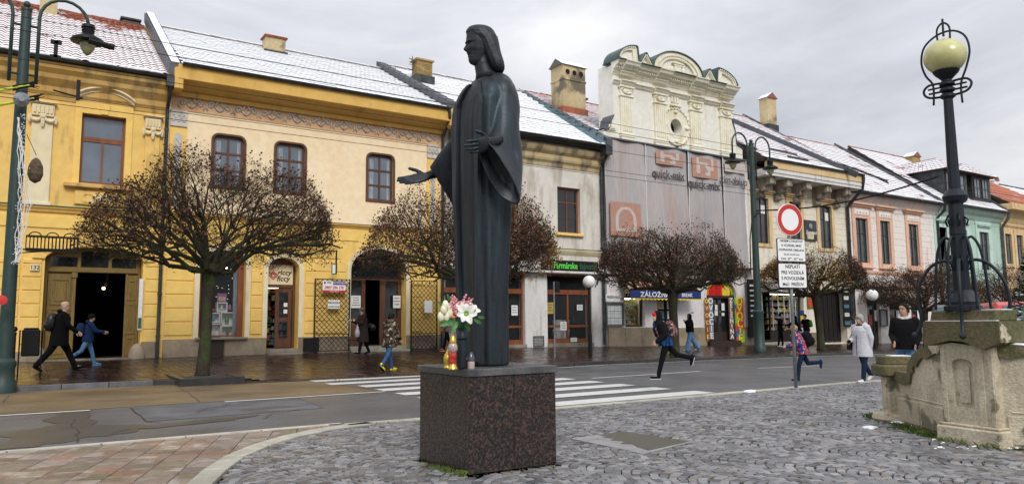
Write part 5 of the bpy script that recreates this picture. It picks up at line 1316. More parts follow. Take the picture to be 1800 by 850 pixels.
fb=obj('fascia_board',B().cbox(c0_,c1_,27.02,27.09,zf-.17,zf+.2,.01),'blue_print',can); text('ZÁLOŽŇA',fb,(S(1152,518,27),27.0,zf),.34,'white_print',sx=1.25,bold=.015); text('BREAK',fb,(S(1208,520,27),27.0,zf),.26,'white_print',sx=1.0,bold=.01)
b=B(); k=0; x=c0_
while x<c1_: b.plate([(x,zf-.17),(x,zf-.2),(x+.12,zf-.27),(x+.24,zf-.2),(x+.24,zf-.17)],[],27.04,.006); x+=.25
obj('canopy_fringe',b,'yellow_print',can)
b=B(); b.box(pd[0][0],pd[1][0],28.12,28.18,.42,2.75); dd=obj('poster_door',b,'black_void',Dh)
pw=(pd[1][0]-pd[0][0])/2
for i in range(2):
    for j in range(4): 
        x=pd[0][0]+i*pw+.12; z=2.62-(j+1)*.5; m_=['paper','paper','yellow_print','paper'][j] if i else ['shelf_lit','goodsc','goodsf','paper'][j]
        notice(dd,x,x+pw-.24,z,z+.4,28.11,3,m=m_,name='poster',seed=i*9+j)
b=B(); b.box(pd[0][0]-.02,pd[1][0]+.02,27.9,28.4,.2,.43); obj('threshold',b,'concrete_step',Dh)
# notice case
q=PR(1065,531,1097,573,27.9); nc=obj('notice_case',B().plate(rect(q[0],q[1],q[2],q[3]),[rect(q[0]+.08,q[1]-.08,q[2]+.08,q[3]-.08)],27.86,.13),'old_zinc',Dh); b=B(); b.box(q[0]+.05,q[1]-.05,27.96,27.985,q[2]+.05,q[3]-.05); obj('case_back',b,'curtain',nc)
for j in range(3):
    for i in range(4): w4=(q[1]-q[0]-.2)/4; h4=(q[3]-q[2]-.2)/3; x=q[0]+.1+i*w4; z=q[2]+.1+j*h4; notice(nc,x+.02,x+w4-.02,z+.02,z+h4-.03,27.955,3,seed=i+j*5,ink='goodsc' if (i+j)%2 else 'black_print')
q=PR(1065,517,1097,530,27.95); pl=obj('notice_header',B().box(q[0],q[1],27.95,27.985,q[2],q[3]),'white_paint',Dh); text('PREŠOVSKÉ',pl,(q[0]+(q[1]-q[0])*.4,27.945,(q[2]+q[3])/2+.04),.16,'black_print',bold=.01); b=B(); b.plate(rect(q[1]-.25,q[1]-.1,q[2]+.08,q[3]-.15),[rect(q[1]-.21,q[1]-.14,q[2]+.12,q[3]-.19)],27.94,.008); obj('crest',b,'red_print',pl)
# fruit shop door
fa,fc=fd[0][0],fd[1][0]; zs=2.85
tymp=[(x,z) for x,z in fd if z>=zs-.001]; tymp=[(fc-.08,zs),]+[(x*.96+(fa+fc)/2*.04,zs+(z-zs)*.93) for x,z in fd[3:-1]]+[(fa+.08,zs)]
mat('fruit_red',(.6,.02,.02),.35,var=.25,vs=4); mat('fruit_yellow',(.75,.55,.06),.4,var=.2,vs=5); mat('fruit_dark',(.12,.08,.02),.6,col2=(.1,.2,.02),ns=4)
ty=obj('fruit_panel',B().plate(tymp,[],28.1,.02),'fruit_dark',Dh); cx=(fa+fc)/2; zz=zs
for (dx,dz,r,m_) in ((-.62,.22,.36,'fruit_red'),(-.05,.42,.36,'fruit_red'),(-.28,.2,.28,'fruit_red'),(.5,.22,.33,'fruit_yellow'),(.15,.18,.24,'fruit_red'),(-.95,.12,.14,'fruit_red')):
    n=18; P=[(cx+dx+r*math.cos(2*PI*k/n),max(zs+.01,zs+dz+r*math.sin(2*PI*k/n))) for k in range(n)]; obj('fruit_print',B().plate(P,[],28.09-.002*abs(dx)*3-(.004 if m_!='fruit_red' else 0),.006),m_,ty)
for i,ch in enumerate('OVOCIE ZELENINA'):
    q_=PI*(1-(i+.9)/16.0); text(ch,ty,(cx+(fc-fa)*.42*math.cos(q_),28.07,zs-.02+.85*math.sin(q_)),.2,'yellow_print',rot=(PI/2,PI/2-q_ if False else -(q_-PI/2),0),bold=.015)
archband(Dh,'ground_white',fa,fc,2.85,1.0,.14,z0=.4,proud=.04)
mat('strip_grey',(.22,.23,.25),.5); mat('strip_brown',(.16,.09,.07),.5,col2=(.25,.12,.1),ns=5); mat('board_green',(.25,.6,.03),.5,col2=(.6,.06,.03),ns=1.1,lo=.46,hi=.5,col3=(.02,.12,.35),ns3=1.6,lo3=.6,hi3=.62)
def vboard(px0,px1,py0,py1,y,m,s,ink,name,size,label=None,tl=0):
    a,c,z0,z1=PR(px0,py0,px1,py1,y); o=obj(name,B().cbox(a,c,y-.04,y,z0,z1,.008),m,Dh); n=len(s)
    for i,ch in enumerate(s): text(ch,o,((a+c)/2,y-.046,z1-(z1-z0)*(i+.5)/n),size,ink,bold=.03,sx=1.1)
    return o
vboard(1245,1253,523,596,28.05,'strip_grey','OVOCIE','white_print','door_strip',.42)
vboard(1281,1289,523,596,28.05,'strip_brown','ZELENINA','white_print','door_strip',.34)
vboard(1240,1244,523,598,27.9,'goodsb','OVOCIE','yellow_print','door_strip',.3)
vboard(1292,1307,523,601,27.88,'board_green','OVOCIE','yellow_print','fruit_board',.62)
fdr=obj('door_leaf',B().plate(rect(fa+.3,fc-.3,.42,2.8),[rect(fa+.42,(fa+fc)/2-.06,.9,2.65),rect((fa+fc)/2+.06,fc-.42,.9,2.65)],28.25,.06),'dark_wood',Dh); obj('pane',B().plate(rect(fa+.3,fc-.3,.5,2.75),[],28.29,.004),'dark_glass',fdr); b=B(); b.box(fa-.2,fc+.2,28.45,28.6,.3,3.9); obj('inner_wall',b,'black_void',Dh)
b=B(); b.box(fa,fc,28.1,28.28,2.72,2.86); obj('lintel',b,'dark_wood',Dh); b=B(); b.box(fa-.05,fc+.05,27.75,28.4,.1,.42); obj('threshold',b,'dark_wood',Dh)
for (px,py,w2,h2) in ((1259,540,.2,.3),(1271,539,.24,.4),(1259,550,.24,.26),(1271,552,.22,.16)): x,z=sz(px,py,28.2); obj('paper_note',B().box(x-w2/2,x+w2/2,28.2,28.21,z-h2/2,z+h2/2),'paper',fdr)
b=B(); x,z=sz(1217,549,27.99); b.box(x-.1,x+.1,27.985,28,z-.02,z+.02); obj('wall_mark',b,'grey_wood',Dh)
mat('window_dim',(.035,.04,.045),.06,var=.6,vs=.8,spec=.8)
# ================================================================ E: cream house with eaves on stone brackets
Eh=house('cream house with eaves carried on heavy stone brackets and dark kiosk shopfront below',35)
sE0=34.66; sE1=round(S(1489,420),2)
wE=[PR(1329,371,1351,432),PR(1388,380,1408,430),PR(1441,386,1462,428)]
zE0,zE1=min(w_[2] for w_ in wE[2:]),wE[2][3]
wE=[(a,c,5.9,8.55) for a,c,_,_ in wE]
k0,k1=S(1340),S(1412); g0_,g1_=S(1440),S(1486)
wall(Eh,rect(sE0,sE1,3.9,10.4),[rect(*w_) for w_ in wE],'pale_cream',depth=.4)
wall(Eh,rect(sE0,sE1,-.9,3.9),[rect(k0,k1,.25,3.6),arc_open(g0_,g1_,.1,2.9,.5)],'pale_cream',depth=.5); shell(Eh,sE0,sE1,10.4,'pale_cream')
for a,c,z0,z1 in wE:
    window(Eh,a,c,z0,z1,'dark_wood',rows=(.68,),rec=.07,glass='window_dim')
    obj('window_surround',B().plate(rect(a-.28,c+.28,z0-.2,z1+.28),[rect(a,c,z0,z1)],27.93,.08),'sand_trim',Eh)
    b=B(); b.cbox(a-.45,c+.45,27.74,28,z1+.34,z1+.46,.02); b.cbox(a-.35,c+.35,27.82,28,z1+.26,z1+.34,.01); obj('window_hood',b,'sand_trim',Eh)
    obj('paper_note',B().box(c-.55,c-.2,28.055,28.065,z1-.9,z1-.4),'paper',Eh)
zr=6.0
bands(Eh,'pale_cream',[(sE0+.1,wE[0][0]-.35),(wE[0][1]+.35,wE[1][0]-.35),(wE[1][1]+.35,wE[2][0]-.35),(wE[2][1]+.35,sE1-.1)],5.0,9.4,.36,gap=.02,proud=.02)
# projecting eaves
b=B(); b.box(sE0+.05,sE1+.1,26.75,28,9.62,9.78); b.cbox(sE0+.05,sE1+.12,26.7,28,9.78,10.0,.02); obj('eaves_beam',b,'pier_white',Eh)
b=B(); b.cbox(sE0+.4,sE1+.1,26.68,27.1,10.02,10.55,.03); obj('fascia',b,'sand_trim',Eh)
for px in (1332,1362,1395,1430,1464):
    a=S(px,330); P=[(28,8.45),(27.86,8.45),(27.78,8.6),(27.74,8.85),(27.62,9.0),(27.45,9.05),(27.3,9.15),(27.1,9.2),(26.95,9.35),(26.92,9.6),(28,9.6)]
    b=B(); b.xsweep(P,a-.22,a+.22); b.xsweep([(y+.02,z-.06) for y,z in P[1:-1]]+[(27.9,9.5)],a-.12,a+.12) if False else None
    for (y,z,r) in ((27.8,8.62,.13),(27.5,9.0,.15),(27.05,9.28,.13)): b.tube([(a-.25,y,z),(a+.25,y,z)],r,10)
    obj('stone_bracket',b,'stone_cornice',Eh)
q=PR(1414,386,1435,424,27.9); bd=obj('wall_banner',B().cbox(q[0],q[1],27.86,27.92,q[2],q[3],.01),'zinc_dark',Eh); text('Staromest',bd,((q[0]+q[1])/2,27.85,q[3]-.75),.34,'white_print',sx=.75,shear=.4); b=B(); b.ball(((q[0]+q[1])/2,27.86,q[3]-.35),.16,8,6,(1,.2,1)); obj('crest',b,'curtain',bd); b=B(); 
for k in range(5): b.tube([(q[0]+.25+.12*k,27.85,q[2]+.1),(q[0]+.2+.15*k,27.85,q[2]+.5)],.04,5)
obj('print',b,'cream_trim',bd,stuff=True)
y=28.25
kf=obj('shopfront_frame',B().plate(rect(k0,k1,.25,3.6),[rect(k0+.1,S(1360)-.1,.4,3.1),rect(S(1360),k1-.1,.9,3.1)],y,.1),'dark_wood',Eh)
b=B(); b.cbox(k0-.1,k1+.1,27.7,28,3.1,3.62,.02); obj('name_board',b,'pier_white',Eh)
room(Eh,k0-.1,k1+.1,.2,3.7,28.4,30.5,'interior_wall'); shelves(Eh,S(1360),k1-.1,.95,3.05,28.5,6,31,mats='defgacfd',shelf='shelf_lit',dens=.95); b=B(); b.box(k0,k1,30.5,30.6,.2,3.7); obj('back_panel',b,'interior_wall',Eh)
for k in range(5): x=S(1360)+(k1-.1-S(1360))*(k+.5)/5; b=B(); b.box(x-.02,x+.02,28.3,28.34,.9,3.1); obj('glazing_bar',b,'white_paint',Eh)
b=B(); b.box(S(1362),k1-.2,28.45,28.5,3.0,3.04); obj('tube_light',b,'tube_lamp',Eh)
q=PR(1404,545,1412,590,27.7); vm=obj('poster_stand',B().cbox(q[0],q[1],27.6,27.7,.3,q[3],.02),'blue_print',Eh)
for k,m_ in enumerate(('yellow_print','red_print','paper','yellow_print')): z=q[3]-.3-.35*k; obj('poster_panel',B().box(q[0]+.05,q[1]-.05,27.585,27.6,z-.3,z-.02),m_,vm)
q=PR(1419,513,1430,542,27.95); ob=obj('poster',B().box(q[0],q[1],27.95,27.98,q[2],q[3]),'fruit_dark',Eh); obj('poster_art',B().box(q[0]+.1,q[1]-.1,27.94,27.948,q[2]+.1,q[3]-.3),'board_green',ob)
plinth(Eh,S(1414),S(1438),.75,st=1)
b=B(); b.box(g0_-.1,g1_+.1,28.45,28.55,-.2,3.6); obj('gate_leaf',b,'dark_wood',Eh)
for k in range(6): x=g0_+(g1_-g0_)*(k+.5)/6; b=B(); b.cbox(x-.16,x+.16,28.4,28.45,.2,3.3,.01); obj('gate_board',b,'black_void',Eh)
q=PR(1482,513,1494,574,27.9); nb_=obj('notice_board',B().cbox(q[0],q[1],27.88,27.94,q[2],q[3],.01),'black_void',Eh)
for k in range(4): z=q[3]-.25-k*.52; notice(nb_,q[0]+.12,q[1]-.12,z-.22,z,27.88,2,m='goodsc' if k%2 else 'paper',seed=k)
q=PR(1495,500,1503,560,27.9); obj('sign_strip',B().cbox(q[0],q[1],27.86,27.94,q[2],q[3],.01),'zinc_dark',Eh)
# billboard beside the kiosk
q=PR(1318,490,1333,560,27.6); nb_=obj('menu_board',B().cbox(q[0],q[1],27.7,27.8,.6,q[3],.02),'iron',Eh)
for k in range(7): z=q[3]-.3-k*.28; obj('print',B().box(q[0]+.15,q[1]-.2,27.69,27.7,z-.1,z),'paper',nb_)
roof(Eh,34.8,sE1-.1,26.85,10.62,35.5,16.3,'red_tile_snowy',tw=.27,tl=.38); gutter(Eh,34.8,sE1-.05,26.6,10.55,.1)
def onroof(px,py,te=26.85,ze=10.62,tr=35.5,zr=16.3,up=.05):
    d=ray(px,py); n_=Vector((0,-(zr-ze),tr-te)); k=n_.dot(Vector((0,te,ze+up))-CAMP)/n_.dot(d); return CAMP+d*k
p,q_=onroof(1284,214),onroof(1506,310); b=B(); dn=Vector((0,-.55,.83))
b.loft([[p-dn*.1,p+Vector((0,.25,.15)),p+Vector((0,.25,.15))+dn*.3,p+dn*.28],[q_-dn*.1,q_+Vector((0,.25,.15)),q_+Vector((0,.25,.15))+dn*.3,q_+dn*.28]]); obj('roof_step_flashing',b,'lead_grey',Eh)
for (x0,y0,x1,y1) in ((1290,250,1330,262),(1355,262,1400,272),(1385,275,1420,282)):
    p,q_=onroof(x0,y0,up=.1),onroof(x1,y1,up=.1); b=B(); b.tube([p,q_],.07,6); obj('snow_guard',b,'zinc_dark',Eh)
slope_box(Eh,'fire_wall','pale_cream',sE1-.08,sE1+.15,27.0,10.4,35.6,16.4,-.5,.15); slope_box(Eh,'wall_cladding','lead_grey',sE1-.12,sE1+.2,26.95,10.4,35.7,16.42,-.1,.2)
x_=sE1; pipe(Eh,[(x_-.1,26.6,10.5),(x_-.1,26.6,10.2),(x_-.05,26.75,9.6),(x_,27.6,8.9),(x_,27.85,8.6),(x_,27.87,.1)],.1)
chim(1336,1364,172,222,34,'chimney_render','tall slim ochre chimney with little tiled gable cap right of the baroque gable',gable='t')
ce=[c for c in bpy.data.objects if c.name.startswith('cap') ]
# ================================================================ F: pinkish white house with salmon surrounds
Fh=house('pinkish white house with three salmon framed windows and snowy red tile roof',46.2)
sF0,sF1=sE1+.18,55.1
wF=[(S(1504,420),S(1525,420)),(S(1547,422),S(1564,422)),(S(1597,427),S(1614,427))]; zf0,zf1=5.15,8.05
wall(Fh,rect(sF0,sF1,3.7,9.6),[rect(a,c,zf0,zf1) for a,c in wF],'pinkish_white',depth=.4)
oF=[(S(1523),S(1545)),(S(1562),S(1590)),(S(1600),S(1622)),]
wall(Fh,rect(sF0,sF1,-1.2,3.7),[rect(a,c,-.1,2.9) for a,c in oF],'pinkish_white',depth=.5); shell(Fh,sF0,sF1,9.6,'pinkish_white')
for a,c in wF:
    window(Fh,a,c,zf0,zf1,'dark_wood',rows=(.66,),rec=.08,glass='window_dim')
    obj('window_surround',B().plate(rect(a-.35,c+.35,zf0-.25,zf1+.75),[rect(a,c,zf0,zf1)],27.92,.09),'salmon_trim',Fh)
    b=B(); b.cbox(a-.6,c+.6,27.66,28,zf1+.85,zf1+.98,.02); b.cbox(a-.5,c+.5,27.78,28,zf1+.74,zf1+.85,.01); obj('window_hood',b,'salmon_trim',Fh)
    b=B(); b.cbox(a-.15,c+.15,27.88,28,zf1+.2,zf1+.62,.02)
    for k in range(4): b.ball((a+(c-a)*(k+.5)/4,27.87,zf1+.4),.1,6,4,(1,.5,1))
    obj('window_frieze',b,'pinkish_white',Fh); b=B(); b.cbox(a-.4,c+.4,27.8,28,zf0-.35,zf0-.25,.015); obj('window_sill',b,'salmon_trim',Fh)
cornice(Fh,sF0+.1,sF1,[(.02,9.0),(.06,9.1),(.1,9.2),(.3,9.42),(.36,9.6)],'pinkish_white'); cornice(Fh,sF0+.05,sF1,[(.02,4.4),(.08,4.5),(.1,4.6),(.1,4.66)],'salmon_trim','string_course'); cornice(Fh,sF0+.05,sF1,[(.02,3.45),(.1,3.55),(.14,3.6),(.14,3.66)],'salmon_trim','string_course')
bands(Fh,'pinkish_white',[(sF0+.05,wF[0][0]-.45),(wF[0][1]+.45,wF[1][0]-.45),(wF[1][1]+.45,wF[2][0]-.45),(wF[2][1]+.45,sF1-.4)],4.8,8.9,.42,gap=.025,proud=.02)
for a,c in oF:
    obj('shop_frame',B().plate(rect(a,c,-.1,2.9),[rect(a+.12,c-.12,.5,2.6)],28.2,.1),'dark_wood',Fh); obj('shop_pane',B().plate(rect(a+.12,c-.12,.5,2.6),[],28.24,.004),'dark_glass',Fh)
    for k in range(2): obj('paper_note',B().box(a+.4+k*.7,a+.8+k*.7,28.18,28.19,1.1+.3*k,1.8+.3*k),'paper' if k else 'goodsb',Fh)
q=PR(1547,543,1560,573,27.9); obj('notice_case',B().plate(rect(q[0],q[1],q[2],q[3]),[rect(q[0]+.08,q[1]-.08,q[2]+.08,q[3]-.08)],27.86,.1),'old_zinc',Fh); obj('case_back',B().box(q[0]+.05,q[1]-.05,27.93,27.95,q[2]+.05,q[3]-.05),'curtain',Fh)
awn=B(); a,c=S(1590,490,27),S(1612,490,27); awn.add([(a,27.9,3.1),(c,27.9,3.1),(c,27.1,2.75),(a,27.1,2.75),(a,27.1,2.6),(c,27.1,2.6)],[(0,3,2,1),(3,4,5,2)]); obj('awning',awn,'terracotta',Fh)
ZF=Zp(1500,264,35.5)
roof(Fh,sE1+.25,55.0,27.4,9.72,35.5,ZF,'red_tile_snowy',tw=.29,tl=.4); gutter(Fh,sE1+.2,55.0,27.25,9.66,.1)
def onF(px,py): return onroof(px,py,27.4,9.72,35.5,ZF,.1)
for (x0,y0,x1,y1) in ((1470,285,1560,318),(1528,306,1562,322)):
    b=B(); b.tube([onF(x0,y0),onF(x1,y1)],.06,6); obj('roof_cable',b,'iron',Fh)
slope_box(Fh,'wall_cladding','lead_grey',54.95,55.2,27.4,9.7,35.6,ZF+.1,-.1,.22)
pipe(Fh,[(55.0,27.25,9.6),(55.0,27.3,9.2),(55.0,27.85,8.7),(55.0,27.87,0)],.1)
# ================================================================ G: mint house with two dormers
Gh=house('mint green house with two dark dormer windows and snowy roof',55.3)
sG0,sG1=55.2,64.8
wG=[(S(1649,435),S(1665,435)),(S(1687,435),S(1700,435)),(S(1722,440),S(1738,440))]
wall(Gh,rect(sG0,sG1,3.6,9.7),[rect(a,c,5.2,8.1) for a,c in wG],'mint_plaster',depth=.4); wall(Gh,rect(sG0,sG1,-1.4,3.6),[rect(sG0+1+k*3,sG0+3.2+k*3,-.4,2.8) for k in range(3)],'pinkish_white',depth=.5); shell(Gh,sG0,sG1,9.7,'mint_plaster')
for a,c in wG:
    window(Gh,a,c,5.2,8.1,'dark_wood',rows=(.66,),rec=.07,glass='window_dim')
    obj('window_surround',B().plate(rect(a-.5,c+.5,4.9,8.95),[rect(a,c,5.2,8.1)],27.92,.09),'mint_trim',Gh); b=B(); b.cbox(a-.3,c+.3,27.75,28,8.5,8.66,.02); b.cbox(a-.2,c+.2,27.85,28,8.4,8.5,.01); obj('window_hood',b,'mint_plaster',Gh)
cornice(Gh,sG0+.2,sG1,[(.03,8.98),(.1,9.1),(.14,9.25),(.3,9.4),(.4,9.6),(.5,9.72)],'mint_plaster')
cornice(Gh,sG0+.05,sG1,[(.02,3.8),(.1,3.9),(.16,4.0),(.16,4.06)],'mint_trim','string_course')
for k in range(3): b=B(); b.box(sG0+.9+k*3,sG0+3.3+k*3,28.3,28.4,-.6,2.9); obj('shop_opening',b,'black_void',Gh)
roof(Gh,55.25,64.75,27.4,9.85,34.5,15.3,'red_tile_snowy',tw=.3,tl=.42); gutter(Gh,55.3,64.7,27.2,9.78,.11,'old_zinc')
for (x0,x1) in ((57.2,60.6),(61.4,64.3)):
    zb,zt_=10.6,12.6; yf=28.3; b=B(); b.box(x0,x1,yf,33,zb-.4,zt_); dm=obj('dormer',b,'zinc_dark',Gh)
    n_=2; 
    for k in range(n_):
        a=x0+.2+k*(x1-x0-.4)/n_; c=a+(x1-x0-.4)/n_-.25
        obj('dormer_window',B().plate(rect(a,c,zb+.2,zt_-.25),[rect(a+.1+(c-a-.2)*i/2+(.03 if i else 0),a+.1+(c-a-.2)*(i+1)/2-(0 if i else .03),z0,z0+.68) for i in range(2) for z0 in (zb+.3,zb+1.02)],yf-.06,.07),'dark_wood',dm)
        obj('pane',B().plate(rect(a+.08,c-.08,zb+.25,zt_-.3),[],yf-.03,.004),'window_glass',dm)
    ov=.45; cx=(x0+x1)/2; rb=B(); rb.add([(x0-ov,yf-.5,zt_-.05),(x1+ov,yf-.5,zt_-.05),(x1+ov,33.4,zt_-.05),(x0-ov,33.4,zt_-.05),(cx-.3,yf+1.1,zt_+1.15),(cx+.3,33.4,zt_+1.15)],[(0,1,4),(1,2,5,4),(0,4,5,3),(0,3,2,1)]); RV=[tuple(p) for p in rb.v]; obj('dormer_roof',rb,'dark_wood',dm)
    # tiles on the hipped dormer roof
    tb=B(); A_,B_,C_,D_,T0,T1=[Vector(RV[i])+Vector((0,0,.02)) for i in range(6)]
    def tilesurf(p,q,r,s,nr,nc):
        for j in range(nr):
            for i in range(nc):
                f0,f1=j/nr,(j+1.15)/nr; g0_,g1_=i/nc,(i+.93)/nc
                P=lambda g,f,u: p.lerp(q,g).lerp(s.lerp(r,g),f)+Vector((0,0,u))
                a,b_,c,d=P(g0_,f0,.05),P(g1_,f0,.05),P(g1_,f1,.01),P(g0_,f1,.01)
                tb.add([a,b_,c,d,a-Vector((0,0,.05)),b_-Vector((0,0,.05))],[(0,1,2,3),(4,5,1,0)])
    tilesurf(A_,B_,T0,T0,6,14); tilesurf(B_,C_,T1,T0,6,16); tilesurf(D_,A_,T0,T1,6,16); o=obj('dormer_tiles',tb,'red_tile_snowy',dm,stuff=True)
pipe(Gh,[(64.6,27.2,9.7),(64.6,27.3,9.3),(64.7,27.85,8.6),(64.7,27.87,0)],.11,'old_zinc')
slope_box(Gh,'wall_cladding','lead_grey',64.7,64.95,27.4,9.8,34.6,15.4,-.1,.25)
chim(1591,1616,274,292,34,'brick_yellow','yellow chimney with red tiled gable cap above the dark dormers',gable='t')
# ================================================================ H and beyond
Hh=house('orange-yellow house with long orange sheet roof, farthest right before the street bends',65)
sH0,sH1=64.98,76
wH=[(S(1766,425),S(1777,425)),(S(1786,428),S(1797,428)),(S(1806,430),S(1816,430))]
wall(Hh,rect(sH0,sH1,-1.6,10.0),[rect(a,c,5.8,8.2) for a,c in wH]+[rect(66+3.2*k,68.4+3.2*k,-.6,2.6) for k in range(3)],'peach_plaster',depth=.4); shell(Hh,sH0,sH1,10,'peach_plaster')
for a,c in wH:
    window(Hh,a,c,5.8,8.2,'dark_wood',rows=(.66,),rec=.07,glass='window_glass'); obj('window_surround',B().plate(rect(a-.35,c+.35,5.5,8.6),[rect(a,c,5.8,8.2)],27.92,.09),'sand_trim',Hh)
for k in range(3): b=B(); b.box(65.9+3.2*k,68.5+3.2*k,28.3,28.4,-.8,2.7); obj('shop_opening',b,'black_void',Hh)
cornice(Hh,sH0+.1,sH1,[(.03,9.1),(.14,9.3),(.2,9.5),(.4,9.8),(.55,10.0)],'sand_trim'); cornice(Hh,sH0+.1,sH1,[(.03,8.75),(.12,8.85),(.12,8.95)],'sand_trim','string_course'); cornice(Hh,sH0+.1,sH1,[(.03,3.6),(.12,3.7),(.16,3.85)],'sand_trim','string_course')
b=B(); b.cbox(sH0-.2,sH1,27.0,28.0,10.0,10.5,.03); obj('fascia',b,'sand_trim',Hh)
roof(Hh,sH0,sH1,27.2,10.5,34.5,14.9,'orange_sheet',tw=.5,tl=.9); 
chim(1737,1754,316,332,34.5,'pier_white','small white chimney with snowy gable cap on the far grey roof',gable='t')
def plain_house(s0,s1,zt,m,label,rm,zr):
    h=house(label,s0); wn=[]
    s=s0+1
    while s<s1-1.5: wn.append((s,s+1.1)); s+=2.6
    wall(h,rect(s0+.02,s1-.02,-2,zt),[rect(a,c,z0,z0+2) for a,c in wn for z0 in (5.6,)]+[rect(a-.2,c+.3,-.6,2.4) for a,c in wn],m,depth=.4); shell(h,s0,s1,zt,m)
    for a,c in wn:
        window(h,a,c,5.6,7.6,'white_paint',rows=(.66,),rec=.07,glass='window_dim'); b=B(); b.box(a-.3,c+.4,28.3,28.4,-.9,2.5); obj('shop_opening',b,'black_void',h)
    cornice(h,s0+.1,s1-.1,[(.03,zt-.5),(.3,zt-.2),(.4,zt)],m); roof(h,s0+.05,s1-.05,27.4,zt,34.5,zr,rm,tw=.4,tl=.6); return h
plain_house(76.1,90,9.6,'pale_cream','pale cream house far down the street behind the candelabra lamp','snow_cap',14.6)
plain_house(90.1,106,10.4,'salmon_trim','salmon house at the far end of the terrace','red_tile_snowy',15)
plain_house(-20,-6.05,9.6,'mint_plaster','mint house just left of the ochre house','red_tile',14)
# ================================================================ trees: pollard-headed street trees in winter
mat('bark',(.04,.032,.024),.85,spec=.2,col2=(.045,.055,.022),ns=2.5,lo=.45,hi=.6,bump=.012,bs=18,var=.25,vs=14)
mat('twig',(.036,.021,.015),.85,spec=.15,var=.25,vs=6)
mat('dry_leaf',(.14,.05,.025),.7,col2=(.06,.027,.017),ns=3,var=.3,vs=9)
mat('yellow_leaf',(.42,.26,.03),.6,col2=(.3,.13,.02),ns=4,var=.25,vs=9)
def tree(label,base,H,fork,rad,seed,leafy=1.0,lean=(0,0),yel=0,tr=.15,ecc=(1,1),off=(0,0),dens=.88,gname='street trees with clipped umbrella crowns'):
    r=random.Random(seed); e=empty('street_tree',label,'tree',base,0,gname)
    top=Vector((lean[0],lean[1],fork)); tb=B()
    pts=[Vector((0,0,-.1)),Vector((0,0,.12)),Vector((lean[0]*.25+.02,lean[1]*.25,fork*.35)),Vector((lean[0]*.6-.02,lean[1]*.6,fork*.7)),top,top+Vector((0,0,.25))]
    tb.tube(pts,[tr*1.45,tr*1.1,tr*.95,tr*.9,tr*1.15,tr*.8],12); 
    for k in range(5): a=k*1.26; tb.ball(top+Vector((math.cos(a)*tr*.6,math.sin(a)*tr*.6,-.05+.05*(k%2))),tr*.62,8,6)
    obj('trunk',tb,'bark',e,local=True,smooth=True)
    cc=top+Vector((off[0],off[1],.1)); h=H-fork
    lb=B(); wb=B(); lv=B(); yl=B()
    def env(p):
        q=p-cc; az=math.atan2(q.y,q.x); rr=math.hypot(q.x/ecc[0],q.y/ecc[1])/(rad*(1+.10*math.sin(3*az+seed)+.08*math.sin(5*az+seed*2.3)+.05*math.sin(9*az+seed)))
        f=q.z/(h*(1+.10*math.sin(2*q.x+seed)+.08*math.sin(3.7*q.x+1.3*q.y+seed*1.7)))
        # dome above, shallow cone below
        return f<1.0*math.sqrt(max(0,1-min(rr,1)**2.3))+.03 and rr<1.0 and f>-.08+rr*.20
    cnt=[0]
    def seg(b,p0,p1,r0,r1,n): 
        d=(p1-p0)
        if d.length<1e-5: return
        d.normalize(); a=d.orthogonal().normalized(); c=d.cross(a); b0=len(b.v)
        for p,rr in ((p0,r0),(p1,r1)):
            for k in range(n): t=2*PI*k/n; q=p+a*(math.cos(t)*rr)+c*(math.sin(t)*rr); b.v.append((q.x,q.y,q.z))
        for k in range(n): j=(k+1)%n; b.f.append((b0+k,b0+j,b0+n+j,b0+n+k))
    def grow(p,d,length,rad0,lvl):
        n=[6,5,4,3,3][lvl]; sides=[7,5,4,3,3][lvl]; step=length/n; pr=p; rr=rad0; b=lb if lvl<3 else wb
        nchild=[0,0,0,0,0]
        for i in range(n):
            out=Vector((pr.x-cc.x,pr.y-cc.y,0)); 
            if out.length>1e-3: out.normalize()
            wob=Vector((r.gauss(0,1),r.gauss(0,1),r.gauss(0,1)))*[.12,.16,.2,.26,.3][lvl]
            trop=Vector((0,0,[-.10,.0,.05,.12,.16][lvl]))
            d=(d+wob+trop+out*[.09,.07,.04,.02,0][lvl]).normalized()
            nx=pr+d*step
            if not env(nx) and i>0:
                d=(d*.4+Vector((-out.x*.2,-out.y*.2,-.5 if nx.z-cc.z>h*.5 else .3))).normalized(); nx=pr+d*step*.6
                if not env(nx): 
                    if lvl>=2 and lv is not None: leaf(pr)
                    break
            r2=rr*(.86 if lvl<2 else .8); seg(b,pr,nx,rr,r2,sides); 
            if lvl<4 and i>=(1 if lvl else 1):
                for _ in range(([2,2,2,2][lvl]) if r.random()<[.95,.9,.85,.8][lvl]*dens else 1):
                    ax=d.orthogonal().normalized(); ax.rotate(Matrix.Rotation(r.uniform(0,6.28),3,d)); 
                    nd=(d*1.0+ax*r.uniform(.6,1.1)).normalized()
                    if lvl>=2: nd=(nd+Vector((0,0,.2))).normalized()
                    grow(nx,nd,length*r.uniform(.48,.68),r2*[.6,.58,.6,.7][lvl],lvl+1)
            pr=nx; rr=r2
        if lvl>=3: leaf(pr)
    def leaf(p):
        if r.random()<leafy*.6:
            for _ in range(r.choice([1,1,2])):
                q=p+Vector((r.gauss(0,.05),r.gauss(0,.05),r.gauss(0,.05))); s_=r.uniform(.022,.05)
                a=Vector((r.gauss(0,1),r.gauss(0,1),r.gauss(0,1))).normalized(); c=a.orthogonal().normalized(); t=a.cross(c)
                side=yel and (q.x*yel>rad*.35*abs(yel)) and r.random()<.5
                (yl if side else lv).add([q-c*s_,q+t*s_*.7,q+c*s_,q-t*s_*.7],[(0,1,2,3)])
    N0=11
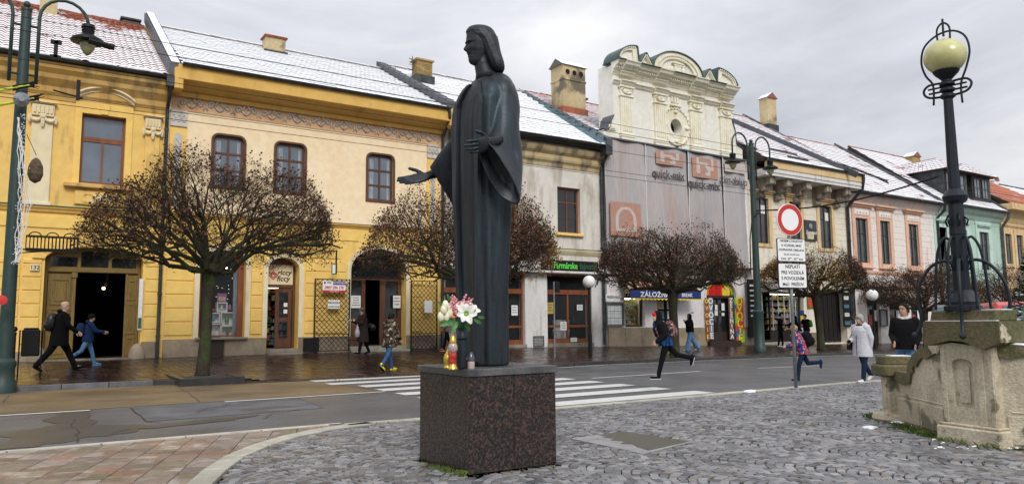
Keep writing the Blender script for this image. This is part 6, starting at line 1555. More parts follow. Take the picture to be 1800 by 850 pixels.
    for k in range(N0):
        a=2*PI*(k+r.uniform(-.2,.2))/N0; el=R([12,38,24][k%3]+r.uniform(-6,6))
        grow(top+Vector((0,0,.02*(k%4))),Vector((math.cos(a)*math.cos(el),math.sin(a)*math.cos(el),math.sin(el))),rad*r.uniform(.92,1.08),tr*.5,0)
    for k in range(4):
        a=2*PI*(k+.5)/4; el=R(r.uniform(58,80)); grow(top,Vector((math.cos(a)*math.cos(el),math.sin(a)*math.cos(el),math.sin(el))),h*.95,tr*.38,0)
    obj('limbs',lb,'bark',e,local=True); obj('twigs',wb,'twig',e,local=True,stuff=True); obj('dry_leaves',lv,'dry_leaf',e,local=True,stuff=True)
    if yl.f: obj('yellow_leaves',yl,'yellow_leaf',e,local=True,stuff=True)
    return e,len(lb.f)+len(wb.f)+len(lv.f)
tot=0
for a in (('wide bare umbrella tree in the raised bed before the yellow house',(4.25,21.5,.15),5.8,2.75,3.2,11,.55,(.12,0),0,.16,(1.0,.9),(.38,0),1.0),
  ('russet-leaved umbrella tree half hidden behind the dark statue',(12.75,22.2,.15),5.75,2.7,3.45,12,1.5,(0,0),.9,.15,(1,.9)),
  ('umbrella tree in front of the pawnshop canopy and net-covered gable house',(22.95,22.6,.08),5.4,2.6,3.25,13,.85,(0,0),0,.2,(1,.9)),
  ('umbrella tree behind the round no-entry sign',(35.4,24.3,-.02),5.3,2.7,3.0,14,.8,(-.25,0),-.9,.19,(1,.9)),
  ('low umbrella tree before the pinkish white house, yellow leaves on top',(46.9,24.9,-.2),4.9,2.2,3.5,15,.7,(0,0),.5,.18,(1.1,.9)),
  ('far umbrella tree seen through the iron hoops of the candelabra lamp',(58.5,25.2,-.35),5.2,2.2,3.2,16,.9,(0,0),0,.18,(1,.9)),
  ('farthest umbrella tree at the right edge of the street',(68,25.4,-.5),5.2,2.2,3.2,17,.9,(0,0),0,.18,(1,.9))):
    t_,n_=tree(*a); tot+=n_
print('tree faces',tot)
struct('tree_pit',poly([(22.2,21.9),(23.8,21.9),(23.8,23.2),(22.2,23.2)],0),'soil',parent=pavement).location=(0,0,.17)
# ================================================================ fountain block with the candelabra lamp
mat('fountain_render',(.60,.53,.40),.85,col2=(.46,.40,.29),ns=2.2,lo=.42,hi=.6,bump=.012,bs=45,var=.2,vs=26,col3=(.20,.18,.12),ns3=2.0,lo3=.56,hi3=.60)
mat('mossy_stone',(.15,.12,.065),.85,col2=(.10,.10,.04),ns=3.2,lo=.4,hi=.6,bump=.012,bs=45,var=.3,vs=24,col3=(.5,.44,.32),ns3=1.6,lo3=.60,hi3=.615)
mat('snow',(.86,.88,.92),.6,bump=.01,bs=20)
rz=math.atan2(FE1.y,FE1.x)
fo=empty('fountain_pier','mossy stone fountain pier with arched panel carrying the candelabra lamp','fountain',(FO.x,FO.y,0),rz)
def flocal(name,b,m,par=None,**k): return obj(name,b,m,par or fo,local=True,**k)
b=B(); b.cbox(-.41,.41,-.08,.6,-.05,.19,.02); b.cbox(-.385,.385,-.055,.58,.19,.225,.012); flocal('plinth',b,'fountain_render')
H_=arc_open(-.19,.07,.42,.96,.05,8)
b=B(); b.plate([(-.34,.225),(.34,.225),(.34,1.175),(.18,1.165),(0,1.185),(-.18,1.205),(-.34,1.175)],[H_],0,.5); b.box(-.21,.09,.045,.07,.4,1.05); b.plate(arc_open(-.13,.01,.48,.9,.04,8),[],.025,.03); flocal('pier',b,'fountain_render')
for (x0,x1) in ((-.335,-.27),(.13,.22),(.28,.335)): b=B(); b.cbox(x0,x1,-.015,.01,.225,1.15,.006); flocal('pilaster_strip',b,'fountain_render')
P=[(-.49,1.47),(-.49,1.16),(-.33,1.19),(-.15,1.235),(.05,1.22),(.2,1.16),(.27,1.13),(.40,1.18),(.50,1.22),(.50,1.47)]
b=B(); b.plate(P,[],-.09,.52,back=True); flocal('cap_stone',b,'mossy_stone')
b=B(); b.cbox(-.42,.42,-.02,.38,1.47,1.60,.012); flocal('top_slab',b,'mossy_stone')
b=B(); b.cbox(-.36,.38,.16,.36,1.60,1.612,.005); b.cbox(-.46,.47,-.085,-.03,1.47,1.479,.003); flocal('snow_cover',b,'snow')
def wtop(u): return .72+.46*math.sqrt(max(0,1-(u/1.2)**2)) if u<1.2 else .72
for sg in (-1,1):
    us=[0,.15,.3,.45,.6,.75,.88,.98,1.06,1.12,1.16,1.19,1.2,1.4,1.75]
    P=[(sg*u,wtop(u)) for u in us]
    def W(b): return b.move((sg*.30,.10,0),sg*.5)
    pl=P+[(sg*1.8,0),(0,0)]
    if sg>0: pl=pl[::-1]
    b=B(); b.plate(pl,[],0,.3,back=True); w=flocal('wing_wall',W(b),'fountain_render')
    b=B(); top=[]
    for k in range(len(P)):
        p0,p1=P[max(k-1,0)],P[min(k+1,len(P)-1)]; dx,dz=p1[0]-p0[0],p1[1]-p0[1]; l=math.hypot(dx,dz); nx,nz=-dz/l,dx/l
        if nz<0 or (abs(nz)<.01 and nx*sg<0): nx,nz=-nx,-nz
        top.append((P[k],(P[k][0]+nx*.02,P[k][1]+nz*.02),(P[k][0]-nx*(.13+.03*math.sin(k*2.1)),P[k][1]-nz*(.13+.03*math.sin(k*2.1)))))
    b.loft([[(o_[0],-.035,o_[1]),(o_[0],.33,o_[1]),(i_[0],.33,i_[1]),(i_[0],-.035,i_[1])] for _,o_,i_ in top]); flocal('wall_coping',W(b),'mossy_stone',w)
    if sg>0: b=B(); b.loft([[(o_[0],-.02,o_[1]+.001),(o_[0],.31,o_[1]+.001),(o_[0],.30,o_[1]+.022),(o_[0],-.01,o_[1]+.02)] for _,o_,i_ in top[:8]]); flocal('snow_cover',W(b),'snow',w)
    for (u0,u1,z0,z1,pr) in ((.08,.9,.03,.36,.02),(.95,1.6,.03,.36,.02),(.12,1.6,.39,.41,.012)): b=B(); b.cbox(min(sg*u0,sg*u1),max(sg*u0,sg*u1),-pr,.02,z0,z1,.008); flocal('wall_panel',W(b),'fountain_render',w)
    b=B(); b.cbox(min(sg*1.72,sg*2.0),max(sg*1.72,sg*2.0),-.1,.3,.0,.66,.012); xa_,xb_=min(sg*1.78,sg*1.94),max(sg*1.78,sg*1.94); b.cbox(xa_,xb_,-.115,-.09,.18,.55,.008); flocal('small_pier',W(b),'fountain_render')
    b=B(); b.lathe([(.36,0),(.38,.03),(.36,.09),(.28,.11)],(sg*1.9,.1,0),18); b.cbox(min(sg*1.66,sg*2.06),max(sg*1.66,sg*2.06),-.17,.34,0,.12,.012); flocal('small_plinth',W(b),'fountain_render')
    b=B(); b.cbox(min(sg*1.62,sg*2.12),max(sg*1.62,sg*2.12),-.2,.36,.65,.83,.03); b.cbox(min(sg*1.68,sg*2.06),max(sg*1.68,sg*2.06),-.14,.3,.83,.95,.012); flocal('small_cap',W(b),'mossy_stone')
    b=B(); b.cbox(min(sg*1.74,sg*1.98),max(sg*1.74,sg*1.98),-.02,.26,.95,.96,.003); flocal('snow_cover',W(b),'snow')
b=B(); b.lathe([(2.0,0),(2.0,.5),(1.85,.5),(1.85,.1)],(0,3.2,0),32); flocal('basin_wall',b,'fountain_render')
# cast iron lamp
mat('lamp_iron',(.014,.019,.027),.45,metal=.2,spec=.35,var=.15,vs=8); mat('lamp_globe',(.55,.52,.22),.25,spec=.6,col2=(.62,.6,.33),ns=1.2,lo=.4,hi=.6)
_q=FO+FE1*-.05+FN*.08; LX=Vector((_q.x,_q.y,1.60)); la=empty('candelabra_lamp','tall dark iron lamp with yellowish globe and hooped cage standing on the stone pier','street lamp',LX,rz+.35,None,.895)
b=B(); 
def octa(r0,z): return [(r0*math.cos(PI/4*k+.39),r0*math.sin(PI/4*k+.39),z) for k in range(8)]
b.loft([octa(.235,0),octa(.235,.06),octa(.21,.08),octa(.215,.12),octa(.19,.17),octa(.15,.24),octa(.14,.28)]); obj('base',b,'lamp_iron',la,local=True)
b=B(); b.lathe([(.112,.27),(.103,1.05),(.108,1.07),(.096,1.5)],n=8); b.lathe([(.105,1.5),(.15,1.54),(.165,1.6),(.14,1.64),(.10,1.7)],n=18); b.lathe([(.080,1.69),(.073,2.3),(.064,2.9),(.062,3.03)],n=8); obj('shaft',b,'lamp_iron',la,local=True,smooth=False); 
b=B(); 
for z in (3.02,3.11,3.20): b.lathe([(.075,z),(.10,z+.02),(.10,z+.05),(.075,z+.07)],n=16)
b.lathe([(.08,3.26),(.065,3.29),(.10,3.33),(.15,3.38),(.175,3.42)],n=16); obj('collar',b,'lamp_iron',la,local=True)
b=B(); b.ball((0,0,3.635),.28,24,16,(1,1,.92)); obj('globe',b,'lamp_globe',la,local=True,smooth=True)
def barpath(P,r=.016,n=7):
    Q=[]; P=[Vector(p) for p in P]
    for i in range(len(P)-1):
        p0,p1,p2,p3=P[max(i-1,0)],P[i],P[i+1],P[min(i+2,len(P)-1)]
        for k in range(5): f=k/5; Q.append(.5*((2*p1)+(-p0+p2)*f+(2*p0-5*p1+4*p2-p3)*f*f+(-p0+3*p1-3*p2+p3)*f**3))
    Q.append(P[-1]); b=B(); b.tube(Q,r,n); return b
obj('globe_hoop',barpath([(-.19,0,2.96),(-.18,0,3.25),(-.27,0,3.42),(-.315,0,3.63),(-.26,0,3.85),(-.08,0,3.98),(.12,0,3.99),(.27,0,3.87),(.315,0,3.65),(.26,0,3.42),(.18,0,3.2),(.18,0,2.92)],.015),'lamp_iron',la,local=True,smooth=True)
obj('crown_loop',barpath([(-.08,0,3.88),(-.08,0,4.06),(0,0,4.14),(.08,0,4.06),(.08,0,3.88)],.014),'lamp_iron',la,local=True,smooth=True); b=B(); b.tube([(0,0,3.94),(0,0,4.2)],.016,6); obj('finial',b,'lamp_iron',la,local=True)
for dz in (0,.085): pass
b=barpath([(-.08,.0,3.26),(-.24,0,3.26),(-.31,0,3.18),(-.24,0,3.08),(0,.09,3.08),(.24,0,3.08),(.31,0,3.18),(.24,0,3.26),(.08,0,3.26)],.017); obj('side_loop',b,'lamp_iron',la,local=True,smooth=True)
b=B(); b.tube([(-.25,.0,3.20),(.25,0,3.20)],.014,6); b.tube([(-.25,.02,3.14),(.25,.02,3.14)],.015,6); obj('side_bar',b,'lamp_iron',la,local=True)
for k in range(6):
    a=2*PI*k/6+.3; c,s=math.cos(a),math.sin(a)
    obj('inner_hoop',barpath([(.11*c,.11*s,1.0),(.17*c,.17*s,1.02),(.24*c,.24*s,.9),(.28*c,.28*s,.7),(.31*c,.31*s,.35),(.33*c,.33*s,.02)],.019),'lamp_iron',la,local=True,smooth=True)
for k in range(4):
    a=2*PI*k/4+PI/4; c,s=math.cos(a-.55),math.sin(a-.55)
    rr=[.10,.20,.36,.50,.55,.52,.53,.60] ; zz=[.66,.70,.62,.40,.12,-.05,-.2,-.34]
    o=obj('outer_hoop',barpath([(q*c,q*s,z) for q,z in zip(rr,zz)],.023),'lamp_iron',la,local=True,smooth=True)
    b=B(); b.ball((.61*c,.61*s,-.34),.045,8,6); obj('hoop_foot',b,'lamp_iron',o,local=True)
b=B()
for k in range(6): a=k*PI/3; b.tube([(.1*math.cos(a),.1*math.sin(a),1.3+.05*(k%2)),(.145*math.cos(a),.145*math.sin(a),1.26),(.12*math.cos(a),.12*math.sin(a),1.18)],.014,5)
for k in range(6): a=k*PI/3; b.tube([(.1*math.cos(a),.1*math.sin(a),.78),(.15*math.cos(a),.15*math.sin(a),.66),(.12*math.cos(a),.12*math.sin(a),.56)],.014,5)
obj('scroll_ornament',b,'lamp_iron',la,local=True,smooth=True,stuff=True)
# litter and snow scraps at the fountain foot
def scrap(p,r,label,m='snow',h=.02):
    q=random.Random(int(p[0]*100)); b=B(); n=10; rr=[r*q.uniform(.5,1.2) for _ in range(n)]
    b.loft([[(p[0]+rr[k]*math.cos(2*PI*k/n),p[1]+.7*rr[k]*math.sin(2*PI*k/n),0) for k in range(n)],[(p[0]+.8*rr[k]*math.cos(2*PI*k/n),p[1]+.56*rr[k]*math.sin(2*PI*k/n),h) for k in range(n)],[(p[0]+.3*rr[k]*math.cos(2*PI*k/n),p[1]+.2*rr[k]*math.sin(2*PI*k/n),h*1.4) for k in range(n)]]); o=obj('snow_patch',b,m,None); tag(o,label,'snow'); return o
scrap(onZ(1529,751),.14,'flat scrap of melting snow on the cobbles left of the fountain'); scrap(onZ(1585,742),.2,'heap of melting snow against the small fountain pier'); scrap(onZ(1612,748),.12,'little heap of snow near the weeds under the curved wall')
b=B(); r_=random.Random(77)
for k in range(40): p=onZ(1640+r_.random()*160,770+r_.random()*18); b.ball((p.x,p.y,.0),r_.uniform(.01,.03),6,4,(1.6,1,.4))
o=obj('snow_crumbs',b,'snow'); o['kind']='stuff'
p=onZ(1317,688); scrap(p,.22,'patch of old snow by the road edge beyond the crossing',h=.03)
# ================================================================ lamps, signs and street furniture
mat('green_pole',(.02,.048,.042),.5,col2=(.02,.04,.035),ns=3,var=.15,vs=8); mat('lamp_glass',(.30,.30,.16),.15,spec=.6); mat('galvanised',(.30,.32,.33),.42,metal=.6,col2=(.22,.23,.24),ns=5)
def tram_pole(label,loc,H,arm,zl,rzz=0,rb=.17,bh=1.8):
    e=empty('tram_pole',label,'street lamp',loc,rzz); b=B(); b.lathe([(rb*1.75,0),(rb*1.75,.22),(rb*1.45,.3),(rb*1.4,bh-.05),(rb*1.55,bh),(rb*1.55,bh+.1),(rb*1.0,bh+.18),(rb*.95,4),(rb*.72,H-.15),(rb*.8,H-.14),(rb*.8,H-.08),(rb*.3,H-.06)],n=20); b.ball((0,0,H+.02),rb*.55,10,8); o=obj('pole',b,'green_pole',e,local=True); smooth_angle(o,35)
    for sg in (-1,1):
        x0=sg*(rb+.12); P=[(x0,0,H-1.9),(x0,0,H-.4)]; R_=(arm-abs(x0))/2; cx=sg*(abs(x0)+R_)
        P+=[(cx-sg*R_*math.cos(PI*k/10),0,H-.25+R_*1.05*math.sin(PI*k/10)) for k in range(11)]+[(sg*arm,0,zl+.42)]
        o=obj('arm',B().tube(P,.04,8),'green_pole',e,local=True,smooth=True); b=B(); 
        for z in (H-1.7,H-.5): b.tube([(0,0,z),(x0,0,z)],.03,6)
        obj('bracket',b,'green_pole',o,local=True)
        b=B(); b.lathe([(.05,.45),(.14,.44),(.16,.36),(.13,.33),(.15,.3),(.13,.2),(.17,.17),(.36,.06),(.38,.0),(.34,-.02),(.12,.0)],(sg*arm,0,zl),20); lm=obj('lamp_shade',b,'iron',e,local=True); smooth_angle(lm,35)
        b=B(); b.lathe([(.17,0),(.18,-.06),(.15,-.18),(.08,-.3),(.02,-.34)],(sg*arm,0,zl),14); obj('lamp_glass',b,'lamp_glass',lm,local=True,smooth=True)
    return e
pole1=tram_pole('dark green tram pole with arched lamp arms at the left edge',(-.15,20.84,0),9.15,1.3,8.5,0,.15,.6)
pole2=tram_pole('dark green tram pole with two hanging lamps beside the fruit shop',(29.6,23.6,.03),10.15,1.38,8.95)
def globe_lamp(label,loc,h,r):
    e=empty('globe_lamp',label,'street lamp',loc,0,'white globe lamps on black posts'); b=B(); b.lathe([(.075,0),(.075,.9),(.055,.92),(.05,h-r-.06),(.08,h-r-.02),(.06,h-r+.04)],n=12); obj('post',b,'iron',e,local=True); b=B(); b.ball((0,0,h),r,18,12); obj('globe',b,'white_paint',e,local=True,smooth=True); return e
globe_lamp('white globe lamp before the wooden shopfront of the weathered house',(18.16,22.24,.15),2.86,.235); globe_lamp('white globe lamp behind the older woman in pale jacket',(41.3,24.87,-.15),3.05,.33)
e=empty('steel_post','thin steel post with small dark box on top right of the pedestal','post',(16.76,22.6,.15)); b=B(); b.tube([(0,0,0),(0,0,2.85)],.03,8); obj('post',b,'galvanised',e,local=True); b=B(); b.cbox(.03,.24,-.05,.05,2.45,2.85,.01); obj('box',b,'iron',e,local=True)
# no-entry sign
se=empty('traffic_sign','round white sign with red ring above two white text panels on grey post','traffic sign',(14.3,10.45,0),R(-11)); b=B(); b.tube([(0,.04,-.02),(0,.04,3.95)],.035,10); b.lathe([(.12,0),(.1,.03),(.05,.04)],(0,.04,0),12); obj('post',b,'galvanised',se,local=True,smooth=True)
def disc(r,y,z,d,n=36): return B().plate([(r*math.cos(2*PI*k/n),z+r*math.sin(2*PI*k/n)) for k in range(n)],[],y,d,back=True)
zc=3.72; ds=obj('sign_disc',disc(.36,-.02,zc,.025),'white_print',se,local=True); n=36
obj('red_ring',B().plate([(.345*math.cos(2*PI*k/n),zc+.345*math.sin(2*PI*k/n)) for k in range(n)],[[(.245*math.cos(2*PI*k/n),zc+.245*math.sin(2*PI*k/n)) for k in range(n)]],-.026,.006),'red_print',ds,local=True)
def signpanel(z0,z1,lines,szs):
    p=obj('text_panel',B().plate(rrect(-.40,.40,z0,z1,.04,bottom=True),[],-.02,.02,back=True),'black_void',se,local=True); obj('panel_face',B().plate(rrect(-.385,.385,z0+.015,z1-.015,.035,bottom=True),[],-.024,.004),'white_print',p,local=True)
    n=len(lines)
    for i,(l,s_) in enumerate(zip(lines,szs)): text(l,p,(0,-.027,z1-(z1-z0)*(i+.62)/(n+.25)),s_,'black_print' if s_>.067 else 'strip_grey',local=True,bold=.012,ext=.001)
signpanel(2.78,3.30,['OKREM CYKLISTOV','A VOZIDIEL MHD','DOPRAVNÁ OBSLUHA','05,00-10,00 hod.','TAXI  20°° - 05°° hod.'],[.074,.074,.070,.066,.068]); signpanel(2.2,2.75,['NEPLATÍ','PRE VOZIDLÁ','S POVOLENÍM','MsÚ  PREŠOV'],[.108,.104,.102,.10])
# bin, bollard, planter bracket at the left edge
be=empty('litter_bin','black litter bin on posts beside the left tram pole','bin',(.36,22.75,.2)); b=B(); b.cbox(-.2,.2,-.16,.16,.55,1.22,.03); b.cbox(-.17,.17,-.13,.13,1.22,1.26,.02); obj('bin_body',b,'iron',be,local=True); b=B(); b.tube([(-.24,0,-.02),(-.24,0,1.2)],.02,6); b.tube([(.24,0,-.02),(.24,0,1.2)],.02,6); obj('bin_posts',b,'iron',be,local=True)
be=empty('bollard','slim black iron bollard with ball top beside the litter bin','bollard',(.0,22.4,.18)); b=B(); b.lathe([(.07,0),(.05,.15),(.045,1.12),(.065,1.14),(.04,1.18)],n=10); b.ball((0,0,1.25),.07,10,8); obj('post',b,'iron',be,local=True)
pe=empty('planter_bracket','black wrought iron window-box holder bracketed off the left tram pole','planter',(.62,20.84,3.3)); b=B()
x0,x1=-.5,.55
for z in (0,.3): 
    for y in (-.14,.14): b.tube([(x0,y,z),(x1,y,z)],.014,5)
for k in range(15): 
    x=x0+(x1-x0)*k/14
    for y in (-.14,.14): b.tube([(x,y,0),(x,y,.3)],.01,4)
for k in range(3):
    c=x0+.17+.35*k; b.tube([(c+.12*math.cos(a),-.14,.3+.09*math.sin(a)) for a in [PI*i/8 for i in range(9)]],.014,5)
b.box(x0,x1,-.14,.14,-.05,0); obj('basket_frame',b,'iron',pe,local=True); b=B(); b.tube([(-.72,0,.0),(x0,0,-.02)],.02,6); b.tube([(-.72,0,-.32),(-.6,0,-.1),(.0,0,-.03)],.015,6); obj('bracket_arm',b,'iron',pe,local=True)
# string-light decoration, basket and cable ends on the left pole
de=empty('light_decoration','clear string-light garland wrapped down the left tram pole','decoration',(-.22,20.6,3.2)); r_=random.Random(6); b=B()
for s_ in range(7):
    P=[]; 
    for k in range(22): z=-.25+k*.16; w=.30*max(0,1-abs(k-9)/13); P.append((.13-.005*k+w*(.2+.13*s_)+r_.uniform(-.03,.03),-.12+.04*(s_%2),z))
    b.tube(P,.008,4)
obj('light_strings',b,'paper',de,local=True,stuff=True); b=B()
for k in range(240): z=r_.uniform(-.3,3.2); w=.30*max(0,1-abs((z+.25)/.16-9)/13); b.ball((.12+w*r_.random()+r_.uniform(-.04,.04),-.13,z),.011,4,3)
obj('light_bulbs',b,'white_print',de,local=True,stuff=True)
mat('wicker',(.13,.09,.05),.9,col2=(.07,.05,.03),ns=20,bump=.02,bs=40)
b=B(); b.lathe([(.02,-.36),(.11,-.3),(.16,-.16),(.15,.04),(.09,.18),(.03,.24)],(.22,20.7,5.2),14); b.tube([(.22,20.7,5.5),(.0,20.75,6.0)],.008,4); tag(obj('wicker_basket',b,'wicker'),'brown wicker basket hanging from the left tram pole','basket')
mat('yellow_cable',(.55,.62,.03),.5)
for (y0,x1,y1) in ((157,52,150),(183,60,173)):
    p,q_=onT(-40,y0+9,20.5),onT(x1,y1,20.5); b=B(); b.tube([p,q_],.035,6); o=obj('cable_end',b,'yellow_cable'); tag(o,'%s yellow insulated cable end clamped at the left tram pole'%('upper' if y0<160 else 'lower'),'cable')
    b=B(); d=(q_-p).normalized(); 
    for k in range(5): b.tube([q_-d*.35+Vector((0,0,.02*k-.04)),q_+d*.1+Vector((0,0,.05*math.sin(k*2)))],.03,5)
    for k in range(6): b.tube([q_,q_+d*.12+Vector((r_.uniform(-.05,.1),0,r_.uniform(-.12,.12)))],.008,4)
    obj('clamp',b,'iron',o)
b=B(); c=onT(38,176,20.4); b.lathe([(.02,0),(.16,.02),(.17,.06),(.06,.14)],(0,0,0),14); b.v=[(x+c.x,-z+c.y,y+c.z) for x,y,z in b.v]; tag(obj('floodlight',b,'galvanised'),'small round grey floodlight on the left tram pole','floodlight')
b=B(); c=onT(3,527,20.3); b.lathe([(.0,0),(.11,.01),(.11,.05),(0,.06)],(0,0,0),16); b.v=[(x+c.x,-z+c.y,y+c.z) for x,y,z in b.v]; rs=tag(obj('round_sign',b,'red_print'),'small round red sign on the left tram pole near the pavement','sign')
# overhead wires
def wire(px,py,t,label,s1=75,sag=0,r=.008,t1=None,py2=None,s0=-25):
    p=onT(px,py,t); b=B(); P=[]
    for k in range(25):
        f=k/24; s=s0+(s1-s0)*f; P.append((s,t+((t1 or t)-t)*f,p.z-sag*math.sin(PI*f)*1.0))
    b.tube(P,r,4,False); o=obj('overhead_wire',b,'iron'); tag(o,label,'wire','overhead wires along the street')
wire(240,88,19.2,'overhead wire crossing just above the gutters',r=.010); wire(240,66,18.6,'highest overhead wire over the leftmost roof')
wire(916,279,20.3,'upper of the two parallel wires behind the statue'); wire(914,289,20.3,'lower of the two parallel wires behind the statue'); wire(1069,264,19.6,'thin wire running across the top of the netting')
for (x,y) in ((138,158),(252,205)):
    pass
def rod(p,q,r,name,label,cat,m='iron'): b=B(); b.tube([p,q],r,6); return tag(obj(name,b,m),label,cat)
rod(onT(1228,345 if False else 372,23.6),onT(1560,325,23.6),.035,'span_arm','dark span arm reaching right from the middle tram pole','cable') if False else None
p,q_=onT(1330,370,23.5),onT(1650,310,14.5); b=B(); b.tube([p.lerp(q_,k/12)+Vector((0,0,-.35*math.sin(PI*k/12))) for k in range(13)],.035,6)
o=tag(obj('span_cable',b,'iron'),'thick dark span cable from the middle tram pole up to the right','cable')
b=B(); q1=onT(1335,372,23.4); b.tube([q1+Vector((0,0,-.05)),q1+Vector((-.55,0,-.3)),q1+Vector((-.9,-.1,-1.4)),q1+Vector((-.95,-.1,-3))],.03,6); tag(obj('cable_drop',b,'iron'),'cable dropping down beside the middle tram pole','cable')
for (px,py,px2,py2) in ((96,78,100,82),(1388,358,1392,362)): pass
b=B(); p=onT(138,150,19.9); b.box(p.x-.04,p.x+.04,p.y-.04,p.y+.04,p.z-.35,p.z+.12); b.tube([p+Vector((-.5,0,-.2)),p+Vector((.1,0,-.3))],.02,5); tag(obj('wire_clamp',b,'iron'),'dark clamp joining two wires in front of the ochre cornice','clamp')
b=B(); p=onT(100,72,19.4); b.box(p.x-.05,p.x+.03,p.y-.04,p.y+.04,p.z-.4,p.z); b.box(p.x-.12,p.x+.1,p.y-.04,p.y+.04,p.z-.08,p.z); b.box(p.x-.12,p.x+.1,p.y-.04,p.y+.04,p.z-.42,p.z-.34); tag(obj('wire_clamp',b,'iron'),'dark clamp between wires in front of the snowy pantiles','clamp')
b=B(); p=onT(180,78,19.2); b.tube([p+Vector((-.28,0,.03)),p+Vector((.25,0,-.03))],.07,7); tag(obj('wire_insulator',b,'iron'),'dark thick insulator on the wire beside the arched lamp','insulator')
# parked vans and evergreen beyond the fountain
mat('red_paint',(.55,.02,.015),.25,coat=.5,var=.02); mat('dark_paint',(.015,.017,.02),.25,coat=.5,var=.02); mat('teal_glass',(.03,.09,.10),.05,spec=.8); mat('tyre',(.02,.02,.02),.8); mat('headlight',(.6,.6,.6),.1)
def van(label,loc,rzz,m):
    e=empty('parked_van',label,'van',loc,rzz,'vans parked beyond the fountain'); L2,W2,H2=2.4,.95,2.15
    prof=[(-L2,.35),(-L2,1.0),(-L2+.25,1.15),(-L2+1.0,H2-.1),(-L2+1.3,H2),(L2-.15,H2),(L2,H2-.25),(L2,.35)]
    rings=[]
    for y,q in ((-W2,.94),(-W2+.08,1),(W2-.08,1),(W2,.94)): rings.append([(x,y*(1 if z<1.2 else .93),.35+(z-.35)*(q if z>1.5 else 1)) for x,z in prof])
    obj('body',B().loft(rings),m,e,local=True)
    b=B(); 
    b.add([(-L2+.3,-.78,1.2),(-L2+.3,.78,1.2),(-L2+.98,.7,H2-.14),(-L2+.98,-.7,H2-.14)],[(0,3,2,1)]); b.v=[(x-.03,y,z+.02) for x,y,z in b.v]; obj('windscreen',b,'teal_glass',e,local=True)
    for sg in (-1,1):
        for x0,x1 in ((-1.45,-.6),(-.5,.7),(.8,2.1)): b=B(); b.add([(x0,sg*.935,1.22),(x1,sg*.935,1.22),(x1,sg*.905,1.88),(x0+(.3 if x0<-1 else 0),sg*.905,1.88)],[(0,1,2,3)]); obj('window',b,'teal_glass',e,local=True)
        b=B(); b.ball((-L2+.02,sg*.72,.9),.13,8,6,(.4,1,1)); obj('headlight',b,'headlight',e,local=True)
        for x in (-1.55,1.5):
            b=B(); P=[(x+.33*math.cos(a),sg*.86,.33+.33*math.sin(a)) for a in [2*PI*k/16 for k in range(16)]]; b.loft([[(a,y-.1,c) for a,y,c in P],[(a,y+.1,c) for a,y,c in P]]); w=obj('wheel',b,'tyre',e,local=True)
    b=B(); b.add([(L2+.01,-.7,1.25),(L2+.01,.7,1.25),(L2-.08,.65,1.85),(L2-.08,-.65,1.85)],[(0,1,2,3)]); obj('rear_window',b,'teal_glass',e,local=True); return e
van('red van parked beyond the fountain at the right edge',(26.2,11.0,-.15),R(35),'red_paint'); van('dark van parked behind the base of the candelabra lamp',(27.8,13.3,-.17),R(20),'dark_paint')
mat('conifer',(.03,.06,.03),.8,col2=(.05,.09,.04),ns=8,var=.3,vs=10)
ev=empty('evergreen_shrub','dark green conical evergreen dusted with snow beyond the fountain wall','shrub',(14.2,5.55,0)); b=B(); b.tube([(0,0,0),(0,0,2.6)],[.07,.01],6); obj('trunk',b,'bark',ev,local=True); fb=B(); sb=B(); r_=random.Random(21)
for k in range(9000):
    z=.15+3.0*r_.random()**1.25; a=r_.uniform(0,6.28); rr=(1-(z/3.25))*.98*(1-.35*r_.random()**2); x,y=rr*math.cos(a),rr*math.sin(a); l=r_.uniform(.04,.09); dz=r_.uniform(-.03,.03)
    t=Vector((math.cos(a),math.sin(a),.3)); s_=Vector((-math.sin(a),math.cos(a),r_.uniform(-.4,.4)))*.35
    p=Vector((x,y,z)); fb.add([p-s_*l,p+t*l+Vector((0,0,dz)),p+s_*l],[(0,1,2)])
for k in range(620):
    z=.15+3.0*r_.random(); a=r_.uniform(0,6.28); rr=(1-(z/3.25))*r_.uniform(.86,1.0); sb.ball((rr*math.cos(a),rr*math.sin(a),z+.01),r_.uniform(.008,.03),5,4,(1.2,1.2,.6))
obj('foliage',fb,'conifer',ev,local=True,stuff=True); obj('snow_tufts',sb,'snow',ev,local=True,stuff=True)
# ================================================================ pedestal, statue, flowers, candles
mat('granite',(.014,.012,.012),.12,col2=(.10,.055,.044),ns=34,lo=.49,hi=.66,var=.45,vs=60,bump=.0015,bs=160,col3=(.055,.04,.035),ns3=40,lo3=.5,hi3=.62,rough2=.4)
mat('granite_top',(.06,.06,.064),.25,col2=(.06,.06,.065),ns=14,var=.3,vs=70,rough2=.5,col3=(.11,.11,.115),ns3=2.2,lo3=.5,hi3=.62)
pe=empty('pedestal','square dark red-black granite pedestal with grey slab top on the cobbles','pedestal',(4.36,7.13,0)); b=B()
b.box(3.87,4.85,6.67,7.62,0,.95); obj('core',b,'granite',pe)
def slab(x0,x1,y0,y1,z0,z1): b=B(); b.cbox(x0,x1,y0,y1,z0,z1,.004); obj('granite_panel',b,'granite',pe)
slab(3.822,4.36,6.60,6.67,.005,.957); slab(4.363,4.898,6.60,6.67,.005,.957); slab(3.822,3.88,6.673,7.15,.005,.957); slab(3.822,3.88,7.153,7.69,.005,.957); slab(4.84,4.898,6.673,7.69,.005,.957); slab(3.883,4.837,7.63,7.69,.005,.957)
b=B(); b.cbox(3.80,4.92,6.58,7.715,.96,1.035,.006); obj('top_slab',b,'granite_top',pe)
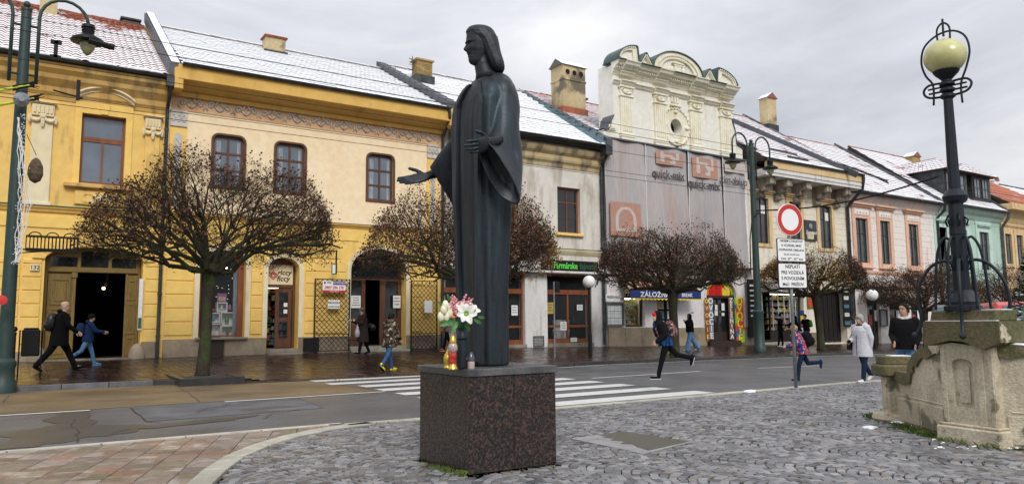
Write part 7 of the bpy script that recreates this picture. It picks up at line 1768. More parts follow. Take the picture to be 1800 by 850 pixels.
mat('bronze',(.024,.029,.036),.42,spec=.4,metal=.3,col2=(.024,.055,.07),ns=1.6,lo=.52,hi=.78,stretch=(2.5,2.5,.28),var=.3,vs=7,rough2=.58,bump=.004,bs=22,col3=(.10,.12,.13),ns3=2.4,lo3=.63,hi3=.8,st3=(3,3,.22))
st=empty('statue','tall dark bronze statue of a long-haired robed man holding out both open hands','statue',(4.37,7.14,1.035))
def P3(px,py,t): p=onT(px,py,t); return Vector(p)
def ellring(c,A_,B_,n=28,ex=2.0,f=None):
    out=[]
    for k in range(n):
        t=2*PI*k/n; ct,s_=math.cos(t),math.sin(t); q=1+(f(t) if f else 0)
        x=math.copysign(abs(ct)**(2/ex),ct)*q; y=math.copysign(abs(s_)**(2/ex),s_)*q; out.append(tuple(Vector(c)+Vector(A_)*x+Vector(B_)*y))
    return out
# robe: sections (height, centre s, centre t, half depth along s, half width along t)
SEC=[(1.036,4.345,7.14,.215,.22),(1.12,4.345,7.14,.212,.222),(1.7,4.35,7.14,.215,.235),(2.4,4.35,7.14,.225,.26),(2.9,4.35,7.14,.235,.285),(3.4,4.35,7.14,.24,.30),(3.75,4.35,7.15,.235,.31),(4.0,4.36,7.15,.22,.31),(4.12,4.37,7.15,.2,.285),(4.2,4.38,7.15,.165,.22),(4.26,4.385,7.15,.12,.14),(4.30,4.38,7.15,.09,.09)]
def lerpsec(z):
    for i in range(len(SEC)-1):
        if SEC[i][0]<=z<=SEC[i+1][0]:
            f=(z-SEC[i][0])/(SEC[i+1][0]-SEC[i][0]); f=f; return [SEC[i][k]*(1-f)+SEC[i+1][k]*f for k in range(5)]
rings=[]; n=96
zs=[1.036+k*(3.264)/64 for k in range(65)]
for z in zs:
    _,cs,ct,a,bw=lerpsec(min(z,4.2999)); ring=[]
    amp=.018*min(1,max(0,(4.15-z)/.5))
    for k in range(n):
        t=2*PI*k/n; c_,s_=math.cos(t),math.sin(t); ex=2/ (3.6 if z<4 else 2.4)
        x=math.copysign(abs(c_)**ex,c_); y=math.copysign(abs(s_)**ex,s_)
        # folds: fine pleats between the stole bands on the front, broad ones on the sides
        fr=max(0,-c_)**2
        fo_=amp*(.55*math.cos(y*17+.6*math.sin(z*1.3))*fr*(abs(y)<.72)+ (1-fr)*.9*math.cos(t*7+.35*math.sin(z*1.1+t)))
        low=max(0,(2.6-z)/1.6); fo_+=.03*low*math.cos(t*5+1.2)*(1-fr)
        ring.append((cs+(a+fo_)*x,ct+(bw+fo_)*y,z))
    rings.append(ring)
ROBE=B().loft(rings)
# stole bands down the front edges
for sg in (-1,1):
    R_=[]
    for z in zs[1:63]:
        _,cs,ct,a,bw=lerpsec(z); w=.055+.015*math.sin(z*2); y0=ct+sg*(bw-.005); y1=ct+sg*(bw-.005-w*1.5); x0=cs-a-.035
        if z>3.9: f=(z-3.9)/.4; y0=ct+sg*(bw*(1-f*.55)); y1=y0-sg*w*1.3; 
        R_.append([(x0+.05,y0,z),(x0+.006,y0,z),(x0,y0-sg*.012,z),(x0,y1+sg*.012,z),(x0+.01,y1,z),(x0+.07,y1,z)])
    obj('stole_band',B().loft(R_),'bronze',st,smooth=False)
# shoulder cape over the near shoulder
def sleeve(secs,name,nfold,sub=5,ex=2.2,hollow=True):
    R_=[]; n=40; m=len(secs)
    def cr(p0,p1,p2,p3,f): return .5*((2*p1)+(-p0+p2)*f+(2*p0-5*p1+4*p2-p3)*f*f+(-p0+3*p1-3*p2+p3)*f**3)
    for i in range(m-1):
        for k in range(sub+(1 if i==m-2 else 0)):
            f=k/sub; g=lambda j: cr(*[Vector(secs[min(max(i+d,0),m-1)][j]) for d in (-1,0,1,2)],f)
            c,A_,B_=g(0),g(1),g(2); u=(i+f)/(m-1)
            ff=lambda t: .06*u*math.cos(nfold*t+u*2.5)+.0
            R_.append(ellring(c,A_,B_,n,ex,ff))
    b=B(); b.loft(R_,True,False)
    # cuff thickness: turn back inside
    last=R_[-1]; c=Vector(secs[-1][0]); inner=[]
    for sc_,back in ((.93,0.0),(.86,.25),(.6,.9)):
        cc=c.lerp(Vector(secs[-2][0]),back); inner.append([tuple(cc+(Vector(p)-c)*sc_) for p in last])
    b.loft([last]+inner,False,True)
    ROBE.add(b.v,b.f)
nt_=6.78
def pv(dx,dz,dt=0,t=6.9):   # a displacement given in photo pixels at that depth
    a=P3(860,250,t); c=P3(860+dx,250+dz,t); v=c-a; return Vector((v.x,dt,v.z))
near=[(P3(884,164,6.985),Vector((.165,.0,0)),Vector((0,.165,.0))),(P3(885,190,6.96),Vector((.184,0,.0)),Vector((0,.178,.0))),(P3(887,225,6.87),Vector((.172,0,.02)),Vector((.02,.155,.02))),(P3(886,262,6.77),pv(27,18),Vector((-.03,.13,.04))),(P3(880,288,6.68),pv(28,40),Vector((-.07,.115,.03))),(P3(875,305,6.60),pv(28,56),Vector((-.09,.10,.02)))]
sleeve(near,'left_sleeve' if False else 'sleeve',3)
far=[(P3(846,172,7.38),Vector((.15,0,0)),Vector((0,.17,.05))),(P3(834,215,7.46),Vector((.15,.04,0)),Vector((0,.15,.05))),(P3(822,262,7.55),pv(14,48,.1),Vector((.03,.13,0))),(P3(806,302,7.68),pv(20,60,.1),Vector((.05,.13,0))),(P3(792,320,7.78),pv(24,54,.08),Vector((.06,.12,.02))),(P3(779,334,7.86),pv(27,40,.05),Vector((.06,.10,.02)))]
sleeve(far,'sleeve',3,ex=2.9)
# drapery creases on the sleeves
def crease(P,r,t): b=B(); b.tube([P3(x,y,t+dt) for x,y,dt in P],[r*.3]+[r]*(len(P)-2)+[r*.3],6); obj('fold',b,'bronze',st,smooth=True)
# hands
def hand(wr,palmdir,updir,side,L=.34,curl=.25,thumb=1,name='hand'):
    """an open hand: palm along palmdir, fingers fanned about it, side points to the thumb, updir out of the palm"""
    f=palmdir.normalized(); s_=(side-f*side.dot(f)).normalized(); u=f.cross(s_); 
    if u.dot(updir)<0: u=-u
    W=L*.44; b=B(); w=Vector(wr)
    rings=[]
    for k,(d,hw,th) in enumerate(((-.55,.13,.11),(-.12,.135,.10),(.0,.15,.085),(.18,.21,.075),(.36,.235,.07),(.5,.215,.055),(.54,.16,.03))):
        c=w+f*(d*L)-u*(.0); rings.append(ellring(c,s_*(hw*L),u*(th*L),14,2.4))
    b.loft(rings)
    for i,(o_,ln,r_) in enumerate(((.165,.44,.047),(.06,.5,.05),(-.05,.47,.048),(-.155,.36,.042))):
        base=w+f*(.46*L)+s_*(o_*L); ang=o_*.55; d=(f+s_*ang*.55).normalized(); pts=[base-d*.05*L]; rr=[r_*L*1.1]; cu=0
        for k,seg_ in enumerate((.42,.32,.26)):
            cu+=curl*(.5+.35*k+.12*i); dd=(d*math.cos(cu)+u*math.sin(cu)); nx=pts[-1]+dd*(ln*seg_*L*1.1)
            pts.append(pts[-1].lerp(nx,.5)); rr.append(r_*L*(1.0-.08*k)); pts.append(nx); rr.append(r_*L*(1.06-.13*k))
        pts.append(pts[-1]+dd*(.02*L)); rr.append(r_*L*.35); b.tube(pts,rr,9)
    tb=w+f*(.12*L)+s_*(.14*L)*thumb; d1=(f*.62+s_*.8*thumb+u*.28).normalized(); d2=(f*.9+s_*.4*thumb+u*.3).normalized()
    b.tube([tb-d1*.06*L,tb+d1*.12*L,tb+d1*.24*L,tb+d1*.24*L+d2*.12*L,tb+d1*.24*L+d2*.22*L,tb+d1*.24*L+d2*.25*L],[.065*L,.066*L,.055*L,.055*L,.045*L,.015*L],9)
    o=obj(name,b,'bronze',st); return remesh(o,.0055,3,.5)
def hand_px(wpx,tpx,t0,t1): return P3(*wpx,t0),P3(*tpx,t1)-P3(*wpx,t0)
w0,dv=hand_px((753,309),(700,321),7.93,8.0); hand(w0,dv,Vector((.1,-.45,.88)),Vector((-.1,.75,.62)),L=.40,curl=.04)
b=B(); b.tube([P3(775,300,7.87),P3(752,309,7.95)],[.055,.05],12); obj('forearm',b,'bronze',st,smooth=True)
w1,dv=hand_px((861,250),(824,262),6.60,6.50); hand(w1,dv,Vector((-.25,.9,.25)),Vector((.15,-.15,1)),L=.36,curl=.30)
b=B(); b.tube([P3(868,257,6.70),P3(859,250,6.60)],[.045,.05],12); obj('forearm',b,'bronze',st,smooth=True)
# head
fd_=Vector((-.955,.295,0)).normalized(); sd__=Vector((-fd_.y,fd_.x,0)); hc=P3(843,80,7.15); m_=.00607
def hz(py): return P3(843,py,7.15).z
lv=[(45.5,-.02,.02,.02),(47,.055,.055,.05),(50,.10,.085,.08),(55,.135,.105,.105),(61,.150,.12,.118),(67,.153,.125,.121),(73,.158,.125,.12),(76.5,.163,.125,.118),(80,.150,.12,.115),(85,.150,.115,.11),(90,.151,.105,.105),(94,.141,.09,.098),(96,.137,.08,.094),(98.2,.136,.07,.09),(100,.128,.06,.086),(102,.134,.05,.082),(105,.130,.035,.078),(109,.128,.02,.07),(113,.112,.0,.055),(116,.07,-.02,.03)]
rings=[]; n=56
def prof(py,j): return float(np.interp(py,[l[0] for l in lv],[l[j] for l in lv]))
pys=[45.5+k*(116-45.5)/70 for k in range(71)]
for py in pys:
    a,bk,w=prof(py,1),prof(py,2),prof(py,3); z=hz(py); ring=[]
    for k in range(n):
        t=2*PI*k/n; 
        if t>PI: t-=2*PI
        c_,s_=math.cos(t),math.sin(t); x=(a if c_>0 else bk)*math.copysign(abs(c_)**.85,c_); y=w*s_
        ns=math.exp(-((abs(t))/.17)**2); nose=np.interp(py,[76,79,84,89,91.5,93.5,95],[.0,.006,.022,.038,.036,.012,0]); x+=ns*nose
        sock=math.exp(-((abs(t)-.50)/.24)**2)*math.exp(-((py-80.8)/2.6)**2); x-=.020*sock; 
        brow=math.exp(-((abs(t)-.45)/.35)**2)*math.exp(-((py-76.6)/1.2)**2); x+=.010*brow
        eye=math.exp(-((abs(t)-.50)/.13)**2)*math.exp(-((py-81.3)/1.2)**2); x+=.014*eye
        ck=math.exp(-((abs(t)-.75)/.28)**2)*math.exp(-((py-87)/3.2)**2); x+=.008*ck; y*=1+.03*ck
        hl=math.exp(-((abs(t)-.9)/.3)**2)*math.exp(-((py-94.5)/4)**2); x-=.003*hl; y*=1-.03*hl
        lip=math.exp(-((abs(t))/.3)**2)*(math.exp(-((py-97.2)/.8)**2)+math.exp(-((py-100.2)/.9)**2)*.9); x+=.011*lip; x-=.012*math.exp(-(t/.42)**2)*math.exp(-((py-98.6-abs(t)*2.0)/.5)**2)
        x+=.010*math.exp(-(t/.5)**2)*math.exp(-((py-94.7)/1.0)**2)
        p=hc+fd_*x+sd__*y; ring.append((p.x,p.y,z))
    rings.append(ring)
hd_=B().loft(rings[::-1]); obj('head',hd_,'bronze',st,smooth=True)
b=B(); b.tube([P3(846,98,7.15),P3(847,112,7.15),P3(851,126,7.15),P3(856,138,7.15)],[.085,.088,.10,.15],20); obj('neck',b,'bronze',st,smooth=True)
HL=[(46,838,852,.03),(47.5,828,862,.075),(50,822,867,.10),(54,818.5,871,.122),(58,817,873,.132),(62,818.5,875.5,.138),(66,823,877,.141),(70,829,878,.143),(75,835.5,879,.145),(80,839.5,880,.146),(86,843,881,.147),(92,846,882.5,.148),(98,849,884.5,.15),(104,852,886.5,.153),(110,855.5,888.5,.155),(116,859,889.5,.152),(121,863,889.5,.142),(125,868,888,.12),(128,873,886,.08),(129.5,878,884,.03)]
rings=[]
for i in range(len(HL)-1):
    for k in range(3):
        f=k/3; py,x0,x1,w=[HL[i][j]*(1-f)+HL[i+1][j]*f for j in range(4)]; z=hz(py); ring=[]
        for q in range(64):
            t=2*PI*q/64; c_,s_=math.cos(t),math.sin(t); cx=(x0+x1)/2; hx=(x1-x0)/2*m_*1.0
            gr=1+.018*math.cos(t*13+py*.02)*min(1,(py-46)/12)
            ex=.80 if py>64 else 1
            x=math.copysign(abs(c_)**ex,c_)*hx*gr; y=math.copysign(abs(s_)**ex,s_)*w*gr
            p=hc-fd_*((cx-843)*m_)+fd_*x+sd__*y; ring.append((p.x,p.y,z))
        rings.append(ring)
obj('hair',B().loft(rings[::-1]),'bronze',st,smooth=True)
# shoulders: cape folds
def cape(name,P,t,r):
    b=B(); b.tube([P3(x,y,t+d) for x,y,d in P],r,8); return obj(name,b,'bronze',st,smooth=True)
ROBE.ball(P3(882,168,6.99),.18,24,18,(.95,1.0,1.2)); ROBE.ball(P3(876,160,7.06),.19,24,18,(1,1.0,1.1)); ROBE.ball(P3(868,156,7.14),.18,24,18,(1,1.0,1.0)); ROBE.ball(P3(845,158,7.38),.15,16,12,(.9,1,.9)); ROBE.ball(P3(853,150,7.28),.15,16,12,(.9,1,.8))
ro=obj('robe',ROBE,'bronze',st); remesh(ro,.0125,9,.55)
# flowers in a tall vase
mat('petal_white',(.82,.82,.76),.5); mat('petal_cream',(.80,.76,.55),.5); mat('petal_pink',(.75,.32,.36),.5,var=.25,vs=40); mat('flower_leaf',(.035,.13,.025),.45,col2=(.06,.2,.045),ns=12); mat('flower_core',(.25,.4,.05),.5); mat('orange_bud',(.7,.2,.04),.5)
FC=P3(812,560,6.74); fl=empty('bouquet','bouquet of white poinsettia, cream tulips and pink flowers at the statue foot','bouquet',(FC.x,FC.y,1.036))
b=B(); b.lathe([(.045,0),(.055,.02),(.05,.3),(.065,.40),(.055,.4),(.04,.05)],(FC.x,FC.y,1.036),14); obj('vase',b,'bronze',fl,smooth=True)
def petal(b,c,d,up,L_,w):
    d=d.normalized(); s_=d.cross(up).normalized(); u=s_.cross(d).normalized(); n=5; rows=[]
    for k in range(n+1):
        f=k/n; ww=w*math.sin(PI*min(.98,f*.86+.08))**.9; p=c+d*(L_*f)+u*(.22*L_*math.sin(f*2.2)-.1*L_*f); rows.append([tuple(p-s_*ww+u*ww*.18),tuple(p),tuple(p+s_*ww+u*ww*.18)])
    b.loft(rows,False,False,closed=False)
def T(px,py,dt=0): return P3(px,py,6.6+dt)
vw=(CAMP-FC).normalized()
def star(c,L_,nn,tilt,m,ph=0):
    b=B(); n0=(vw+tilt).normalized(); a=n0.orthogonal().normalized(); c2=n0.cross(a)
    for k in range(nn): t=2*PI*k/nn+ph; petal(b,c,a*math.cos(t)+c2*math.sin(t)+n0*.15,n0,L_*(1 if k%2 else .8),L_*.28)
    o=obj('flower',b,m,fl); q=B()
    for k in range(6): q.ball(c+n0*.02+a*.02*math.cos(k)+c2*.02*math.sin(k),.011,5,4)
    obj('flower_centre',q,'flower_core',o)
star(T(820,550,-.02),.125,7,Vector((-.1,0,.1)),'petal_white',.4); star(T(831,545,.03),.085,6,Vector((.5,0,.3)),'petal_white',1.1); star(T(808,543,.05),.09,6,Vector((-.3,0,.4)),'petal_white',.2)
for (x,y) in ((783,537),(788,545),(775,557),(784,557),(780,545),(790,551)):
    b=B(); c=T(x,y,.02*(x%3)); b.lathe([(.012,-.045),(.032,-.02),(.034,.015),(.022,.045),(.006,.055)],c,9); obj('tulip',b,'petal_cream',fl,smooth=True)
r_=random.Random(3)
for (x,y,n_,rad) in ((797,538,34,.062),(797,550,18,.05),(823,533,26,.055),(797,527,12,.028),(812,533,18,.05)):
    b=B()
    for k in range(n_): c=T(x,y,.05)+Vector((r_.gauss(0,rad*.6),r_.gauss(0,rad*.4),r_.gauss(0,rad*.55))); petal(b,c,Vector((r_.gauss(0,1),r_.gauss(0,1),r_.gauss(0,1))),vw,.026,.010); petal(b,c,Vector((r_.gauss(0,1),r_.gauss(0,1),r_.gauss(0,1))),vw,.026,.010)
    obj('pink_flower',b,'petal_pink',fl,stuff=True)
for (x,y,dx,dy,L_) in ((800,560,-1,.28,.24),(795,558,-1,-.15,.17),(785,548,-.7,.9,.15),(792,530,-.4,-1,.11),(805,565,-.4,.5,.16),(820,566,.3,1,.13),(833,560,.9,.7,.12),(840,556,1,.3,.1),(786,540,-.8,-.6,.15)):
    b=B(); v=pv(dx*10,dy*10); petal(b,T(x,y,.03),v,vw,L_*.8,L_*.16); obj('leaf',b,'flower_leaf',fl)
b=B()
for k in range(9): b.tube([Vector((FC.x,FC.y,1.40)),T(785+6*k,556,.05)],.006,4)
obj('stems',b,'flower_leaf',fl,stuff=True); b=B(); b.ball(T(797,557,-.02),.02,7,5,(1.2,1,.8)); obj('bud',b,'orange_bud',fl)
# grave candles on the slab
mat('gold_tin',(.62,.42,.08),.3,metal=.7); mat('red_glass',(.35,.01,.01),.1,spec=.8,col2=(.5,.06,.05),ns=30); mat('clear_glass',(.42,.33,.31),.08,spec=.9); mat('amber_glass',(.40,.12,.01),.15,spec=.8); mat('blue_glass',(.05,.06,.09),.15,spec=.8)
def lantern(label,px,py,t,parts,sc=1):
    c=P3(px,py,t); e=empty('grave_lantern',label,'candle lantern',(c.x,c.y,1.036),0,'candle lanterns on the pedestal')
    for nm,pr,m in parts: o=obj(nm,B().lathe([(r*sc,z*sc) for r,z in pr],n=14),m,e,local=True); smooth_angle(o,40)
lantern('tallest lantern, ribbed glass with red candle and gold dome lid',796,632,6.66,[('foot',[(.045,0),(.05,.01),(.038,.04),(.034,.055)],'gold_tin'),('candle',[(.034,.055),(.036,.06),(.036,.17),(.034,.18)],'red_glass'),('glass',[(.037,.18),(.05,.2),(.045,.24),(.034,.26)],'clear_glass'),('lid',[(.034,.26),(.036,.275),(.03,.30),(.018,.335),(.006,.35),(.008,.365),(.002,.375)],'gold_tin')])
lantern('gold filigree lantern half hidden behind the red candle lantern',787,629,6.76,[('body',[(.03,0),(.048,.02),(.036,.045),(.046,.08),(.05,.12),(.04,.16),(.022,.185),(.012,.21),(.004,.225)],'gold_tin')],.9)
lantern('squat amber glass candle with cream gold lid',814,630,6.74,[('glass',[(.04,0),(.045,.02),(.045,.09)],'amber_glass'),('lid',[(.048,.09),(.048,.11),(.036,.135),(.02,.14)],'gold_tin')])
lantern('small clear and smoky candle jar nearest the statue foot',828,633,6.68,[('glass',[(.036,0),(.038,.06),(.034,.075)],'clear_glass'),('lid',[(.036,.075),(.036,.11),(.022,.15),(.008,.17)],'blue_glass')])
# ================================================================ people
mat('skin',(.50,.29,.20),.55,var=.06,vs=20); mat('skin_pale',(.60,.38,.29),.55,var=.05,vs=20); mat('eye_dark',(.02,.015,.012),.3)
mat('hair_dark',(.006,.005,.004),.7,spec=.2); mat('hair_blond',(.42,.28,.12),.6,var=.25,vs=60); mat('hair_grey',(.32,.31,.31),.7,var=.2,vs=60); mat('hair_brown',(.12,.07,.035),.6,var=.2,vs=60)
def cloth(n,c,**k): return mat(n,c,.9,spec=.15,bump=.012,bs=28,var=k.pop('var',.16),vs=k.pop('vs',16),**k)
cloth('black_cloth',(.005,.005,.006)); cloth('black_puffer',(.007,.007,.009)); cloth('navy_cloth',(.012,.03,.085)); cloth('dark_jeans',(.012,.022,.05)); cloth('blue_jeans',(.035,.09,.2),var=.3); cloth('light_jeans',(.11,.23,.40),var=.3); cloth('lilac_puffer',(.56,.55,.60),var=.1)
cloth('brown_puffer',(.035,.025,.022)); cloth('camo',(.10,.075,.05),col2=(.03,.02,.015),ns=9,lo=.46,hi=.5,col3=(.40,.36,.30),ns3=11,lo3=.60,hi3=.62,coord='obj'); cloth('plaid_blue',(.012,.07,.24),col2=(.008,.012,.03),ns=14,lo=.47,hi=.53,coord='obj')
cloth('multi_pattern',(.02,.05,.22),col2=(.55,.07,.03),ns=13,lo=.52,hi=.55,col3=(.6,.55,.5),ns3=15,lo3=.60,hi3=.62,coord='obj'); cloth('beige_cloth',(.22,.17,.13)); cloth('white_shoe_m',(.65,.65,.63)); cloth('yellow_shoe',(.75,.62,.02)); cloth('blue_shoe',(.05,.25,.5)); cloth('red_shoe',(.5,.03,.02)); cloth('red_cap_m',(.6,.02,.02)); cloth('floral',(.3,.12,.12),col2=(.03,.03,.035),ns=16,lo=.45,hi=.5,col3=(.6,.55,.5),ns3=20,lo3=.6,hi3=.62,coord='obj'); cloth('green_pack',(.05,.25,.02)); cloth('grey_cloth',(.30,.30,.31)); mat('plastic_bag',(.45,.47,.52),.25,var=.25,vs=20); mat('leather_black',(.006,.006,.007),.32,var=.2,vs=12)
def cap(b,p0,p1,r0,r1,n=12):
    p0,p1=Vector(p0),Vector(p1); b.tube([p0,p0.lerp(p1,.5),p1],[r0,(r0+r1)/2,r1],n); b.ball(p0,r0,n,8); b.ball(p1,r1,n,8)
def blobmesh(b,vox,m,name,par,sm=4):
    o=obj(name,b,m,par,local=True); return remesh(o,vox,sm,.5)
def rot2(v,a):  # pitch in the XZ plane, positive swings forward (+X) for a vector pointing down
    return Vector((v.x*math.cos(a)-v.z*math.sin(a),v.y,v.x*math.sin(a)+v.z*math.cos(a)))
def headgeo(c,fw,up,sc=1.0,look=None):
    """a head with brow, nose, lips, chin and ears, centred at c"""
    b=B(); s_=up.cross(fw).normalized(); 
    LV=[(-.118,.052,.0,.025),(-.108,.075,.03,.045),(-.09,.082,.05,.056),(-.072,.082,.062,.062),(-.06,.084,.066,.065),(-.045,.084,.072,.068),(-.03,.085,.078,.071),(-.01,.084,.085,.074),(.01,.082,.09,.077),(.022,.088,.092,.078),(.045,.089,.096,.079),(.07,.082,.096,.077),(.09,.068,.085,.068),(.105,.048,.065,.052),(.117,.02,.03,.025)]
    rings=[]
    for (z,a,bk,w) in LV:
        ring=[]
        for k in range(24):
            t=2*PI*k/24; t=t if t<=PI else t-2*PI
            x=(a if math.cos(t)>0 else bk)*math.cos(t); y=w*math.sin(t)
            x+=math.exp(-(t/.22)**2)*float(np.interp(z,[-.06,-.045,-.03,-.01,.02],[0,.02,.024,.012,0])); x-=.012*math.exp(-((abs(t)-.5)/.25)**2)*math.exp(-((z-.005)/.012)**2)
            x+=.006*math.exp(-(t/.35)**2)*math.exp(-((z+.072)/.009)**2)
            p=c+(fw*x+s_*y+up*z)*sc; ring.append(tuple(p))
        rings.append(ring)
    b.loft(rings)
    for sg in (-1,1):
        q=c+(s_*(sg*.078)+fw*-.005+up*-.01)*sc; b.ball(q,.022*sc,8,6,(.8,.5,1.5))
    return b,s_
def hairgeo(c,fw,s_,up,sc,style):
    b=B(); 
    def cap_(zmin_f,zmin_b,gr=1.10,top=.128,hb=0):
        rings=[]; n=24
        for j in range(9):
            f=j/8; ring=[]
            for k in range(n):
                t=2*PI*k/n; front=max(0,math.cos(t)); zm=zmin_b+(zmin_f-zmin_b)*front**.6
                z=zm+(top-zm)*math.sin(f*PI/2); r=max(0.0,1-(z/(top+.002))**2.6)**.4545 if z>0 else 1
                x=(.092 if math.cos(t)>0 else .104)*math.cos(t)*gr*max(r,.02); y=.086*math.sin(t)*gr*max(r,.02)
                ring.append(tuple(c+(fw*x+s_*y+up*z)*sc))
            rings.append(ring)
        b.loft(rings)
    if style=='short': cap_(.082,-.06,1.05,.124)
    elif style=='bob': cap_(.06,-.07,1.13,.135)
    elif style=='curly':
        cap_(.06,-.05,1.12,.14); r_=random.Random(4)
        for k in range(70):
            a,e_=r_.uniform(0,6.28),r_.uniform(-.2,1.5); q=c+(fw*(-.01+.1*math.cos(a)*math.cos(e_))+s_*.095*math.sin(a)*math.cos(e_)+up*(.02+.11*math.sin(e_)))*sc
            b.ball(q,.022*sc,6,4)
    elif style=='beanie': cap_(.03,-.03,1.13,.14)
    elif style=='hood':
        rings=[]
        for j,(z,gx,gy) in enumerate(((-.19,.10,.12),(-.13,.11,.115),(-.05,.115,.112),(.03,.12,.112),(.09,.105,.10),(.13,.07,.07),(.15,.02,.02))):
            ring=[]
            for k in range(22):
                t=2*PI*k/22; x=gx*math.cos(t)-.028; 
                if math.cos(t)>0 and z<.09: x=min(x,.045-.0*z)
                ring.append(tuple(c+(fw*x+s_*gy*math.sin(t)+up*z)*sc))
            rings.append(ring)
        b.loft(rings)
    elif style=='bun': cap_(.055,-.05,1.08,.13); b.ball(c+(fw*-.12+up*.06)*sc,.04*sc,9,6)
    return b
def handgeo(w,d,palm,sc,curl=.5):
    b=B(); d=d.normalized(); s_=palm.cross(d).normalized() if abs(palm.normalized().dot(d))<.98 else d.orthogonal().normalized(); u=d.cross(s_)
    b.loft([ellring(w+d*(q*sc),s_*(hw*sc),u*(th*sc),8) for q,hw,th in ((-.03,.028,.022),(.0,.03,.02),(.04,.04,.018),(.085,.042,.015),(.095,.03,.01))])
    for i,(o_,ln) in enumerate(((.03,.07),(.01,.078),(-.011,.073),(-.031,.056))):
        p=w+(d*.085+s_*o_)*sc; pts=[p]; a=0
        for k in range(3): a+=curl*(.6+.2*k+.08*i); p=p+(d*math.cos(a)-u*math.sin(a))*(ln*[.42,.33,.25][k]*sc); pts.append(p)
        b.tube(pts,[.0098*sc,.009*sc,.008*sc,.006*sc],6)
    t0=w+(d*.03+s_*.035)*sc; t1=t0+(d*.035+s_*.028-u*.01)*sc; t2=t1+(d*.03+s_*.004-u*.012)*sc; b.tube([t0,t1,t2],[.013*sc,.011*sc,.008*sc],6); return b
def person(label,loc,rz,h,legs,arms,lean=4,air=0,fat=1.0,skin='skin',hair=('short','hair_dark'),top='black_cloth',hem=.86,bottom='dark_jeans',legw=1.0,shoe='black_cloth',sole=None,look=0,nod=0,hood=False,collar=None,tw=0,puff=0,split=None,sleeve_r=1.0,vox=.016,curl=.5,flare=1.0):
    k_=h/1.75; e=empty('person',label,'person',loc,rz,None,k_)
    L2,T_=R(lean),0
    hipc=Vector((0,0,.93)); J={}
    for i,sg in enumerate((1,-1)):      # 0 = left, 1 = right
        th,kn,sp=legs[i]; hip=hipc+Vector((0,sg*.09,0)); d=rot2(Vector((0,sg*math.sin(R(sp)),-math.cos(R(sp)))),R(th)); knee=hip+d*.45; d2=rot2(Vector((0,0,-1)),R(th-kn)); ank=knee+d2*.41
        J[i]=[hip,knee,ank,th-kn]
    def toe(i): 
        a=J[i][3]; f=J[i][4] if len(J[i])>4 else None
        tilt=a*.75 if a<-8 else a*.35
        return J[i][2]+rot2(Vector((.17,0,-.055)),R(tilt))
    low=min(min(J[i][2].z-.075,toe(i).z-.03) for i in (0,1)); dz=-low+air/k_
    for i in (0,1):
        for j in range(3): J[i][j]=J[i][j]+Vector((0,0,dz))
    hipc.z+=dz
    tor=lambda u,f=0,s=0: hipc+rot2(Vector((f,s,0)),-0)+Vector((math.sin(L2)*u,0,math.cos(L2)*u))
    up=Vector((math.sin(L2),0,math.cos(L2))); fwd=Vector((math.cos(L2),0,-math.sin(L2)))
    neck=hipc+up*.54; A={}
    for i,sg in enumerate((1,-1)):
        sh_,el,ab=arms[i]; s0=hipc+up*.48+Vector((0,sg*.175*fat**.5,0)); d=rot2(Vector((0,sg*math.sin(R(abs(ab))),-math.cos(R(ab)))),R(sh_)); el_=s0+d*.28
        inw=-sg*.0 if len(arms[i])<4 else 0
        d2=rot2(Vector((0,-sg*math.sin(R(12)),-math.cos(R(12)))),R(sh_+el)); wr=el_+d2*.25; A[i]=[s0,el_,wr,d2]
    hd_d=rot2(Vector((0,0,1)),-R(lean*.5)); hf=Vector((math.cos(R(look)),math.sin(R(look)),-math.sin(R(nod)))).normalized(); hu=(Vector((0,0,1))-hf*hf.z).normalized(); hc_=neck+Vector((math.sin(L2)*.05+.02,0,.155))
    # body: one continuous skin surface
    b=B(); cap(b,hipc+up*.05,hipc+up*.3,.12,.12); cap(b,hipc+up*.3,hipc+up*.45,.12,.115); cap(b,neck-up*.06,hc_-Vector((0,0,.06)),.062,.056)
    for i,sg in enumerate((1,-1)):
        hip,knee,ank,_=J[i]; cap(b,hip,knee,.08,.055); cap(b,knee,ank,.055,.038); cap(b,ank,toe(i),.035,.03); cap(b,hipc+up*.44,A[i][0],.08,.06); cap(b,A[i][0],A[i][1],.048,.04); cap(b,A[i][1],A[i][2],.038,.028)
    o=obj('body',b,skin,e,local=True); o=remesh(o,.022,3); me=o.data; q=B(); q.v=[tuple(v.co) for v in me.vertices]; q.f=[tuple(p.vertices) for p in me.polygons]
    hb,s_=headgeo(hc_,hf,hu,1.0); q.add(hb.v,hb.f)
    for i,sg in enumerate((1,-1)): g=handgeo(A[i][2],A[i][3],Vector((0,-sg,0)),1.0,curl); q.add(g.v,g.f)
    me2=mesh_of(q,'body',True); me2.materials.append(MATS[skin]); o.data=me2
    eb=B(); 
    for sg in (-1,1): eb.ball(hc_+hf*.078+s_*(sg*.03)+hu*.004,.011,7,5,(1,1,.6)); eb.tube([hc_+hf*.086+s_*(sg*.018)+hu*.024,hc_+hf*.078+s_*(sg*.045)+hu*.024],.004,4)
    obj('eyes',eb,'eye_dark',e,local=True,stuff=True); mb_=B(); mb_.tube([hc_+hf*.084-s_*.02-hu*.071,hc_+hf*.092-hu*.071,hc_+hf*.084+s_*.02-hu*.071],.0055,5); obj('mouth',mb_,'lip_m',e,local=True)
    if hair: obj('hood' if hair[0]=='hood' else ('hat' if hair[0]=='beanie' else 'hair'),hairgeo(hc_,hf,s_,hu,1.0,hair[0]),hair[1],e,local=True,smooth=True)
    # trousers
    b=B(); cap(b,hipc+Vector((0,.05,.04)),hipc+Vector((0,-.05,.04)),.125*fat,.125*fat)
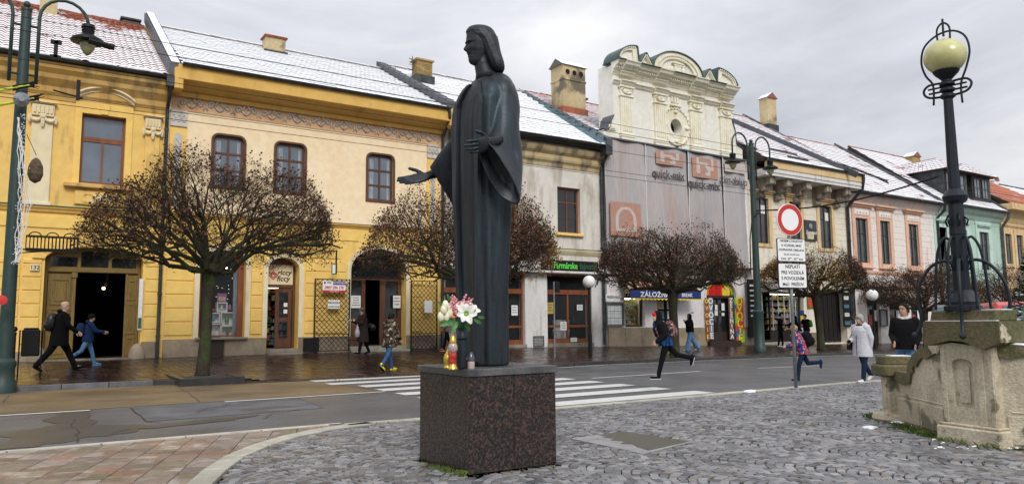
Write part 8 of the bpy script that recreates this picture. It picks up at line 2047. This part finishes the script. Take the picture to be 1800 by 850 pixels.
    for i in (0,1):
        hip,knee,ank,_=J[i]; cap(b,hip,knee,.098*fat*legw**.5,.07*legw); cap(b,knee,ank+Vector((0,0,-.015)),.068*legw,.056*legw*flare)
    blobmesh(b,vox,bottom,'trousers',e,3)
    for i in (0,1):
        ank=J[i][2]; t_=toe(i); ax=(t_-ank).normalized(); b=B(); heel=ank+Vector((0,0,-.045))+(ax*-.03); c=(heel+t_)/2; b.loft([ellring(heel.lerp(t_,f),Vector((0,w,0)),Vector((-ax.z,0,ax.x))*hh,10,2.6) for f,w,hh in ((-.12,.025,.03),(-.05,.04,.045),(.2,.043,.05),(.55,.046,.042),(.9,.046,.032),(1.1,.035,.024),(1.18,.015,.012))])
        cap(b,ank+Vector((0,0,.03)),ank,.045,.045,8); sh=obj('shoe',b,shoe,e,local=True,smooth=True)
        if sole: 
            nrm=Vector((-ax.z,0,ax.x)); nrm=-nrm if nrm.z>0 else nrm; b=B(); b.loft([ellring(heel.lerp(t_,f)+nrm*.037,Vector((0,w,0)),nrm*.012,10,2.6) for f,w in ((-.14,.03),(0,.045),(.5,.05),(1.0,.046),(1.2,.018))]); obj('sole',b,sole,sh,local=True)
    # coat or jacket
    hemu=(hem-.93)/1.0*1.0
    def coat(lo,hi,name,m,arms_=True):
        b=B(); us=[lo+(hi-lo)*k/7 for k in range(8)]; rings=[]
        for u in us:
            f=max(0,min(1,(u+.1)/.6)); w=float(np.interp(u,[-.5,-.2,-.05,.1,.25,.42,.5,.55],[.215,.2,.19,.175,.18,.195,.13,.075]))*fat+puff; dp=float(np.interp(u,[-.5,-.2,0,.15,.3,.42,.5,.55],[.18,.165,.155,.14,.145,.135,.10,.07]))*fat+puff
            if u<0: c=hipc+Vector((math.sin(L2)*u*.2+ (J[0][1].x+J[1][1].x)*.5*(-u)*.6,0,u)); 
            else: c=hipc+up*u
            rings.append(ellring(c,Vector((math.cos(tw),math.sin(tw),0))*dp,Vector((-math.sin(tw),math.cos(tw),0))*w,20,2.4))
        b.loft(rings)
        if arms_:
            for i in (0,1): cap(b,hipc+up*.43,A[i][0]-up*.02,.10,.085*sleeve_r); cap(b,A[i][0],A[i][1],(.078+puff*.6)*sleeve_r,(.062+puff*.5)*sleeve_r); cap(b,A[i][1],A[i][2]-A[i][3]*.01,(.06+puff*.5)*sleeve_r,(.046+puff*.4)*sleeve_r)
            if hood: cap(b,neck-fwd*.09+up*.02+Vector((0,.06,0)),neck-fwd*.09+up*.02-Vector((0,.06,0)),.06,.06); cap(b,neck+Vector((.0,.075,.0)),neck+Vector((.045,.0,-.02)),.04,.035); cap(b,neck+Vector((.0,-.075,.0)),neck+Vector((.045,.0,-.02)),.04,.035)
        return blobmesh(b,vox*.85,m,name,e,3)
    coat(hemu,.52,'coat' if hem<.7 else 'jacket',top)
    if split: coat(hemu-.01,split[1],'jacket_panel',split[0],False) if False else None
    if collar: b=B(); b.tube([neck+Vector((.075*math.cos(a)+.012,.085*math.sin(a),.03-.05*math.cos(a))) for a in [2*PI*k/12 for k in range(13)]],.028,7); obj('collar',b,collar,e,local=True,smooth=True)
    e['_h']=h; del e['_h']
    return e,dict(hip=hipc,up=up,fwd=fwd,neck=neck,head=hc_,A=A,J=J,loc=loc,rz=rz,k=k_,hf=hf,hu=hu,s=s_)
mat('lip_m',(.35,.12,.10),.5)
def carried(name,b,m,P,label,cat,rem=0):
    e=empty(name,label,cat,P['loc'],P['rz'],None,P['k']); o=obj('bag_body',b,m,e,local=True,smooth=True)
    if rem: remesh(o,rem,3)
    return e
def backpack(P,label,m,sz=(.13,.15,.22),strap='black_cloth',off=.23):
    c=P['hip']+P['up']*.28-P['fwd']*off; b=B(); up,fw=P['up'],P['fwd']; rings=[]
    for u,q in ((-1,.7),(-.85,.95),(-.3,1.05),(.4,1),(.8,.85),(1,.5)): rings.append(ellring(c+up*(sz[2]*u),fw*(sz[0]*q),Vector((0,1,0))*(sz[1]*q),16,3))
    b.loft(rings); e=carried('backpack',b,m,P,label,'backpack')
    b=B(); b.loft([ellring(c-fw*(sz[0]*.95)+up*(sz[2]*u),fw*.04,Vector((0,1,0))*(sz[1]*.7*q),12,3) for u,q in ((-.75,.8),(-.65,1),(-.15,1),(-.05,.8))]); obj('front_pocket',b,m,e,local=True,smooth=True)
    for sg in (-1,1):
        b=B(); b.tube([c+fw*.06+up*(sz[2]*.8)+Vector((0,sg*.09,0)),P['neck']+Vector((0,sg*.12,.02))-up*.02,P['hip']+up*.42+fw*.15+Vector((0,sg*.13,0)),P['hip']+up*.22+fw*.15+Vector((0,sg*.15,0)),c+fw*.05-up*(sz[2]*.7)+Vector((0,sg*.14,0))],.018,6); obj('strap',b,strap,e,local=True,smooth=True)
    return e
def gp(px,py): 
    d=ray(px,py); p=CAMP.copy()
    for _ in range(3500):
        q=p+d*.02
        if q.z<G(q.x,q.y): return (q.x,q.y,G(q.x,q.y))
        p=q
# 1 tall bald man
l=gp(101,652); e,P=person('tall bald man in long black coat striding past the gateway',l,0,1.98,[(27,3,3),(-26,14,3)],[(-14,22,8),(22,30,8)],lean=7,fat=1.22,skin='skin_pale',hair=None,top='black_cloth',hem=.66,bottom='black_cloth',legw=1.15,shoe='black_cloth',hood=True,puff=.01)
backpack(P,'black glossy backpack on the bald man','leather_black',(.11,.19,.22),off=.235)
# 2 boy
l=gp(152,642); e,P=person('boy in navy jacket, black beanie and jeans walking behind the bald man',l,0,1.55,[(18,4,2),(-24,34,2)],[(28,52,6),(34,48,6)],lean=6,top='navy_cloth',hair=('beanie','black_cloth'),hem=.82,bottom='light_jeans',shoe='blue_shoe',sole='white_shoe_m',hood=True,puff=.02)
backpack(P,'blue school backpack on the boy in navy jacket','navy_cloth',(.12,.15,.21),off=.27)
b=B(); w=P['A'][1][2]+P['A'][1][3]*.12; b.box(w.x-.01,w.x+.07,w.y-.005,w.y+.035,w.z-.01,w.z+.005); e=empty('phone','small dark phone held by the boy in navy jacket','phone',l,0,None,P['k']); obj('screen',b,'black_void',e,local=True)
# 3 woman with parcels
l=(10.85,26.6,G(10.85,26.6)); e,P=person('woman in long dark puffer coat with tied blond hair looking down at her hands',l,PI,1.72,[(14,4,2),(-16,8,2)],[(22,88,4),(26,84,4)],lean=3,top='brown_puffer',hair=('bun','hair_brown'),hem=.45,bottom='black_cloth',shoe='black_cloth',hood=True,puff=.015,fat=1.08,skin='skin_pale',nod=18,curl=.9)
h_=P['head']; b=B(); b.tube([h_+P['s']*(.092*math.sin(a))+P['hf']*(.1*math.cos(a))+P['hu']*.062 for a in [2*PI*k/16 for k in range(17)]],.018,6); obj('headband',b,'beige_cloth',e,local=True,smooth=True)
b=B(); c=P['hip']+Vector((-.16,-.30,.12)); c=P['hip']+Vector((-.30,.12,.12)); cap(b,c+Vector((-.02,-.1,0)),c+Vector((0,.1,-.06)),.11,.12); b.tube([c+Vector((.05,0,.1)),P['neck']+Vector((-.02,.1,0))],.016,5); carried('shoulder_bag',b,'leather_black',P,'black bag on the shoulder of the woman in the dark puffer coat','bag')
b=B(); c=P['hip']+Vector((.24,.05,-.06)); b.loft([ellring(c+Vector((0,0,z)),Vector((x,0,0)),Vector((0,y,0)),12,2.2) for z,x,y in ((-.26,.03,.04),(-.2,.09,.1),(-.05,.09,.12),(.1,.05,.08),(.25,.015,.02),(.36,.01,.01))]); carried('plastic_bag',b,'plastic_bag',P,'crinkled grey plastic bag hanging from the arm of the woman in the puffer coat','bag')
# 4 camouflage jacket
l=gp(684,651); e,P=person('person in brown camouflage jacket, blue jeans and bright yellow shoes on the kerb',l,R(22),1.75,[(16,2,2),(-22,20,3)],[(6,30,6),(12,34,8)],lean=6,top='camo',hair=('short','hair_dark'),hem=.72,bottom='blue_jeans',shoe='yellow_shoe',sole='black_cloth',hood=True,puff=.035,nod=10)
# 5 behind the bouquet
l=(14.6,27.0,G(14.6,27)); e,P=person('person in beige-brown jacket and red shoes behind the bouquet',l,PI,1.68,[(14,4,2),(-18,16,2)],[(10,30,6),(-8,24,6)],lean=4,top='beige_cloth',hem=.8,bottom='black_cloth',shoe='red_shoe',sole='white_shoe_m',puff=.02)
# 6 runner
g=onZ(1172,686); e,P=person('boy in dark hooded jacket and red cap sprinting across the road',(g.x,g.y,0),R(152),1.5,[(17,2,1),(-46,34,2)],[(-20,70,10),(-34,28,10)],lean=19,air=.26,top='plaid_blue',hair=('hood','black_puffer'),hem=.85,bottom='black_cloth',shoe='black_cloth',sole='white_shoe_m',puff=.03,skin='skin_pale',curl=.8,look=12)
b=B(); 
for i in (0,1): 
    a=P['A'][i]; cap(b,P['hip']+P['up']*.40,a[0],.14,.115); cap(b,a[0],a[1],.105,.092); cap(b,a[1],a[2],.09,.07)
b.loft([ellring(P['hip']+P['up']*u,P['fwd']*(.17*q),Vector((0,.215*q,0)),18,2.4) for u,q in ((.22,1.0),(.3,1.02),(.42,1.0),(.5,.7),(.54,.45))]); blobmesh(b,.015,'black_puffer','puffer_yoke',e)
b=B(); h_=P['head']; b.ball(h_+P['hf']*.045+P['hu']*.055,.075,12,8,(1,1,.8)); b.loft([ellring(h_+P['hf']*.1+P['hu']*z,P['hf']*.045,P['s']*.055,10) for z in (.05,.058)]); obj('cap',b,'red_cap_m',e,local=True,smooth=True)
backpack(P,'grey and pink patterned backpack on the sprinting boy','floral',(.11,.15,.21),'floral',off=.26)
# 7 jeans
l=gp(1214,616); e,P=person('woman in short black jacket and wide light blue jeans walking past the white wall',l,R(160),1.72,[(16,2,2),(-24,14,3)],[(34,112,6),(-20,10,12)],lean=2,top='black_cloth',hair=('hood','black_cloth'),hem=.9,bottom='light_jeans',legw=1.5,flare=1.7,shoe='white_shoe_m',puff=.03)
# 8, 9, 10 at the kiosk
l=(34.9,26.4,G(34.9,26.4)); e,P=person('dark-clothed person with pale bag at the kiosk window beside the tram pole',l,R(-60),1.82,[(6,2,3),(-6,4,3)],[(20,60,8),(16,60,8)],lean=2,top='black_cloth',hem=.8,bottom='black_cloth',shoe='white_shoe_m',vox=.022)
b=B(); c=P['hip']+Vector((.2,0,.18)); b.loft([ellring(c+Vector((0,0,z)),Vector((x,0,0)),Vector((0,y,0)),10,2.6) for z,x,y in ((-.2,.06,.1),(-.1,.09,.14),(.12,.08,.13),(.18,.02,.05))]); carried('pale_bag',b,'grey_cloth',P,'pale grey bag held by the dark-clothed person at the kiosk','bag')
l=(35.0,25.3,G(35,25.3)); e,P=person('person in black jacket and light jeans leaning toward the kiosk group',l,R(150),1.8,[(20,6,4),(-18,6,4)],[(50,20,6),(60,16,6)],lean=24,top='black_cloth',hair=('hood','black_cloth'),hem=.88,bottom='light_jeans',shoe='black_cloth',vox=.022)
l=(37.2,26.4,G(37.2,26.4)); e,P=person('person in dark jacket with green backpack facing the kiosk shelves',l,R(170),1.8,[(8,3,2),(-8,4,2)],[(26,60,6),(20,60,6)],lean=6,top='black_cloth',hair=('short','hair_dark'),hem=.8,bottom='black_cloth',shoe='black_cloth',vox=.022)
backpack(P,'bright green backpack on the person at the kiosk','green_pack',(.12,.14,.2),off=.26)
# 11 blond child
l=gp(1412,668); e,P=person('blond curly child in colourful patterned jacket running behind the sign post',l,R(150),1.42,[(20,12,2),(-30,66,2)],[(26,52,8),(-24,60,10)],lean=20,top='multi_pattern',hair=('curly','hair_blond'),hem=.82,bottom='dark_jeans',shoe='navy_cloth',puff=.035,hood=True,skin='skin_pale',nod=14,look=10)
backpack(P,'black backpack on the blond child','black_puffer',(.15,.17,.23),off=.30)
# 12 older woman
l=gp(1519,671); e,P=person('older woman with short grey hair in pale lilac quilted coat and white shoes',l,R(172),1.64,[(12,3,3),(-20,18,3)],[(-12,8,14),(-4,78,8)],lean=2,top='lilac_puffer',hair=('bob','hair_grey'),hem=.66,bottom='dark_jeans',shoe='white_shoe_m',puff=.026,hood=True,fat=1.1,look=-6)
e_=e; b=B(); c0=P['hip']; b.tube([c0+Vector((.205,.0,-.24)),c0+Vector((.2,0,.0)),c0+P['up']*.25+Vector((.19,0,0)),c0+P['up']*.46+Vector((.13,0,0))],.008,5); obj('zip',b,'black_cloth',e,local=True)
b=B(); b.tube([P['neck']+Vector((.055*math.cos(a)+.02,.07*math.sin(a),.0)) for a in [2*PI*k/12 for k in range(13)]],.03,7); obj('scarf',b,'brown_puffer',e,local=True,smooth=True)
w=P['A'][0][2]; 
for i in (0,1):
    w=P['A'][i][2]; b=B(); cap(b,w,w+P['A'][i][3]*.09,.04,.042); obj('glove',b,'black_cloth',e,local=True,smooth=True)
b=B(); w=P['A'][1][2]; w=P['A'][1][1]+Vector((0.02,-.06,-.14)); b.loft([ellring(w+Vector((0,0,z)),Vector((x,0,0)),Vector((0,y,0)),14,3) for z,x,y in ((-.17,.15,.05),(-.15,.19,.07),(0,.18,.065),(.1,.15,.045),(.13,.12,.02))]); hb=carried('handbag',b,'leather_black',P,'black leather handbag on the arm of the older woman','handbag')
b=B(); b.tube([w+Vector((-.12,0,.1)),P['neck']+Vector((0,-.13,.0)),w+Vector((.12,0,.1))],.01,5); obj('strap',b,'leather_black',hb,local=True)
# 13 young man
l=(14.6,8.15,0); e,P=person('young man in black puffer jacket with white hoodie collar behind the small fountain pier',l,R(205),1.80,[(12,3,3),(-14,10,3)],[(-2,46,11),(-6,66,13)],lean=1,top='black_puffer',hair=('short','hair_dark'),hem=.88,bottom='light_jeans',shoe='white_shoe_m',puff=.022,fat=.98,sleeve_r=.9,collar='white_shoe_m',look=-30,hood=False)
